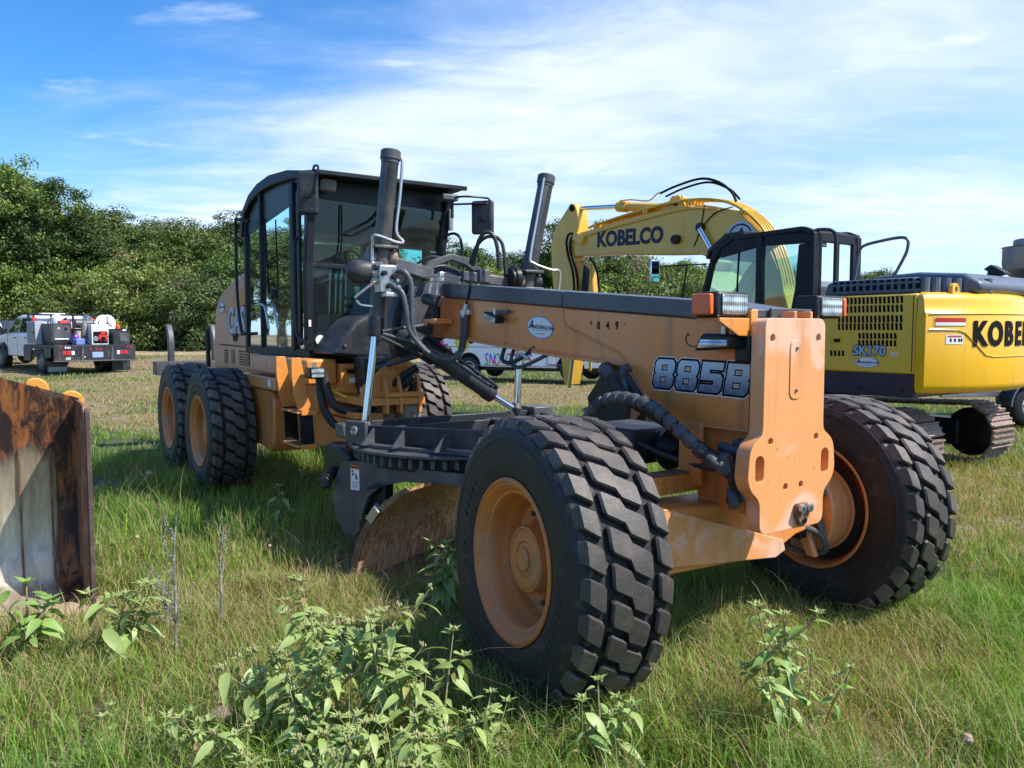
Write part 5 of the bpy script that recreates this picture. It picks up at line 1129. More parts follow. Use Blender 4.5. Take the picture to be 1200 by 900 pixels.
paneX([(-.73, .285, 1.7), (.9, .285, 1.7), (.75, .285, 2.65), (-.73, .285, 2.8)], 'glass'); paneX([(1.0, .3, 1.6), (1.0, 1.2, 1.6), (.74, 1.2, 2.72), (.74, .3, 2.72)]); paneX([(-.73, .4, 2.02), (-.73, 1.1, 2.02), (-.73, 1.1, 2.76), (-.73, .4, 2.76)], 'glass')
MB().cyl((.40, 1.225, 1.86), (.36, 1.225, 2.80), .012, 6).build('window_divider', M['ink'], EX)
sx = MB().box(-.45, .0, .52, 1.0, 1.55, 1.75).build('operator_seat', M['seat'], EX, .05, seg=3)
MB().prism([(-.50, 1.7), (-.36, 1.7), (-.42, 2.15), (-.52, 2.18)], 'y', .54, .98).build('seat_back', M['seat'], sx, .05, seg=3)
MB().box(-.48, -.38, .62, .90, 2.20, 2.36).build('head_rest', M['seat'], sx, .04, seg=3)
MB().box(-.20, .15, 1.02, 1.12, 1.75, 1.86).build('arm_console', M['interior'], EX, .02)
MB().box(-.4, .9, .32, .45, 1.2, 1.75).build('control_panel', M['interior'], EX, .03)
MB().box(-.70, -.62, .45, .95, 2.0, 2.30).build('rear_shelf', M['interior'], EX, .02)
MB().box(-.74, -.66, .95, 1.12, 2.70, 2.82).build('rear_lamp_bracket', M['gunmetal'], EX, .01)
# boom
def plate(name, m, pts, y0, y1, bev=.01, parent=EX, seg=2): return MB().prism(pts, 'y', y0, y1).build(name, M[m], parent, bev, seg=seg)
bp = [(.35, 1.45), (.55, 1.25), (.9, 1.5), (1.25, 2.30), (1.60, 2.72), (2.0, 2.88), (2.8, 2.93), (4.0, 3.03), (5.0, 3.06), (5.30, 3.18), (5.36, 3.36), (5.22, 3.46), (4.6, 3.50), (3.6, 3.60), (2.7, 3.66), (1.9, 3.62), (1.25, 3.45), (.80, 3.05), (.50, 2.4), (.30, 1.75)]
bm_ = plate('boom', 'yellow2', bp, -.20, .12, .012)
bt = textobj('maker_lettering', 'KOBELCO', .36, M['navy'], bm_, (3.56, .1225, 3.27), (-1, 0, -.035), SZ, .002, .016, 0, .98)
# dealer's round logo near the boom foot
mb = MB(); cc_ = Vector((1.22, .1235, 3.08)); mb.poly([cc_ + Vector((-.25 * math.cos(a), 0, .22 * math.sin(a))) for a in [2 * PI * k / 36 for k in range(36)]]); lg = mb.build('dealer_sticker', mat('pale_blue_sticker', (.42, .48, .58), .4), bm_)
mb = MB(); mb.tube([cc_ + Vector((-.20 * math.cos(a), .002, .17 * math.sin(a))) for a in [2 * PI * k / 36 for k in range(37)]], .012, 4); mb.build('sticker_ring', M['navy'], lg)
textobj('sticker_lettering', 'A', .30, M['navy'], lg, (1.22, .127, 3.08), (-1, 0, -.3), (.3, 0, 1), .001, .004)
MB().cyl((1.95, .10, 3.28), (1.95, .20, 3.28), .07, 16).build('cylinder_pin', M['black'], bm_, .01); MB().cyl((2.45, .10, 3.15), (2.45, .22, 3.13), .075, 12).build('boom_lamp', M['black'], bm_, .02)
HX([(2.10, .125, 3.00), (1.98, .125, 3.25), (1.90, .125, 3.62)], .010, 'ink', 'hydraulic_hose', 4); HX([(2.0, .14, 3.22), (1.7, .14, 3.46), (1.35, .14, 3.52)], .009, 'ink', 'hydraulic_hose', 4)
mb = MB(); mb.cyl((1.95, .02, 3.28), (1.35, .02, 2.30), .045, 14); mb.cyl((1.95, -.10, 3.28), (1.35, -.10, 2.3), .04, 14); bcy = mb.build('boom_cylinder_rod', M['chrome'], EX)
for y in (.19,):
    mb = MB(); mb.cyl((1.93, y, 3.25), (1.62, y, 2.80), .042, 14); mb.build('boom_cylinder_rod', M['chrome'], EX)
    mb = MB(); mb.cyl((1.55, y, 2.70), (.95, y, 1.55), .07, 14); mb.build('boom_cylinder', M['yellow2'], EX)
# pipes and hoses running along the boom top
for k, y in enumerate((-.16, -.09, -.02, .05, .11)):
    o_ = .03 * (k % 2)
    HX([(4.6, y, 3.55 + o_), (4.0, y, 3.63), (3.3, y, 3.70), (2.6, y, 3.74 + o_), (2.0, y, 3.72), (1.45, y, 3.60), (1.0, y, 3.32), (.72, y, 2.98), (.52, y, 2.5), (.45, y, 2.1)], .022, 'yellow2', 'hydraulic_pipe', 5)
HX([(4.9, .135, 3.36), (4.2, .135, 3.46), (3.2, .135, 3.54), (2.2, .135, 3.60), (1.6, .135, 3.50)], .014, 'yellow2', 'hydraulic_pipe', 5)
for x, z in ((4.4, 3.60), (3.2, 3.70), (2.2, 3.72), (1.2, 3.46)): MB().box(x - .03, x + .03, -.18, .14, z - .06, z + .03).build('pipe_clamp', M['yellow2'], EX, .006)
HX([(2.95, .0, 3.95), (2.6, .0, 4.02), (2.1, .0, 4.06), (1.75, .0, 3.96), (1.5, .0, 3.78), (1.4, .0, 3.62)], .020, 'ink', 'hydraulic_hose', 6); HX([(2.9, -.08, 3.9), (2.5, -.08, 3.98), (2.0, -.08, 4.0), (1.6, -.08, 3.84), (1.4, -.08, 3.66)], .018, 'ink', 'hydraulic_hose', 6)
# arm cylinder above the boom
MB().cyl((2.55, -.04, 3.66), (3.95, -.04, 3.86), .075, 18).build('arm_cylinder', M['yellow2'], EX); MB().cyl((3.75, -.04, 3.83), (3.98, -.04, 3.865), .095, 18).build('cylinder_cap', M['yellow2'], EX)
MB().cyl((3.97, -.04, 3.865), (5.05, -.04, 3.96), .04, 14).build('piston_rod', M['chrome'], EX)
plate('cylinder_bracket', 'yellow2', [(2.25, 3.55), (2.85, 3.60), (2.66, 3.86), (2.50, 3.86)], -.12, .05); MB().cyl((2.56, .05, 3.74), (2.56, .065, 3.74), .05, 12).build('cylinder_pin', M['black'], EX)
HX([(3.9, .0, 3.95), (3.6, .02, 3.93), (3.2, .02, 3.86), (3.0, .02, 3.95), (2.9, .0, 3.96)], .012, 'yellow2', 'hydraulic_pipe', 4)
# stick
ap = [(5.02, 4.02), (5.14, 4.06), (5.22, 3.98), (5.55, 3.70), (5.72, 3.35), (5.70, 2.9), (5.60, 2.2), (5.45, 1.4), (5.30, .66), (5.14, .66), (4.98, 1.3), (4.92, 2.0), (4.95, 2.6), (5.05, 2.9), (5.02, 3.2), (4.90, 3.6), (4.96, 3.9)]
st_ = plate('stick', 'yellow2', ap, -.17, .09, .012)
MB().cyl((5.08, .09, 3.96), (5.08, .12, 3.96), .06, 16).build('cylinder_pin', M['ink'], st_); MB().cyl((5.16, .09, 3.2), (5.16, .14, 3.2), .085, 16).build('stick_pin', M['yellow2'], st_, .01)
MB().prism([(4.70, 3.24), (4.98, 3.36), (4.93, 3.50), (4.66, 3.38)], 'y', .09, .20).build('hose_guard', M['yellow2'], EX, .02)
HX([(4.85, .16, 3.44), (5.05, .18, 3.48), (5.14, .18, 3.36), (5.10, .18, 3.1), (4.98, .17, 2.8), (4.93, .17, 2.5), (4.96, .16, 2.3)], .022, 'ink', 'hydraulic_hose', 6)
HX([(4.80, .14, 3.40), (4.98, .16, 3.42), (5.06, .16, 3.3), (5.02, .16, 3.05), (4.90, .15, 2.8), (4.85, .15, 2.5), (4.9, .14, 2.2)], .020, 'ink', 'hydraulic_hose', 6)
MB().prism([(4.98, 3.0), (4.62, 2.9), (4.55, 2.3), (4.60, 1.6), (4.86, 1.6), (4.95, 2.3)], 'y', -.10, .03).build('bucket_cylinder', M['yellow2'], EX, .03)
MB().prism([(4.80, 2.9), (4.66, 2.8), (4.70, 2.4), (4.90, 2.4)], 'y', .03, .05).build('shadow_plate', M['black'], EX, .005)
HX([(4.62, .06, 3.02), (4.45, .06, 2.8), (4.36, .06, 2.4), (4.38, .06, 2.0), (4.45, .06, 1.6)], .018, 'ink', 'hydraulic_hose', 6)
MB().cyl((4.90, .14, 1.7), (5.10, .14, .62), .04, 14).build('piston_rod', M['chrome'], EX)
MB().box(4.50, 4.56, .10, .13, .95, 1.55).build('bucket_link', M['yellow'], EX, .01)
MB().box(4.40, 4.44, .10, .13, 1.2, 1.6).build('bucket_link', M['yellow'], EX, .01)
# curled bucket
bk = [(5.05, .50), (4.95, .15), (4.6, .02), (4.2, .0), (3.85, .18), (3.62, .55), (3.60, .95), (3.75, 1.35), (4.0, 1.45), (4.25, 1.30), (4.55, 1.0), (4.8, .72)]
bk = [(3.15 + (x - 3.6) * .82, z) for x, z in bk]
bkt = plate('digging_bucket', 'black', bk, -.50, .36, .02)
for y0 in (-.46, -.27, -.08, .11, .30): MB().prism([(4.30, .12), (4.50, .26), (4.32, .34)], 'y', y0 - .035, y0 + .035).build('bucket_tooth', M['shoe'], bkt)
for y0 in (-.52, .36): MB().prism([(x - .45, z) for x, z in [(4.0, 1.60), (3.58, 1.40), (3.30, .9), (3.33, .4), (3.66, .12), (3.62, .6), (3.78, 1.05)]], 'y', y0, y0 + .03).build('bucket_side_plate', M['brownplate'], bkt, .006)
HX([(4.45, .30, 1.62), (4.35, .36, 1.5), (4.28, .40, 1.3), (4.4, .40, 1.15)], .03, 'ink', 'hydraulic_hose', 6)
MB().obox((4.10, .20, 1.30), (1, 0, .4), (0, 1, 0), (-.4, 0, 1), .10, .06, .16).build('coupler', M['black'], EX, .02)
# cab-side mirror on its stalk in front
mm = MB().obox((1.95, 1.15, 2.56), (.2, 1, 0), (1, -.2, 0), (0, 0, 1), .085, .02, .17).build('side_mirror', M['mirror'], EX, .03, seg=3)
HX([(1.10, 1.0, 2.62), (1.5, 1.12, 2.62), (1.7, 1.14, 2.62), (1.95, 1.15, 2.62)], .010, 'ink', 'mirror_arm', 3); HX([(1.45, 1.1, 1.9), (1.42, 1.1, 2.3), (1.36, 1.1, 2.62)], .012, 'ink', 'mirror_arm', 3)

# ============================================================ RUSTY BUCKET at the left edge
BK = empty('loader_bucket', (-2.55, 4.79, -.02), math.atan2(.55, .83))
tag(BK, 'rusty steel loader bucket standing on its lip at the left edge of the field', 'bucket')
Wb = 2.4
sec_ = [(.00, .02), (.40, .045), (.50, .12), (.56, .30), (.58, .60), (.55, .95), (.46, 1.22)]
mb = MB(); fr0 = []; 
for x, t in ((0, 0), (-.44, .15), (-1.2, .40), (-1.3, .40), (-1.96, .15), (-Wb, 0)):
    top = sec_[-1]
    s2 = sec_ + [(top[0] - .03, top[1] + .05 + t)]
    fr0.append([mb.av((x, y, z)) for y, z in s2] + [mb.av((x, y + .025, z - (.02 if k < 3 else 0))) for k, (y, z) in reversed(list(enumerate(s2)))])
n = len(fr0[0])
for a, b in zip(fr0, fr0[1:]):
    for j in range(n): mb.face((a[j], a[(j + 1) % n], b[(j + 1) % n], b[j]))
mb.face(fr0[0]); mb.face(fr0[-1][::-1]); mb.build('bucket_shell', M['bucket'], BK, smooth=35)
for x in (0.0, -Wb): MB().prism([(-.0, .02), (.42, .03), (.54, .12), (.60, .32), (.61, .62), (.58, .97), (.47, 1.26), (.06, 1.255), (-.01, 1.20)], 'x', x - (.02 if x == 0 else 0), x + (.0 if x == 0 else .02)).build('side_plate', M['rust'], BK, .003)
for x in (0.0, -Wb): MB().prism([(-.03, .03), (.04, .03), (.05, 1.24), (-.025, 1.22)], 'x', x - .012, x + .014).build('side_cutter', mat('purple_brown_rust', (.075, .045, .042), .75, 0, (.16, .10, .085), 9, bump=.3), BK, .004)
MB().prism([(-.16, .0), (.10, .02), (.10, .05), (-.16, .018)], 'x', -Wb, .06).build('cutting_edge', mat('pale_worn_edge', (.36, .27, .18), .75, 0, (.20, .12, .08), 6, bump=.3), BK, .004)
for x in (-.165, -.34, -.62): MB().prism([(.395, .06), (.495, .13), (.553, .30), (.574, .60), (.545, .95), (.53, .95), (.556, .60), (.535, .31), (.48, .145), (.39, .075)], 'x', x - .006, x + .006).build('weld_seam', M['rust'], BK)
for x, z in ((-.23, 1.325), (-.03, 1.235), (-1.0, 1.6), (-1.4, 1.6)):
    pr = [(x + .075 * math.cos(a), z + .075 * math.sin(a)) for a in [PI * k / 10 for k in range(11)]] + [(x - .095, z - .28), (x + .095, z - .28)]
    MB().prism(pr, 'y', .60, .66).build('hinge_ear', M['rustpaint'], BK, .01)
    MB().cyl((x, .595, z), (x, .60, z), .022, 12).build('hinge_hole', M['ink'], BK)
# dark rubber mat lying behind it
mb = MB().prism([(-.35, -.16), (.30, -.20), (.42, .02), (.10, .16), (-.30, .12)], 'z', .0, .05); m_ = mb.build('rubber_mat', M['rubber'], None, .01); m_.location = (-4.55, 8.5, .02); m_.rotation_euler = (.08, .06, .3)
tag(m_, 'flat black rubber scrap lying in the grass behind the rusty bucket', 'rubber scrap')

# ============================================================ SERVICE TRUCK
def far_wheel(parent, loc, r, wd, side, hubm, rr=.55):
    t = MB(); t.lathe([(r * rr, -wd / 2), (r * .86, -wd / 2), (r * .97, -wd * .42), (r, -wd * .3), (r, wd * .3), (r * .97, wd * .42), (r * .86, wd / 2), (r * rr, wd / 2)], (0, 0, 0), (0, 1, 0), 32, closed=True)
    w_ = empty('wheel', loc, 0 if side < 0 else PI, parent); t.build('tyre', M['rubber'], w_)
    m_ = MB(); m_.lathe([(r * rr * 1.02, -wd / 2 + .005), (r * rr * .93, -wd / 2 - .005), (r * rr * .86, -wd / 2 + .03), (r * rr * .6, -wd / 2 + .05), (r * rr * .5, -wd / 2 + .01), (r * rr * .3, -wd / 2 + .0), (r * rr * .26, -wd / 2 - .03), (0, -wd / 2 - .035)], (0, 0, 0), (0, 1, 0), 28); m_.build('rim', hubm, w_)
    for k in range(8):
        a = 2 * PI * k / 8; MB().cyl((r * rr * .72 * math.cos(a), -wd / 2 + .045, r * rr * .72 * math.sin(a)), (r * rr * .72 * math.cos(a), -wd / 2 + .03, r * rr * .72 * math.sin(a)), r * .05, 8).build('rim_hole', M['ink'], w_)
    return w_
TK = empty('flatbed_truck', (-13.51, 26.03, .30), math.radians(139)); tag(TK, 'white crew cab pickup with black flatbed full of service gear', 'pickup truck')
for x, y in ((1.35, 1.02), (1.35, -1.02), (5.5, .95), (5.5, -.95)): far_wheel(TK, (x, y, .41), .41, .30, 1 if y > 0 else -1, M['tin'])
far_wheel(TK, (1.35, .72, .41), .41, .26, 1, M['tin']); far_wheel(TK, (1.35, -.72, .41), .41, .26, -1, M['tin'])
MB().box(.0, 2.65, -1.24, 1.24, .84, .93).build('bed_deck', M['black'], TK, .01)
tb = MB().box(-.05, .0, -1.26, 1.26, .42, .93).build('tail_board', M['dark'], TK, .01)
MB().box(-.09, .02, -1.28, 1.28, .40, .44).build('rear_bumper', M['gunmetal'], TK, .01)
for y in (.95, .82): MB().box(-.062, -.05, y - .055, y + .055, .62, .74).build('tail_lamp', M['redlens'], tb, .005); MB().box(-.062, -.05, -y - .055, -y + .055, .62, .74).build('tail_lamp', M['redlens'], tb, .005)
for y in (.70, -.70): MB().box(-.062, -.05, y - .045, y + .045, .62, .74).build('reverse_lamp', M['white'], tb, .005)
for y, z in ((1.03, .87), (-1.12, .86), (-1.0, .86), (.16, .80), (0, .80), (-.16, .80)): MB().cyl((-.06, y, z), (-.05, y, z), .03, 10).build('marker_lamp', M['redlens'], tb)
for y in (.42, -.50): MB().prism([(y - .055, .44), (y + .055, .44), (y + .02, .88), (y - .02, .88)], 'x', -.085, -.05).build('tail_stake', M['gunmetal'], tb, .005)
MB().box(-.062, -.05, -.22, .12, .52, .70).build('licence_plate', mat('pale_blue_plate', (.25, .36, .55), .4), tb, .01)
for z, s_ in ((.50, 'CM'), (.855, 'Iron')): textobj('bed_lettering', s_, .10, M['white'], tb, (-.053, .86, z), (0, -1, 0), (0, 0, 1), .001, .004, .2)
MB().cyl((-.062, .35, .55), (-.05, .35, .55), .02, 8).build('tail_hole', M['white'], tb)
for y in (1.0, -1.0): MB().box(.45, .47, y - .30, y + .30, .06, .42).build('mud_flap', M['dark'], TK, .005)
MB().box(.435, .45, .72, 1.28, .08, .24).build('flap_weight', M['tin'], TK, .004)
MB().box(.3, 6.2, -.45, .45, .48, .72).build('chassis', M['black'], TK, .01)
for y in (1, -1):
    MB().prism([(.25, .84), (.25, .55), (.75, .50), (.85, .80), (1.9, .80), (2.0, .40), (2.65, .40), (2.65, .84)], 'y', y * 1.23 - .02, y * 1.23 + .02).build('side_skirt', M['dark'], TK, .005)
# cab: body shell with cut glass areas laid proud
body = [(2.78, .50), (5.02, .50), (5.08, .80), (5.32, .95), (5.68, .95), (5.92, .78), (5.98, .52), (6.5, .50), (6.55, .85), (6.45, 1.12), (5.35, 1.28), (5.15, 1.30), (2.78, 1.28)]
cabb = MB().prism(body, 'y', -1.0, 1.0).build('truck_body', M['whitepaint'], TK, .05, seg=3)
gh = MB(); rg = []
for x0, x1, z, yy in ((2.78, 5.22, 1.26, .98), (2.84, 4.55, 1.86, .80), (3.05, 4.30, 1.94, .72)):
    rg.append([gh.av((x0, -yy, z)), gh.av((x1, -yy, z)), gh.av((x1, yy, z)), gh.av((x0, yy, z))])
for a, b in zip(rg, rg[1:]):
    for j in range(4): gh.face((a[j], a[(j + 1) % 4], b[(j + 1) % 4], b[j]))
gh.face(rg[-1]); gh.face(rg[0][::-1]); gh.build('truck_cab', M['whitepaint'], TK, .03)
def q3(pts, name, m, par):
    mb = MB(); mb.poly(pts); return mb.build(name, m, par, smooth=None)
for s in (1, -1):
    f = lambda x, z: (x, s * (.992 - .30 * (z - 1.26)), z)
    q3([f(4.02, 1.33), f(4.98, 1.33), f(4.52, 1.80), f(4.06, 1.82)], 'side_window', M['glassdark'], TK); q3([f(3.05, 1.33), f(3.92, 1.33), f(3.96, 1.82), f(3.10, 1.82)], 'side_window', M['glassdark'], TK)
    for x in (4.98, 3.98, 2.92): MB().box(x - .006, x + .006, s * 1.0 - .004, s * 1.0 + .004, .55, 1.27).build('door_gap', M['ink'], TK)
    for x in (4.15, 3.12): MB().box(x, x + .14, s * 1.0 - .02, s * 1.0 + .02, 1.12, 1.16).build('door_handle', M['ink'], TK, .005)
    fa = [(5.5 + .52 * math.cos(a), .42 + .52 * math.sin(a)) for a in [PI * k / 12 for k in range(13)]] + [(5.5 + .44 * math.cos(a), .42 + .44 * math.sin(a)) for a in [PI * (12 - k) / 12 for k in range(13)]]
    MB().prism(fa, 'y', s * 1.04 - .05, s * 1.04 + .05).build('wheel_arch', M['dark'], TK, .01)
    MB().box(4.75, 4.95, s * 1.15 - .10, s * 1.15 + .10, 1.28, 1.50).build('side_mirror', M['black'], TK, .03)
q3([(2.79, -.85, 1.36), (2.79, .85, 1.36), (2.835, .74, 1.80), (2.835, -.74, 1.80)], 'rear_window', M['glassdark'], TK)
q3([(5.2, -.9, 1.32), (5.2, .9, 1.32), (4.58, .76, 1.84), (4.58, -.76, 1.84)], 'windscreen', M['glassdark'], TK)
# headache rack
hr = MB()
for y in (-1.05, -.35, .35, 1.05): hr.box(2.66, 2.72, y - .03, y + .03, .93, 1.93)
for z in (1.35, 1.93): hr.box(2.66, 2.72, -1.08, 1.08, z - .03, z + .03)
hr.build('headache_rack', M['black'], TK, .005)
MB().box(3.2, 3.5, -.3, .45, 1.95, 2.0).build('roof_light_bar', M['white'], TK, .02)
def on_bed(name, mb, m, label, cat, bev=.01, parts=()):
    """something carried on the flatbed: a thing of its own, placed in world space"""
    o = mb.build(name, M[m] if isinstance(m, str) else m, None, bev); o.matrix_world = TM; tag(o, label, cat)
    for nm_, b_, mm_ in parts: b_.build(nm_, M[mm_] if isinstance(mm_, str) else mm_, o, .004)
    return o
TM = Matrix.Translation((-13.51, 26.03, .30)) @ Matrix.Rotation(math.radians(139), 4, 'Z')
on_bed('tool_cabinet', MB().box(1.55, 2.3, .95, 1.24, .93, 1.70), mat('pale_grey_cabinet', (.34, .38, .44), .4), 'pale grey steel cabinet at the front left corner of the flatbed', 'cabinet', parts=[('cabinet_door', MB().box(1.6, 2.25, 1.241, 1.25, 1.0, 1.64), 'tin'), ('door_handle', MB().box(1.65, 1.7, 1.25, 1.27, 1.3, 1.36), 'ink')])
on_bed('welding_machine', MB().box(.75, 1.55, .42, 1.05, 1.02, 1.62), 'dark', 'dark welding machine with a metal front panel on the flatbed', 'welder', parts=[('control_panel', MB().box(.735, .75, .48, .98, 1.12, 1.56), 'gunmetal'), ('panel_strip', MB().box(.73, .735, .52, .94, 1.10, 1.14), 'white'), ('dial', MB().cyl((.72, .60, 1.45), (.735, .60, 1.45), .05, 12), 'black'), ('dial', MB().cyl((.72, .82, 1.45), (.735, .82, 1.45), .05, 12), 'zinc'), ('skid_rail', MB().box(.7, 1.6, .44, 1.02, .93, 1.02), 'black')])
on_bed('drum_cap', MB().lathe([(0, 0), (.09, 0), (.10, .08), (.06, .16), (0, .17)], (.5, .40, 1.10), (0, 0, 1), 14), mat('purple_plastic', (.12, .03, .42), .4), 'purple plastic funnel beside the dark welding machine', 'funnel', 0)
on_bed('fuel_can', MB().box(1.5, 1.75, .20, .50, 1.30, 1.72), 'red', 'red fuel can standing behind the welding machine', 'fuel can', .03, parts=[('spout', MB().cyl((1.6, .35, 1.72), (1.5, .30, 1.82), .03, 10), 'ink'), ('carry_handle', MB().box(1.55, 1.7, .33, .37, 1.72, 1.76), 'red')])
on_bed('water_jug', MB().lathe([(0, 0), (.17, 0), (.18, .05), (.18, .22), (.10, .30), (.05, .31), (0, .32)], (2.1, .38, 1.62), (0, 0, 1), 18), 'white', 'white plastic jug on top of the gear near the cab', 'jug', 0)
on_bed('fire_extinguisher', MB().lathe([(0, 0), (.08, 0), (.09, .03), (.09, .33), (.04, .40), (0, .41)], (2.5, .95, 1.45), (0, 0, 1), 16), 'red', 'small red extinguisher against the rack behind the cab', 'extinguisher', 0, parts=[('valve', MB().box(2.46, 2.54, .93, .97, 1.86, 1.92), 'ink')])
on_bed('cream_bucket', MB().lathe([(0, 0), (.13, 0), (.16, .36), (.165, .36), (.165, .38), (0, .38)], (1.0, .10, 1.0), (0, 0, 1), 18), mat('cream_plastic', (.62, .56, .42), .5), 'cream plastic pail in the middle of the flatbed', 'pail', 0)
on_bed('blue_crate', MB().box(.15, .45, .25, .52, .93, 1.13), 'blueink', 'small blue crate at the rear edge of the flatbed', 'crate', .02)
on_bed('gas_bottle', MB().lathe([(0, 0), (.11, 0), (.12, .05), (.12, .60), (.05, .72), (.03, .80), (0, .8)], (.85, -.02, .93), (0, 0, 1), 18), mat('grey_bottle_paint', (.16, .14, .13), .5), 'grey gas bottle upright beside the white pump box', 'gas bottle', 0)
ab = MB().box(.45, 1.15, -.62, -.08, .93, 1.60)
on_bed('pump_box', ab, 'whitepaint', 'white box with a red engine at the rear of the flatbed', 'pump box', .01, parts=[('box_opening', MB().box(.44, .449, -.58, -.12, .97, 1.36), 'ink')])
on_bed('red_engine', MB().cyl((.40, -.42, 1.16), (.62, -.42, 1.16), .15, 18), 'red', 'red petrol engine in the opening of the white pump box', 'engine', .02, parts=[('engine_hub', MB().cyl((.37, -.42, 1.12), (.40, -.42, 1.12), .07, 14), 'ink'), ('air_filter', MB().box(.38, .52, -.50, -.34, 1.27, 1.38), 'red'), ('belt_wheel', MB().cyl((.42, -.20, 1.12), (.46, -.20, 1.12), .08, 14), 'steel')])
reel = MB(); reel.lathe([(.30, -.13), (.31, -.12), (.31, -.10), (.16, -.09), (.16, .09), (.31, .10), (.31, .12), (.30, .13), (.24, .13), (.24, .12), (.06, .12), (.06, -.12), (.24, -.12), (.24, -.13)], (1.25, -.85, 1.62), (1, .25, 0), 32, closed=True)
on_bed('hose_reel', reel, 'whitepaint', 'round white hose reel above the black tool box', 'hose reel', 0, parts=[('coiled_hose', MB().lathe([(.165, -.08), (.22, -.085), (.22, .085), (.165, .08)], (1.25, -.85, 1.62), (1, .25, 0), 28), 'tin'), ('reel_spokes', MB().bar((1.11, -.86, 1.38), (1.11, -.86, 1.86), .02, .03).bar((1.11, -1.09, 1.62), (1.11, -.63, 1.62), .03, .02), 'gunmetal'), ('reel_stand', MB().box(1.2, 1.3, -.88, -.82, .93, 1.58), 'black')])
on_bed('tool_box', MB().box(.25, .95, -1.22, -.68, .93, 1.42), 'dark', 'black tool box at the right rear corner of the flatbed', 'tool box', .01, parts=[('lid', MB().box(.24, .96, -1.23, -.67, 1.42, 1.45), 'black'), ('latch', MB().box(.235, .25, -1.1, -.98, 1.38, 1.43), 'white'), ('front_recess', MB().box(.238, .25, -1.18, -.90, 1.02, 1.30), 'gunmetal')])
on_bed('beacon', MB().lathe([(0, 0), (.07, 0), (.075, .02), (.07, .12), (.03, .16), (0, .165)], (.6, -.98, 1.452), (0, 0, 1), 16), 'amber', 'amber beacon on the lid of the black tool box', 'beacon', 0)
on_bed('compressor', MB().cyl((1.35, -.45, 1.62), (1.35, .10, 1.62), .15, 18), 'gunmetal', 'grey compressor between the white box and the cab', 'compressor', .01, parts=[('motor', MB().cyl((1.3, -.35, 1.78), (1.5, -.30, 1.84), .10, 12), 'steel'), ('pulley', MB().cyl((1.28, -.52, 1.62), (1.28, -.47, 1.62), .13, 16), 'steel'), ('base_frame', MB().box(1.2, 1.6, -.55, .15, .93, 1.46), 'black')])
on_bed('red_tank', MB().cyl((2.1, -.45, 1.70), (2.1, -.80, 1.70), .12, 16), 'red', 'red tank under the rack behind the truck cab', 'tank', .01)
for k, (a, b, m1) in enumerate((((.5, .20, 1.2), (1.2, -.2, 1.7), 'ink'), ((.45, -.6, 1.3), (.5, -1.1, 1.05), 'tin'))):
    mb = MB(); mb.tube([a, ((a[0] + b[0]) / 2, (a[1] + b[1]) / 2 - .1, min(a[2], b[2]) + .05), b], .015, 6, 6)
    on_bed('air_hose', mb, m1, ('black hose looped across the cream pail', 'grey hose hanging over the front of the black tool box')[k], 'hose', 0)
# dark car whose nose is cut by the left edge, behind the pickup
DC = empty('parked_car', (-20.9, 31.5, .42), math.radians(165)); tag(DC, 'dark car half hidden behind the white pickup at the left edge', 'car')
MB().prism([(-2.2, .45), (2.2, .45), (2.25, .75), (1.9, .98), (.9, 1.05), (-2.2, 1.08)], 'y', -.9, .9).build('car_body', M['darkblue'], DC, .06, seg=3)
mb = MB(); mb.prism([(-2.1, 1.07), (.95, 1.04), (.35, 1.62), (-1.8, 1.66)], 'y', -.76, .76); mb.build('car_cab', M['darkblue'], DC, .06, seg=3)
for s in (1, -1):
    q3([(-1.9, s * .765, 1.12), (.75, s * .765, 1.10), (.25, s * .765, 1.52), (-1.7, s * .765, 1.55)], 'side_window', M['glassdark'], DC)
    for x in (-1.4, 1.4): far_wheel(DC, (x, s * .82, .36), .36, .24, s, M['tin'])

# ============================================================ SNO-CONES VAN
M['vanpaint'] = mat('white_van_paint', (.84, .86, .88), .3, coat=.3)
VN = empty('ice_cream_van', (.2, 25.5, .10), math.radians(-27)); tag(VN, 'long white delivery van painted with SNO-CONES lettering and flowers', 'van')
hw = 1.0   # near side is y = 0, body reaches back to y = 2
def arch(xc, r=.46, z0=.45): return [(xc - r * math.cos(a), z0 + r * math.sin(a)) for a in [PI * k / 12 for k in range(13)]]
vb_ = [(-3.7, .42)] + arch(-1.83, .45, .42) + [(1.28, .42)] + arch(1.78, .47, .42)[0:] + [(2.75, .46), (2.80, .95), (2.55, 1.16), (1.95, 1.24), (1.60, 1.95), (1.45, 2.45), (-3.6, 2.55), (-3.72, 2.4)]
van = MB().prism(vb_, 'y', 0, 2.0).build('van_body', M['vanpaint'], VN, .04, seg=3)
for x in (-1.83, 1.78):
    far_wheel(VN, (x, .14, .37), .37, .24, -1, M['whitepaint'], .60); far_wheel(VN, (x, 1.86, .37), .37, .24, 1, M['whitepaint'], .60)
    MB().box(x - .5, x + .5, .05, 1.95, .45, .90).build('wheel_well', M['ink'], VN)
MB().box(-3.5, 2.6, .25, 1.75, .30, .44).build('chassis', M['black'], VN, .02)
for x in (.98, 1.02, 1.33): MB().box(x - .006, x + .006, -.004, .0, .45, 1.9).build('door_gap', M['gunmetal'], VN)
MB().box(-3.6, 1.4, -.012, 0, 1.05, 1.07).build('body_trim', M['tin'], VN); MB().box(-3.6, 1.4, -.010, 0, .46, .475).build('body_trim', M['tin'], VN)
MB().box(1.05, 1.5, -.008, .0, .50, .54).build('step_grille', M['gunmetal'], VN)
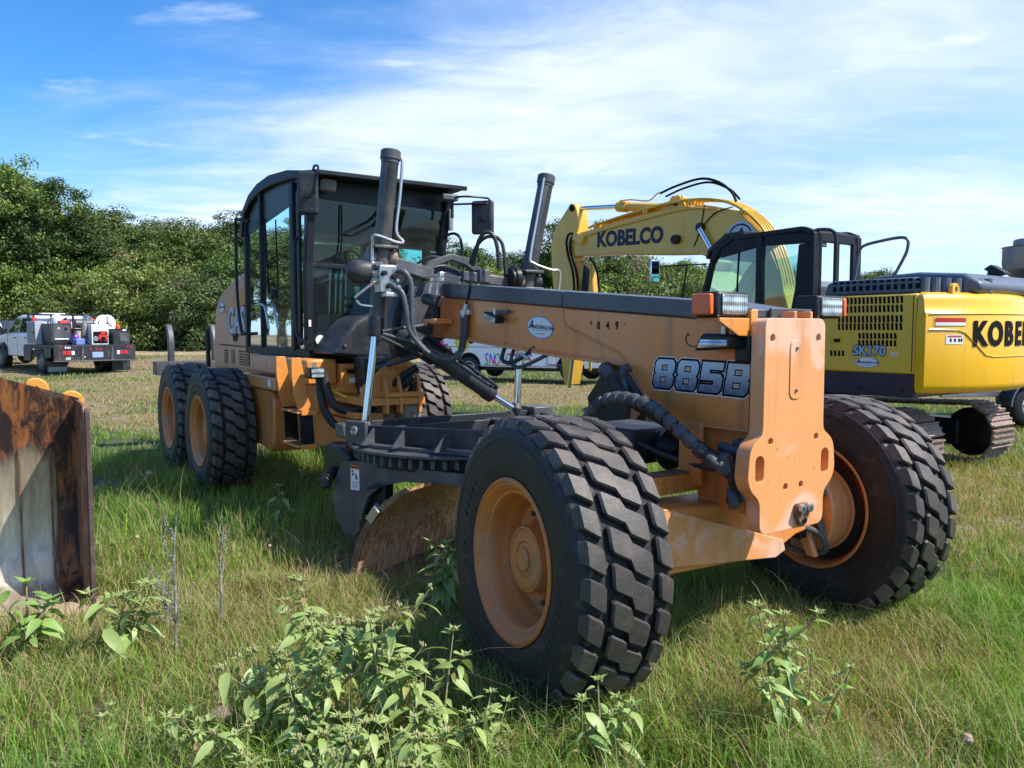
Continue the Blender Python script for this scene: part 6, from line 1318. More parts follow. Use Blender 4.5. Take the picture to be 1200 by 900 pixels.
q3([(1.0, -.006, 1.45), (1.55, -.006, 1.45), (1.42, -.006, 2.1), (1.0, -.006, 2.1)], 'side_window', M['glassdark'], VN); q3([(1.93, .1, 1.30), (1.93, 1.9, 1.30), (1.63, 1.9, 1.95), (1.63, .1, 1.95)], 'windscreen', M['glassdark'], VN)
MB().box(-2.6, -.4, -.03, 0, 1.35, 2.1).build('serving_hatch', M['whitepaint'], VN, .01)
cols = [(.75, .02, .06), (.75, .06, .45), (.25, .1, .65), (.05, .12, .75), (.05, .4, .7), (.08, .5, .2), (.7, .5, .03), (.75, .2, .02), (.75, .02, .1)]
def rainbow():
    m, g = newmat('rainbow_letter_print')
    tc = g.n('ShaderNodeTexCoord').outputs['Object']; sp = g.n('ShaderNodeSeparateXYZ', i={0: tc})
    f = g.m('FRACT', g.m('ADD', g.m('MULTIPLY', sp.outputs[2], 2.6), g.m('MULTIPLY', sp.outputs[0], .55)))
    r = g.n('ShaderNodeValToRGB', i={0: f}); e = r.color_ramp.elements; e[0].color = (.7, .02, .06, 1); e[0].position = 0; e[1].position = 1; e[1].color = (.7, .02, .06, 1)
    for p, c in ((.2, (.75, .04, .4)), (.4, (.15, .08, .65)), (.55, (.03, .2, .75)), (.7, (.05, .5, .25)), (.85, (.75, .45, .03))):
        q = e.new(p); q.color = c + (1,)
    return finish(m, g, Base_Color=r.outputs[0], Roughness=.4)
RB = rainbow()
for k, ch in enumerate('SNO-CONES'):
    textobj('van_lettering', ch, .58, RB, VN, (-1.16 + k * .196, -.003, .64), (1, 0, 0), (0, 0, 1), .002, .008, .12, .50)
def flower(x, z, r, c, n=6):
    m_ = mat('flower_print', c, .5); mb = MB()
    for k in range(n):
        a = 2 * PI * k / n; q = Vector((x + r * .6 * math.cos(a), -.004 - .0006 * k, z + r * .6 * math.sin(a)))
        mb.poly([q + Vector((r * .42 * math.cos(t), 0, r * .42 * math.sin(t))) for t in [2 * PI * j / 10 for j in range(10)]])
    o = mb.build('painted_flower', m_, VN)
    mb = MB(); mb.poly([(x + r * .3 * math.cos(t), -.009, z + r * .3 * math.sin(t)) for t in [2 * PI * j / 12 for j in range(12)]]); mb.build('flower_centre', M['redink'], o)
flower(-2.05, 1.20, .30, (.80, .62, .03)); flower(-2.75, .98, .20, (.75, .05, .30)); flower(-2.55, .80, .18, (.75, .12, .35)); flower(-2.95, 1.2, .18, (.7, .08, .4))
MB().lathe([(0, -.012), (.12, -.01), (.12, 0)], (-1.72, 0, 1.28), (0, 1, 0), 16).build('fuel_filler', M['ink'], VN)
for x, z in ((-2.45, .74), (-2.6, .66), (-2.35, .82)): MB().obox((x, -.004, z), (.8, 0, .6), (0, 1, 0), (-.6, 0, .8), .12, .001, .045).build('painted_leaf', mat('green_print', (.03, .2, .06), .5), VN)

# ============================================================ TRAILER and grey stack at the right edge
TL = empty('utility_trailer', (9.2, 13.6, .06), math.radians(8)); tag(TL, 'low trailer with black mudguard cut by the right edge of the picture', 'trailer')
far_wheel(TL, (-.45, 0, .36), .36, .22, -1, M['whitepaint'], .6); far_wheel(TL, (.45, 0, .36), .36, .22, -1, M['whitepaint'], .6)
fp = [(-.45 - .46 * math.cos(a), .36 + .46 * math.sin(a)) for a in [PI * k / 14 for k in range(14)]] + [(-.45, .82), (.45, .82)][1:] + [(.45 + .46 * math.cos(a), .36 + .46 * math.sin(a)) for a in [PI / 2 - PI * k / 14 for k in range(1, 8)]]
fp2 = [(x * .96, z - .03) for x, z in fp]
mb = MB(); mb.prism(fp + fp2[::-1], 'y', -.16, .14); mb.build('mudguard', M['black'], TL, .004)
mb = MB(); mb.tube([(x, -.165, z) for x, z in fp], .012, 6); mb.build('mudguard_edge', M['tin'], TL)
MB().box(-1.95, 3.2, .16, .24, .50, .60).build('frame_rail', M['tin'], TL, .01); MB().box(-1.95, 3.2, 1.7, 1.78, .50, .60).build('frame_rail', M['tin'], TL, .01)
MB().box(-1.0, 3.2, .16, 1.78, .60, .64).build('trailer_deck', M['dark'], TL)
for x in (-1.2, -.2, .8, 1.8): MB().box(x, x + .06, .24, 1.7, .52, .58).build('cross_member', M['gunmetal'], TL)
SK = empty('vent_stack', (9.75, 15.0, .1), 0); tag(SK, 'grey sheet metal stack on a dark machine at the right edge', 'vent stack')
mb = MB(); mb.lathe([(0, 2.20), (.32, 2.20), (.32, 2.52), (.46, 2.62), (.55, 2.72), (.57, 2.84), (.57, 3.12), (.59, 3.14), (.40, 3.15), (.40, 3.26), (.38, 3.28), (0, 3.28)], (0, 0, 0), (0, 0, 1), 36); mb.build('stack_body', M['tin'], SK)
MB().box(-.62, .9, -.5, .7, 2.02, 2.20).build('machine_top', M['dark'], SK, .02)
MB().box(-.50, 1.2, -.4, .6, 1.0, 2.02).build('machine_body', M['dark'], SK, .03)
for k in range(8): MB().box(-.45 + k * .12, -.40 + k * .12, -.51, -.5, 2.05, 2.17).build('grille_bar', M['tin'], SK)
MB().box(-.66, -.4, -.55, -.50, 2.22, 2.25).build('yellow_bar', M['yellow'], SK)
for x in (-.3, 1.0): MB().box(x - .08, x + .08, -.3, .5, .0, 1.0).build('support_leg', M['dark'], SK)
MB().cyl((-.32, -.6, 1.9), (-.30, -.6, 2.45), .012, 6).build('flag_pole', M['white'], SK)
# ============================================================ GROUND
def sstep(a, b, x): t = np.clip((x - a) / (b - a), 0, 1); return t * t * (3 - 2 * t)
def terrain(x, y):
    x = np.asarray(x, float); y = np.asarray(y, float)
    wl = 1 - sstep(-11.0, 0.0, x) * .9
    d = np.clip(y - 10.5, 0, 60)
    t = .0212 * (np.sqrt(d * d + 4) - 2) * wl
    r = np.sqrt(x * x + y * y)
    return t * np.clip(1 - (r - 120) / 400, 0, 1) + .012 * np.sin(x * 1.7 + 1) * np.cos(y * 1.3) * np.clip((r - 2) / 4, 0, 1) - .006
_rs = np.random.RandomState(11); _tab = _rs.rand(256, 256)
def vnoise(x, y, s):
    x = x / s + 1000.5; y = y / s + 1000.5; xi = np.floor(x).astype(int); yi = np.floor(y).astype(int); fx = x - xi; fy = y - yi
    fx = fx * fx * (3 - 2 * fx); fy = fy * fy * (3 - 2 * fy); T = lambda a, b: _tab[a & 255, b & 255]
    return (T(xi, yi) * (1 - fx) + T(xi + 1, yi) * fx) * (1 - fy) + (T(xi, yi + 1) * (1 - fx) + T(xi + 1, yi + 1) * fx) * fy
def fbm(x, y, s, n=4):
    a = 0; w_ = 1; t = 0
    for k in range(n): a = a + w_ * vnoise(x + 17 * k, y - 9 * k, s / 2 ** k); t += w_; w_ *= .55
    return a / t
def dryness(x, y):
    """0 green .. 1 straw, from patchy noise and how the field lies"""
    r = np.hypot(x, y)
    n = fbm(x, y, 2.6, 4)
    far = sstep(9, 22, r)
    left = sstep(.3, -2.2, x) * sstep(6.5, 3.5, y)
    return np.clip((n - .5) * 3.0 + .22 + far * .42 + left * .22 - .28 * sstep(-.3, 1.2, x) * sstep(9, 4, r) - .25 * sstep(10.5, 7.5, y) * sstep(5.5, 7, y) * sstep(2, -2, x), 0, 1)
def groundmat():
    m, g = newmat('patchy_field_soil_and_thatch')
    at = g.n('ShaderNodeAttribute', attribute_name='dry').outputs['Fac']
    tc = g.n('ShaderNodeTexCoord').outputs['Object']
    n1 = g.noise(tc, 9, 8, .7); n2 = g.noise(tc, 60, 5, .7); n3 = g.noise(tc, 1.2, 4, .6)
    green = g.mix(g.ramp(n1, .35, .65), (.035, .045, .014), (.08, .10, .03))
    straw = g.mix(g.ramp(n1, .35, .65), (.13, .09, .05), (.30, .235, .13))
    cs = g.mix(g.ramp(g.m('ADD', at, g.m('MULTIPLY', g.m('SUBTRACT', n1, .5), .6)), .30, .72), green, straw)
    cs = g.mix(g.m('MULTIPLY', g.ramp(n2, .55, .68), .5), cs, (.05, .038, .022))
    cs = g.mix(g.m('MULTIPLY', g.ramp(n3, .58, .70), .5), cs, (.20, .125, .075))
    bn = g.n('ShaderNodeBump', i={'Strength': .7, 'Distance': .03, 'Height': g.m('ADD', n1, n2)})
    return finish(m, g, Base_Color=cs, Roughness=.95, Normal=bn.outputs[0])
def sheet(name, xs, ys, dz, m):
    XX, YY = np.meshgrid(xs, ys); ZZ = terrain(XX, YY) + dz; n, k = XX.shape
    me = bpy.data.meshes.new(name); v = np.stack([XX, YY, ZZ], -1).reshape(-1, 3)
    i = np.arange(n * k).reshape(n, k); f = np.stack([i[:-1, :-1], i[:-1, 1:], i[1:, 1:], i[1:, :-1]], -1).reshape(-1, 4)
    me.from_pydata(v.tolist(), [], f.tolist()); me.materials.append(m); me.polygons.foreach_set('use_smooth', [True] * len(f))
    a = me.attributes.new('dry', 'FLOAT', 'POINT'); a.data.foreach_set('value', dryness(v[:, 0], v[:, 1]).astype(np.float32))
    o = bpy.data.objects.new(name, me); col.objects.link(o); tag(o, kind='structure'); return o
xs = np.concatenate([[-1500, -700, -350, -200, -120, -90], np.arange(-70, -16, 2.0), np.arange(-16, 16, .35), np.arange(16, 70, 2.0), [90, 120, 200, 350, 700, 1500]])
ys = np.concatenate([[-1500, -600, -250, -100, -40, -15, -6], np.arange(-2, 22, .35), np.arange(22, 90, 1.5), [100, 130, 200, 350, 700, 1500]])
sheet('ground', xs, ys, 0, groundmat())
sheet('dirt_track', np.arange(-60, 6.1, 1.5), np.arange(37.6, 42.5, .5), .012, mat('dry_tan_dirt', (.36, .27, .17), .95, 0, (.22, .20, .09), 1.3, .45, .62, .7, bump=.3))
# ---- grass as real blades
def leafmat(name, trans=.35, rough=.62, spec=.03, vary=False):
    m, g = newmat(name)
    at = g.n('ShaderNodeAttribute', attribute_name='tint').outputs['Color']
    if vary:   # every crown its own green
        rd = g.n('ShaderNodeObjectInfo').outputs['Random']
        at = g.mix(1.0, at, g.mix(rd, (.62, .70, .85), (1.35, 1.22, .90)), 'MULTIPLY')
    d = g.n('ShaderNodeBsdfDiffuse', i={'Color': at}); t = g.n('ShaderNodeBsdfTranslucent', i={'Color': g.mix(1.0, at, (1.25, 1.15, .55), 'MULTIPLY')})
    gl = g.n('ShaderNodeBsdfGlossy', i={'Color': (.8, .85, .8), 'Roughness': rough})
    a = g.n('ShaderNodeMixShader', i={0: trans, 1: d.outputs[0], 2: t.outputs[0]})
    b = g.n('ShaderNodeMixShader', i={0: spec, 1: a.outputs[0], 2: gl.outputs[0]})
    g.n('ShaderNodeOutputMaterial', i={0: b.outputs[0]}); return m
GM = leafmat('grass_blade', .42)
rng = np.random.RandomState(5)
def scatter(n, d0, d1, half=.72, p=1.0):
    """uniform per ground area inside the view wedge widened for a step aside"""
    u = rng.rand(n); d = np.sqrt(d0 ** 2 + u * (d1 ** 2 - d0 ** 2)); x = (rng.rand(n) * 2 - 1) * (half * d + 1.3)
    return x, d
FEET = [((1.0612 + .5566 * lx + .8308 * ly), (4.2122 - .8308 * lx + .5566 * ly)) for lx, ly in ((0, -1.06), (0, 1.06), (-5.74, -1.12), (-5.74, 1.12), (-7.28, -1.12), (-7.28, 1.12))]
def blades(name, n, d0, d1, hmin, hmax, wmin, wmax, segs, strawp, lean=.5, kind='grass', label=None, tallw=0.0, half=.72, clump=.9):
    x, y = scatter(int(n * 1.6), d0, d1, half)
    dn = fbm(x, y, .33, 3) * .7 + fbm(x, y, 1.1, 2) * .3
    keep = rng.rand(len(x)) < np.clip((dn - .36) * 4.0, .07, 1) * clump + (1 - clump) * .6
    for fx, fy in FEET:
        ca, sa_ = .5566, -.8308; rx = (x - fx) * ca + (y - fy) * sa_; ry = -(x - fx) * sa_ + (y - fy) * ca
        keep &= ~((np.abs(rx) < .20) & (np.abs(ry) < .22))
    # nothing grows inside the loader bucket
    bx = (x + 2.55) * .834 + (y - 4.79) * .552; by = -(x + 2.55) * .552 + (y - 4.79) * .834
    keep &= ~((bx < .05) & (bx > -2.5) & (by > -.12) & (by < .62))
    x = x[keep][:n]; y = y[keep][:n]; n = len(x)
    dry = dryness(x, y); straw = rng.rand(n) < strawp + dry * .48
    hn = fbm(x, y, .8, 3); shade = np.zeros(n)
    for fx, fy in FEET: shade = np.maximum(shade, np.exp(-((x - fx) ** 2 + (y - fy) ** 2) / .55))
    h = (hmin + (hmax - hmin) * rng.rand(n) ** 1.6) * (.55 + .9 * hn) * (1 - .35 * dry) * (1 + .35 * shade)
    w_ = wmin + (wmax - wmin) * rng.rand(n)
    az = rng.rand(n) * 2 * PI + fbm(x, y, 1.7, 2) * 4; ln = lean * (.25 + rng.rand(n) * 1.1) * np.where(straw, 1.5, 1.0)
    z0 = terrain(x, y) - .012
    dx, dy = np.cos(az), np.sin(az); face = az + PI / 2 + rng.randn(n) * .6; fx, fy = np.cos(face), np.sin(face)
    V = []; 
    for k in range(segs + 1):
        t = k / segs; hz = h * np.sin(t * (1.2 + .0)) / np.sin(1.2) * (1 - .18 * ln * t * t); off = h * ln * t ** 2 * .9
        ww = w_ * (1 - t ** 1.6) * .5
        cx, cy, cz = x + dx * off, y + dy * off, z0 + hz
        if k < segs: V += [np.stack([cx - fx * ww, cy - fy * ww, cz], -1), np.stack([cx + fx * ww, cy + fy * ww, cz], -1)]
        else: V += [np.stack([cx, cy, cz], -1)]
    nv = len(V); P = np.stack(V, 1).reshape(-1, 3)
    tri = []
    for k in range(segs - 1): a = 2 * k; tri += [(a, a + 1, a + 3), (a, a + 3, a + 2)]
    a = 2 * (segs - 1); tri += [(a, a + 1, a + 2)]
    T = (np.array(tri)[None] + (np.arange(n) * nv)[:, None, None]).reshape(-1, 3)
    g1 = np.array([.085, .22, .018]); g2 = np.array([.28, .48, .06]); g3 = np.array([.13, .20, .075]); s1 = np.array([.52, .43, .22]); s2 = np.array([.36, .25, .14])
    u = rng.rand(n, 1); v = rng.rand(n, 1)
    yel = np.clip(dry[:, None] * 1.0 + rng.randn(n, 1) * .12, 0, 1)
    u = np.clip(u * .75 + (fbm(x, y, .5, 2)[:, None] - .5) * 1.2 + .12, 0, 1.15); C = ((g1 * (1 - u) + g2 * u) * (1 - .3 * v) + g3 * .3 * v) * (.75 + .5 * rng.rand(n, 1)); C = C * (1 - .42 * yel) + np.array([.30, .29, .075]) * .42 * yel
    Cs = s1 * (1 - u) + s2 * u; C = np.where(straw[:, None], Cs, C)
    me = bpy.data.meshes.new(name); me.vertices.add(len(P)); me.vertices.foreach_set('co', P.astype(np.float32).ravel())
    nt_ = len(T); me.loops.add(nt_ * 3); me.loops.foreach_set('vertex_index', T.astype(np.int32).ravel()); me.polygons.add(nt_)
    me.polygons.foreach_set('loop_start', np.arange(0, nt_ * 3, 3, dtype=np.int32)); me.polygons.foreach_set('loop_total', np.full(nt_, 3, dtype=np.int32))
    me.update(calc_edges=True)
    ca = me.color_attributes.new('tint', 'FLOAT_COLOR', 'POINT'); CC = np.ones((len(P), 4), np.float32); CC[:, :3] = np.repeat(C, nv, 0)
    ca.data.foreach_set('color', CC.ravel()); me.materials.append(GM)
    o = bpy.data.objects.new(name, me); col.objects.link(o)
    tag(o, label, 'grass', kind='stuff'); return o
blades('meadow_grass', 215000, 1.6, 5.2, .06, .28, .0032, .0076, 4, .06, .66, label='green and straw coloured grass blades in the foreground round the front tyres')
blades('meadow_grass', 145000, 5.0, 10.5, .06, .26, .005, .010, 3, .06, .5, label='grass in the middle of the field round the rear tyres')
blades('meadow_grass', 120000, 10.2, 24, .05, .15, .010, .020, 2, .22, .6, label='yellowish grass between the grader and the parked vehicles')
blades('meadow_grass', 70000, 23, 48, .05, .15, .03, .055, 1, .3, .5, label='far straw coloured grass in front of the trees', clump=.6)
blades('dry_grass_stalk', 4200, 1.9, 9.5, .25, .58, .0022, .0038, 5, 1.0, .9, label='tall dry bent grass stalks standing above the green grass', clump=.5)
# flattened thatch lying on the soil
blades('dry_thatch', 24000, 1.6, 8.0, .05, .17, .0022, .005, 3, .9, 3.2, label='flattened dead straw lying between the grass blades', clump=.8)

# ============================================================ TREES AND SHRUBS
TM_ = leafmat('tree_leaf', .30, .6, .035, True)
barkm = mat('grey_brown_bark', (.13, .10, .075), .9, 0, (.22, .19, .15), 4, bump=.6)
def crown_mesh(name, seed, nclump, per, rad, shape, c1, c2, leaf=.14, dead=0.0, cr=.62):
    """leaf-sized faces gathered in clumps on a lumpy crown surface"""
    r = np.random.RandomState(seed); lob = r.randn(9, 3); lob /= np.linalg.norm(lob, axis=1)[:, None]; la = .62 + .62 * r.rand(9)
    d = r.randn(nclump, 3); d /= np.linalg.norm(d, axis=1)[:, None]; out = r.rand(nclump) < .09; d[:, 2] = np.abs(d[:, 2]) * np.where(r.rand(nclump) < .72, 1, -1)
    rr = np.max(la[None] * (1 - .55 * (1 - d @ lob.T)), 1); rr = np.clip(rr, .45, 1.25) * (.55 + .50 * r.rand(nclump) ** .5)
    rr = np.where(out, rr * 1.2, rr); cen = d * rr[:, None] * np.array(shape) * rad
    tone = np.clip(r.rand(nclump) * .75 + .25 * r.rand(nclump) + (r.rand(nclump) < .12) * .5, 0, 1.4); n = nclump * per; cid = np.repeat(np.arange(nclump), per)
    q = r.randn(n, 3); q /= np.linalg.norm(q, axis=1)[:, None]; q = q * (r.rand(n, 1) ** .45) * np.array([1.1, 1.1, .62]) * (cr * (.6 + .8 * r.rand(nclump)))[cid][:, None]
    P0 = cen[cid] + q
    nrm = q + np.array([0, 0, .55]) * cr + r.randn(n, 3) * .55 * cr; nrm /= np.linalg.norm(nrm, axis=1)[:, None]
    t1 = np.cross(nrm, r.randn(n, 3)); t1 /= np.linalg.norm(t1, axis=1)[:, None]; t2 = np.cross(nrm, t1)
    s = leaf * (.6 + .8 * r.rand(n, 1)); 
    V = np.stack([P0 - t1 * s, P0 + t2 * s * .5 + nrm * s * .12, P0 + t1 * s, P0 - t2 * s * .5 + nrm * s * .12], 1).reshape(-1, 3)
    me = bpy.data.meshes.new(name); me.vertices.add(len(V)); me.vertices.foreach_set('co', V.astype(np.float32).ravel())
    me.loops.add(n * 4); me.loops.foreach_set('vertex_index', np.arange(n * 4, dtype=np.int32)); me.polygons.add(n)
    me.polygons.foreach_set('loop_start', np.arange(0, n * 4, 4, dtype=np.int32)); me.polygons.foreach_set('loop_total', np.full(n, 4, dtype=np.int32)); me.update(calc_edges=True)
    C = np.array(c1) * (1 - tone[cid][:, None]) + np.array(c2) * tone[cid][:, None]; C = C * (.7 + .6 * r.rand(n, 1))
    dd = r.rand(nclump) < dead; C = np.where(dd[cid][:, None], np.array([.24, .19, .12]) * (.7 + .6 * r.rand(n, 1)), C)
    CC = np.ones((n * 4, 4), np.float32); CC[:, :3] = np.repeat(C, 4, 0); ca = me.color_attributes.new('tint', 'FLOAT_COLOR', 'POINT'); ca.data.foreach_set('color', CC.ravel())
    me.materials.append(TM_); return me, cen
def trunk_mesh(name, seed, h, r0, cen, cz):
    rg = random.Random(seed); mb = MB(); top = Vector((rg.uniform(-.3, .3), rg.uniform(-.3, .3), h * .55))
    mb.tube([(0, 0, -.3), (rg.uniform(-.1, .1), rg.uniform(-.1, .1), h * .25), top, top + Vector((rg.uniform(-.6, .6), rg.uniform(-.6, .6), h * .3))], [r0 * 1.3, r0, r0 * .7, r0 * .2], 9, 4)
    for k in range(16):
        c = cen[rg.randrange(len(cen))]; c = Vector((c[0] * .85, c[1] * .85, c[2] * .85 + cz)); s = Vector((0, 0, h * rg.uniform(.18, .5)))
        mb.tube([s, s.lerp(c, .5) + Vector((0, 0, .3)), c], [r0 * .45, r0 * .28, r0 * .06], 6, 4)
    return mb.mesh(name, barkm, 40)
D1 = (.034, .082, .018); D2 = (.14, .22, .05)
KINDS = {}
def kind(k, seed, ncl, per, rad, shape, c1, c2, leaf, cz, h, r0, dead=0.0, cr=.62):
    me, cen = crown_mesh('crown', seed, ncl, per, rad, shape, c1, c2, leaf, dead, cr)
    KINDS[k] = (me, trunk_mesh('trunk', seed, h, r0, cen, cz), cz)
kind('oakA', 1, 360, 120, 4.2, (1, 1, .95), D1, D2, .085, 6.0, 9.5, .28)
kind('oakB', 2, 360, 120, 4.2, (1.15, 1.05, .85), (.05, .09, .02), (.14, .195, .045), .085, 5.6, 9.0, .30)
kind('oakC', 3, 340, 120, 4.0, (.9, 1, 1.1), (.036, .072, .014), (.105, .16, .034), .085, 6.2, 10, .26)
kind('bushA', 4, 240, 100, 2.2, (1.25, 1.1, .95), (.075, .14, .024), (.22, .31, .06), .06, 1.5, 2.4, .07, .06, .42)
kind('bushB', 5, 240, 100, 2.2, (1.2, 1.1, .8), (.075, .125, .03), (.21, .27, .075), .06, 1.35, 2.2, .07, .10, .42)
def tree(k, x, y, s, rz, name, label, cat, group, sz=1.0):
    me, tk, cz = KINDS[k]; e = empty(name, (x, y, float(terrain(x, y)) - .05), rz); e.scale = (s, s, s * sz)
    c = bpy.data.objects.new('crown', me); col.objects.link(c); c.parent = e; c.location = (0, 0, cz)
    t = bpy.data.objects.new('trunk', tk); col.objects.link(t); t.parent = e
    tag(e, label, cat, group); return e
def at(px, d): return (px - 600) / 940 * d
TG = 'oak trees along the edge of the field'
trees = [
 (-30, 45, 'oakA', 1.08, 1.12, 'tallest oak at the left edge, its crown high above the pickup'),
 (42, 46, 'oakC', 0.90, 0.98, 'oak straight behind the pickup cab'),
 (100, 50, 'oakB', 0.96, 0.97, 'broad oak behind the flatbed, its top sloping down to the right'),
 (162, 50, 'oakA', 0.84, 0.95, 'rounded oak in the middle of the left tree line'),
 (222, 49, 'oakB', 0.86, 0.98, 'oak just left of the grader cab with pale leaf edges against the sky'),
 (285, 51, 'oakC', 0.84, 0.95, 'oak half hidden by the rear of the black grader cab'),
 (350, 51, 'oakA', 0.84, 0.92, 'oak seen through the side glass of the grader cab'),
 (415, 52, 'oakB', 0.84, 0.92, 'oak seen through the windscreen of the grader cab'),
 (480, 51, 'oakC', 0.8, 0.92, 'oak seen behind the thick lift cylinder of the grader'),
 (552, 51, 'oakA', 0.8, 0.97, 'oak just right of the grader cab under the round mirror'),
 (604, 52, 'oakB', 0.8, 0.93, 'oak between the mirror and the second lift cylinder'),
 (672, 53, 'oakC', 0.86, 0.95, 'oak behind the top of the yellow stick'),
 (742, 53, 'oakB', 0.84, 0.86, 'oak under the yellow boom left of the excavator mirror'),
 (802, 53, 'oakA', 0.78, 0.86, 'oak beneath the boom beside the excavator cab'),
 (868, 56, 'oakC', 0.74, 0.82, 'oak seen through the excavator cab windows'),
 (945, 58, 'oakA', 0.74, 0.82, 'oak hidden behind the excavator cab rear'),
 (1015, 54, 'oakB', 0.72, 0.86, 'small round oak top above the excavator hood rail'),
 (1120, 75, 'oakC', 0.7, 0.9, 'low distant oak behind the yellow counterweight'),
 (132, 54, 'oakC', 0.86, 0.93, 'low oak filling the gap behind the hose reel'),
 (192, 54, 'oakB', 0.84, 0.93, 'lower oak between two taller ones left of the ripper shank'),
]
def fit(px, d, k, s): return at(px, d)
for i, (px, d, k, s, sz, lb) in enumerate(trees): tree(k, at(px, d), d, s, i * 1.7, 'oak_tree', lb, 'tree', TG, sz)
for i, (px, d, s, lb) in enumerate(((-90, 48, 1.0, 'dark oak just outside the left edge of the view'), (-165, 46, 1.0, 'second oak outside the left edge of the view'), (-245, 44, 1.0, 'third oak outside the left edge of the view'), (-325, 42, 1.0, 'fourth oak outside the left edge of the view'), (-410, 40, 1.0, 'fifth oak outside the left edge of the view'), (-500, 39, 1.0, 'sixth oak outside the left edge of the view'), (20, 58, 1.0, 'back row oak behind the tall left edge oak'), (250, 60, .9, 'back row oak behind the rear of the grader hood'), (390, 60, .9, 'back row oak behind the grader windscreen'), (640, 61, .85, 'back row oak behind the second lift cylinder'), (790, 62, .8, 'back row oak under the middle of the yellow boom'), (900, 64, .75, 'back row oak behind the excavator cab door'))):
    tree(('oakA', 'oakB', 'oakC')[i % 3], at(px, d), d, s, i * 2.1, 'oak_tree', lb, 'tree', 'back row of oaks', .95)
BG = 'scrub bushes along the foot of the trees'
bushes = [
 (-55, 46, 'bushA', 1.24, 'dark bush low at the left edge behind the pickup hood'), (10, 44, 'bushA', 1.29, 'bush behind the pickup windscreen'), (60, 45, 'bushB', 1.24, 'bush behind the pickup headache rack'),
 (105, 46, 'bushA', 1.26, 'bright green bush above the hose reel'), (142, 44, 'bushB', 1.34, 'bush with dead tan vines right of the flatbed'), (178, 45, 'bushB', 1.39, 'tan and green vine covered bush between flatbed and grader'),
 (212, 45, 'bushA', 1.18, 'bush above the tall ripper shank'), (244, 44, 'bushB', 1.29, 'bush touching the left edge of the engine hood'), (290, 45, 'bushA', 1.24, 'bush behind the engine hood of the grader'),
 (350, 46, 'bushA', 1.34, 'bush seen through the lower side glass of the cab'), (430, 46, 'bushB', 1.34, 'bush seen low through the cab windscreen'), (510, 44, 'bushA', 1.24, 'bush behind the lift saddle'),
 (575, 44, 'bushB', 1.24, 'bush over the roof of the white van'), (640, 46, 'bushA', 1.29, 'bush behind the second lift cylinder foot'), (705, 45, 'bushA', 1.39, 'bush under the KOBELCO boom lettering'), (770, 44, 'bushB', 1.34, 'bush behind the excavator mirror stalk'), (840, 46, 'bushA', 1.34, 'bush behind the excavator cab door')]
for i, (px, d, k, s, lb) in enumerate(bushes): tree(k, at(px, d), d, s, i * 1.3, 'scrub_bush', lb, 'bush', BG, (.95, 1.25, .8, 1.1, .7, 1.2, .85)[i % 7])
# ============================================================ WEEDS IN THE FOREGROUND
WM = {}
def weedleaf(name, c, L, W, curl=.35, fold=.22):
    """lance-shaped leaf folded along its midrib and drooping to the tip, root at the origin along +x"""
    mb = MB(); n = 6; rows = []
    for k in range(n + 1):
        t = k / n; w_ = W * .5 * (math.sin(PI * min(1, t * 1.02 + .02) ** .72)) ** .9 if 0 < k < n else .0004
        z = -curl * L * t * t; x = L * t * (1 - .12 * curl * t)
        rows.append([mb.av((x, -w_, z + fold * w_)), mb.av((x, 0, z)), mb.av((x, w_, z + fold * w_))])
    for a, b in zip(rows, rows[1:]): mb.face((a[0], a[1], b[1], b[0])); mb.face((a[1], a[2], b[2], b[1]))
    me = mb.mesh(name, WM[c], 60, recalc=False); return me
def wmat(name, c, c2):
    m, g = newmat(name)
    tc = g.n('ShaderNodeTexCoord').outputs['Object']; sp = g.n('ShaderNodeSeparateXYZ', i={0: tc})
    oi = g.n('ShaderNodeObjectInfo').outputs['Random']
    vein = g.ramp(g.m('ABSOLUTE', g.m('SINE', g.m('ADD', g.m('MULTIPLY', sp.outputs[0], 420), g.m('MULTIPLY', g.m('ABSOLUTE', sp.outputs[1]), -300)))), .86, 1.0)
    mid = g.ramp(g.m('ABSOLUTE', sp.outputs[1]), .0012, .0004)
    cs = g.mix(oi, c, c2); cs = g.mix(g.m('MULTIPLY', g.m('MAXIMUM', mid, g.m('MULTIPLY', vein, .4)), .6), cs, (.24, .32, .17))
    d = g.n('ShaderNodeBsdfDiffuse', i={'Color': cs}); t = g.n('ShaderNodeBsdfTranslucent', i={'Color': g.mix(1.0, cs, (1.1, 1.15, .5), 'MULTIPLY')})
    a = g.n('ShaderNodeMixShader', i={0: .30, 1: d.outputs[0], 2: t.outputs[0]})
    gl = g.n('ShaderNodeBsdfGlossy', i={'Roughness': .55, 'Color': (.8, .9, .8)}); b = g.n('ShaderNodeMixShader', i={0: .06, 1: a.outputs[0], 2: gl.outputs[0]})
    g.n('ShaderNodeOutputMaterial', i={0: b.outputs[0]}); return m
WM['grey'] = wmat('grey_green_felty_leaf', (.25, .35, .08), (.36, .45, .14)); WM['green'] = wmat('fresh_green_leaf', (.16, .30, .05), (.26, .40, .08)); WM['yel'] = wmat('yellowing_leaf', (.34, .30, .06), (.40, .20, .06))
stemm = mat('tan_weed_stem', (.26, .20, .10), .8, 0, (.20, .24, .10), 20); twigm = mat('grey_dead_twig', (.16, .145, .13), .9, 0, (.34, .32, .29), 30, .45, .6, .9, bump=.5); budm = mat('cream_bud', (.34, .31, .15), .8)
LV = {'grey': [weedleaf('leaf', 'grey', L, W, c) for L, W, c in ((.100, .034, .3), (.085, .029, .5), (.066, .023, .2), (.112, .036, .55))],
      'green': [weedleaf('leaf', 'green', L, W, c) for L, W, c in ((.09, .036, .3), (.072, .031, .45), (.058, .025, .2))],
      'yel': [weedleaf('leaf', 'yel', L, W, c) for L, W, c in ((.065, .026, .6), (.05, .022, .4))]}
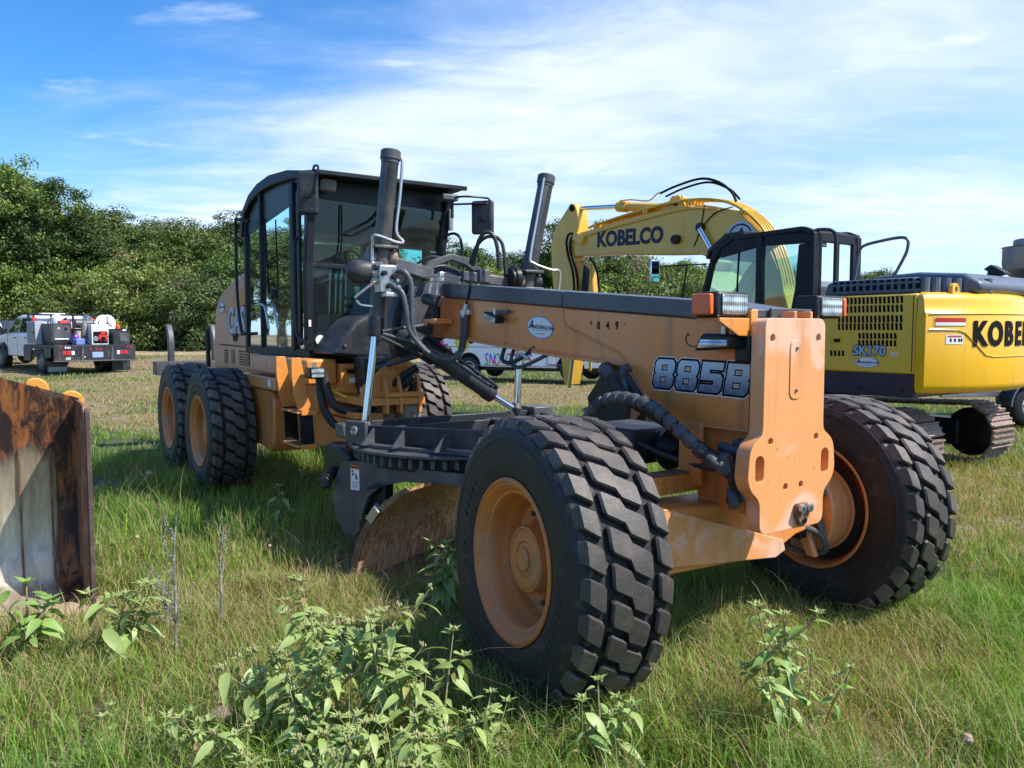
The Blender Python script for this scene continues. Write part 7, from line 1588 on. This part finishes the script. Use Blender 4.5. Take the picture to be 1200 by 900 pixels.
BUD = MB().lathe([(0, -.006), (.004, -.003), (.0042, .002), (.0025, .007), (0, .010)], (0, 0, 0), (0, 0, 1), 7).mesh('bud', budm, 50)
def lp(o, e, p, d, roll, s, tilt=0):
    """put a leaf at p pointing along d"""
    d = Vector(d).normalized(); z = Vector((0, 0, 1)); z = (z - d * z.dot(d))
    if z.length < .05: z = Vector((1, 0, 0)) - d * d.x
    z.normalize(); y = z.cross(d); m = Matrix((d, y, z)).transposed().to_4x4() @ Matrix.Rotation(roll, 4, 'X') @ Matrix.Scale(s, 4); m.translation = p
    o.parent = e; o.matrix_local = m
def weed(x, y, h, nst, label, kinds=('grey',), dens=1.0, spread=.25, seed=0, yellow=.06, big=1.0, buds=True, branches=3, group='leafy weeds in the foreground', lean=None):
    rg = random.Random(seed); e = empty('leafy_weed', (x, y, float(terrain(x, y)))); sm = MB(); tips = []; nodes = []
    for s in range(nst):
        a = rg.uniform(0, 6.28); sp_ = spread * rg.uniform(.2, 1); hh = h * rg.uniform(.72, 1.0) if nst > 1 else h
        lx, ly = (lean or (0, 0)); b0 = Vector((rg.uniform(-.03, .03) * nst ** .5, rg.uniform(-.03, .03) * nst ** .5, -.02))
        p1 = b0 + Vector((math.cos(a) * sp_ * .35 + lx * .3, math.sin(a) * sp_ * .35 + ly * .3, hh * .45)); p2 = b0 + Vector((math.cos(a) * sp_ + lx, math.sin(a) * sp_ + ly, hh))
        pts = [b0, p1, p2]; sm.tube(pts, [.0045 * big, .0035 * big, .0022 * big], 6, 5); nodes.append((pts, hh)); tips.append((p2, (p2 - p1).normalized()))
        for b in range(branches):
            t = rg.uniform(.35, .85); q = (p1 if t > .5 else b0).lerp(p2 if t > .5 else p1, (t - .5) * 2 if t > .5 else t * 2)
            a2 = rg.uniform(0, 6.28); L = hh * rg.uniform(.16, .34); r_ = q + Vector((math.cos(a2) * L * .75, math.sin(a2) * L * .75, L * .75)); m_ = q.lerp(r_, .5) - Vector((0, 0, L * .06))
            sm.tube([q, m_, r_], [.0026 * big, .0022 * big, .0015 * big], 5, 4); nodes.append(([q, m_, r_], L * 1.2)); tips.append((r_, (r_ - m_).normalized()))
    sm.build('stem', stemm, e)
    cnt = 0
    for pts, L in nodes:
        n = max(4, int(L / .026 * dens)); a = rg.uniform(0, 6.28)
        for k in range(n):
            t = .18 + .82 * (k + rg.random() * .5) / n if L > h * .5 else .1 + .9 * k / n
            p = pts[0].lerp(pts[1], t * 2) if t < .5 else pts[1].lerp(pts[2], min(1, t * 2 - 1))
            a += 2.4 + rg.uniform(-.4, .4); kd = 'yel' if (rg.random() < yellow * (2.2 if t < .45 else .2)) else rg.choice(kinds)
            o = bpy.data.objects.new('leaf', rg.choice(LV[kd])); col.objects.link(o)
            up = rg.uniform(-.75, .25) + .75 * (t - .5)
            q = p + Vector((math.cos(a), math.sin(a), .5)) * .012 * big
            lp(o, e, q, (math.cos(a), math.sin(a), up), rg.uniform(-.5, .5), big * rg.uniform(.42, 1.2) * (1.05 - .35 * max(0, t - .7)), 0); cnt += 1
            if cnt > 285: break
        if cnt > 285: break
    for p, d in tips:
        a0 = rg.uniform(0, 6)
        for k in range(5):
            if cnt > 294: break
            a = a0 + k * 1.257; o = bpy.data.objects.new('leaf', LV[kinds[0]][2 if len(LV[kinds[0]]) > 2 else 0]); col.objects.link(o); lp(o, e, p, (math.cos(a), math.sin(a), .7), 0, big * rg.uniform(.45, .75)); cnt += 1
        if buds:
            for k in range(5):
                o = bpy.data.objects.new('bud', BUD); col.objects.link(o); o.parent = e; o.location = p + Vector((rg.uniform(-.012, .012), rg.uniform(-.012, .012), rg.uniform(.0, .018))) * big
    tag(e, label, 'weed', group); return e
weed(-.94, 3.08, .52, 3, 'leafy grey green weed at the left of the big foreground clump', seed=1, spread=.22, yellow=.14, big=1.05)
weed(-.76, 3.26, .62, 4, 'tall weed at the back of the big foreground clump with cream buds', seed=2, spread=.20, yellow=.10, big=1.05)
weed(-.55, 3.08, .68, 5, 'tallest weed in the middle of the big foreground clump', seed=3, spread=.18, yellow=.10, big=1.08)
weed(-.32, 2.95, .52, 5, 'weed at the right of the big foreground clump', seed=4, spread=.20, yellow=.12, big=1.05)
weed(-.62, 2.82, .30, 3, 'short pale weed at the bottom edge left of the foreground clump', seed=5, spread=.16, big=1.0)
weed(-.88, 2.78, .24, 2, 'low weed with drooping leaves at the bottom edge of the picture', seed=6, spread=.14, big=1.0)
weed(-.42, 2.80, .26, 2, 'small weed under the tallest plant of the clump', seed=16, spread=.16, big=1.0)
weed(-2.42, 3.98, .46, 3, 'weed with long hanging leaves in front of the rusty bucket at the left edge', ('green',), seed=7, spread=.20, big=1.9, dens=.7, branches=1, buds=False)
weed(-2.0, 3.98, .50, 5, 'bluish green weed just right of the bucket lip', ('grey',), seed=8, spread=.22, big=1.6, dens=.6, branches=1)
weed(-1.36, 3.14, .17, 3, 'small fresh weed with upright leaves left of the foreground clump', ('green',), seed=9, spread=.12, big=.95, dens=.8, branches=0, buds=False)
weed(-1.62, 3.16, .15, 3, 'small silvery weed in the lower left grass', ('grey',), seed=10, spread=.05, big=.8, branches=0, buds=False)
weed(1.08, 3.12, .62, 4, 'tall slender weed in front of the axle at lower right', ('grey', 'green'), seed=11, spread=.12, big=1.15, dens=.95, branches=2, lean=(-.02, 0))
weed(1.24, 3.20, .44, 2, 'weed branch leaning right beside the tall slender weed', ('green',), seed=12, spread=.16, big=.85, dens=.9, branches=1, lean=(.12, 0))
weed(.30, 2.98, .38, 4, 'weed sprouting in front of the near tyre', ('green', 'grey'), seed=13, spread=.15, big=1.2, dens=.9, branches=1)
weed(-.46, 4.75, .54, 4, 'weed between the moldboard and the near front tyre', ('grey',), seed=14, spread=.20, big=1.35, dens=.8, branches=2, buds=False)
weed(-1.98, 6.75, .40, 2, 'slender pale weed in the grass right of the rear tyres', ('grey',), seed=15, spread=.08, big=1.5, dens=.7, branches=1, buds=False)
weed(-1.85, 8.0, .32, 4, 'leafy weed in the shade below the orange steps', ('green',), seed=17, spread=.3, big=1.6, dens=.8, branches=1, buds=False)
weed(-2.95, 5.9, .14, 3, 'low weed by the dark end of the rusty bucket', ('green',), seed=18, spread=.2, big=1.4, dens=.9, branches=0, buds=False)
weed(-1.0, 3.55, .34, 2, 'weed standing behind the left side of the foreground clump', ('grey', 'green'), seed=19, spread=.14, big=.9)
weed(-.14, 2.92, .36, 3, 'rightmost low weed of the foreground clump beside the tyre shadow', seed=21, spread=.16, big=1.0)
weed(-1.08, 2.92, .34, 3, 'leftmost low weed of the big foreground clump', seed=22, spread=.18, big=1.0)
weed(-.56, 2.70, .40, 4, 'pale weed at the bottom edge under the tallest plant', seed=23, spread=.18, big=1.05)
weed(-.34, 2.72, .34, 4, 'pale weed at the bottom edge right of the clump centre', seed=24, spread=.18, big=1.0)
weed(-.74, 2.95, .46, 4, 'bushy weed low in the left half of the foreground clump', seed=25, spread=.20, big=1.05)
weed(2.2, 3.0, .16, 2, 'small weed hidden in the grass at lower right corner', ('green',), seed=20, spread=.12, big=.9, branches=0, buds=False)
# dead twiggy plant
def deadplant(x, y, h, seed, label, n=13):
    rg = random.Random(seed); e = empty('dead_weed', (x, y, float(terrain(x, y)))); mb = MB(); mb.tube([(0, 0, -.02), (.01, 0, h * .4), (.005, .01, h * .75), (.03, 0, h)], [.008, .007, .005, .002], 7, 5); mb.build('stem', twigm, e)
    for k in range(n):
        z = h * rg.uniform(.18, .85); a = rg.uniform(0, 6.28); L = rg.uniform(.08, .26) * h / .8; q = Vector((.008, 0, z)); r_ = q + Vector((math.cos(a) * L * .6, math.sin(a) * L * .4, L))
        mb = MB(); mb.tube([q, q.lerp(r_, .5) + Vector((rg.uniform(-.02, .02), 0, -.02)), r_], [.003, .0022, .001], 5, 4)
        for j in range(6):
            t = rg.random(); c = q.lerp(r_, t); mb.lathe([(0, -.004), (.005, 0), (0, .006)], c + Vector((rg.uniform(-.006, .006), 0, rg.uniform(-.006, .006))), (0, 0, 1), 5)
        mb.build('twig', twigm, e)
    tag(e, label, 'dead weed'); return e
deadplant(-1.70, 3.95, .80, 1, 'dead grey twiggy weed standing alone between the bucket and the clump'); deadplant(-1.60, 4.3, .62, 2, 'thinner dead weed just behind the grey twiggy one', 8); deadplant(-1.86, 4.2, .40, 3, 'short dead weed beside the bluish weed near the bucket', 7)
for x, y, h_, s, lb in ((-2.42, 5.1, .36, .014, 'dry seed head on a thin stalk against the bucket side'), (-3.7, 8.1, .24, .032, 'round pink brown seed head in the grass left of the rear tyre'), (1.73, 2.95, .14, .022, 'pale fuzzy seed head at the lower right corner'), (-1.35, 4.4, .50, .010, 'tiny seed head above the dead twigs')):
    e = empty('seed_head', (x, y, float(terrain(x, y)))); mb = MB(); mb.tube([(0, 0, 0), (.01, 0, h_ * .5), (0, 0, h_)], .0018, 5, 3); mb.build('stalk', stemm, e)
    mb = MB(); mb.lathe([(0, -s), (s * .8, -s * .5), (s, .1 * s), (s * .6, s * .8), (0, s)], (0, 0, h_), (0, 0, 1), 9); mb.build('head', mat('seed_head_tan', (.45, .32, .22), .9, bump=.6, bs=200), e); tag(e, lb, 'seed head')
# half-buried stone
mb = MB(); mb.lathe([(0, -.03), (.05, -.01), (.055, .02), (.03, .045), (0, .05)], (0, 0, 0), (0, 0, 1), 9); o = mb.build('field_stone', mat('brown_stone', (.22, .17, .12), .9, bump=.5), None, .01); o.location = (-1.25, 3.35, .02); tag(o, 'small brown stone half buried beside the foreground clump', 'stone')
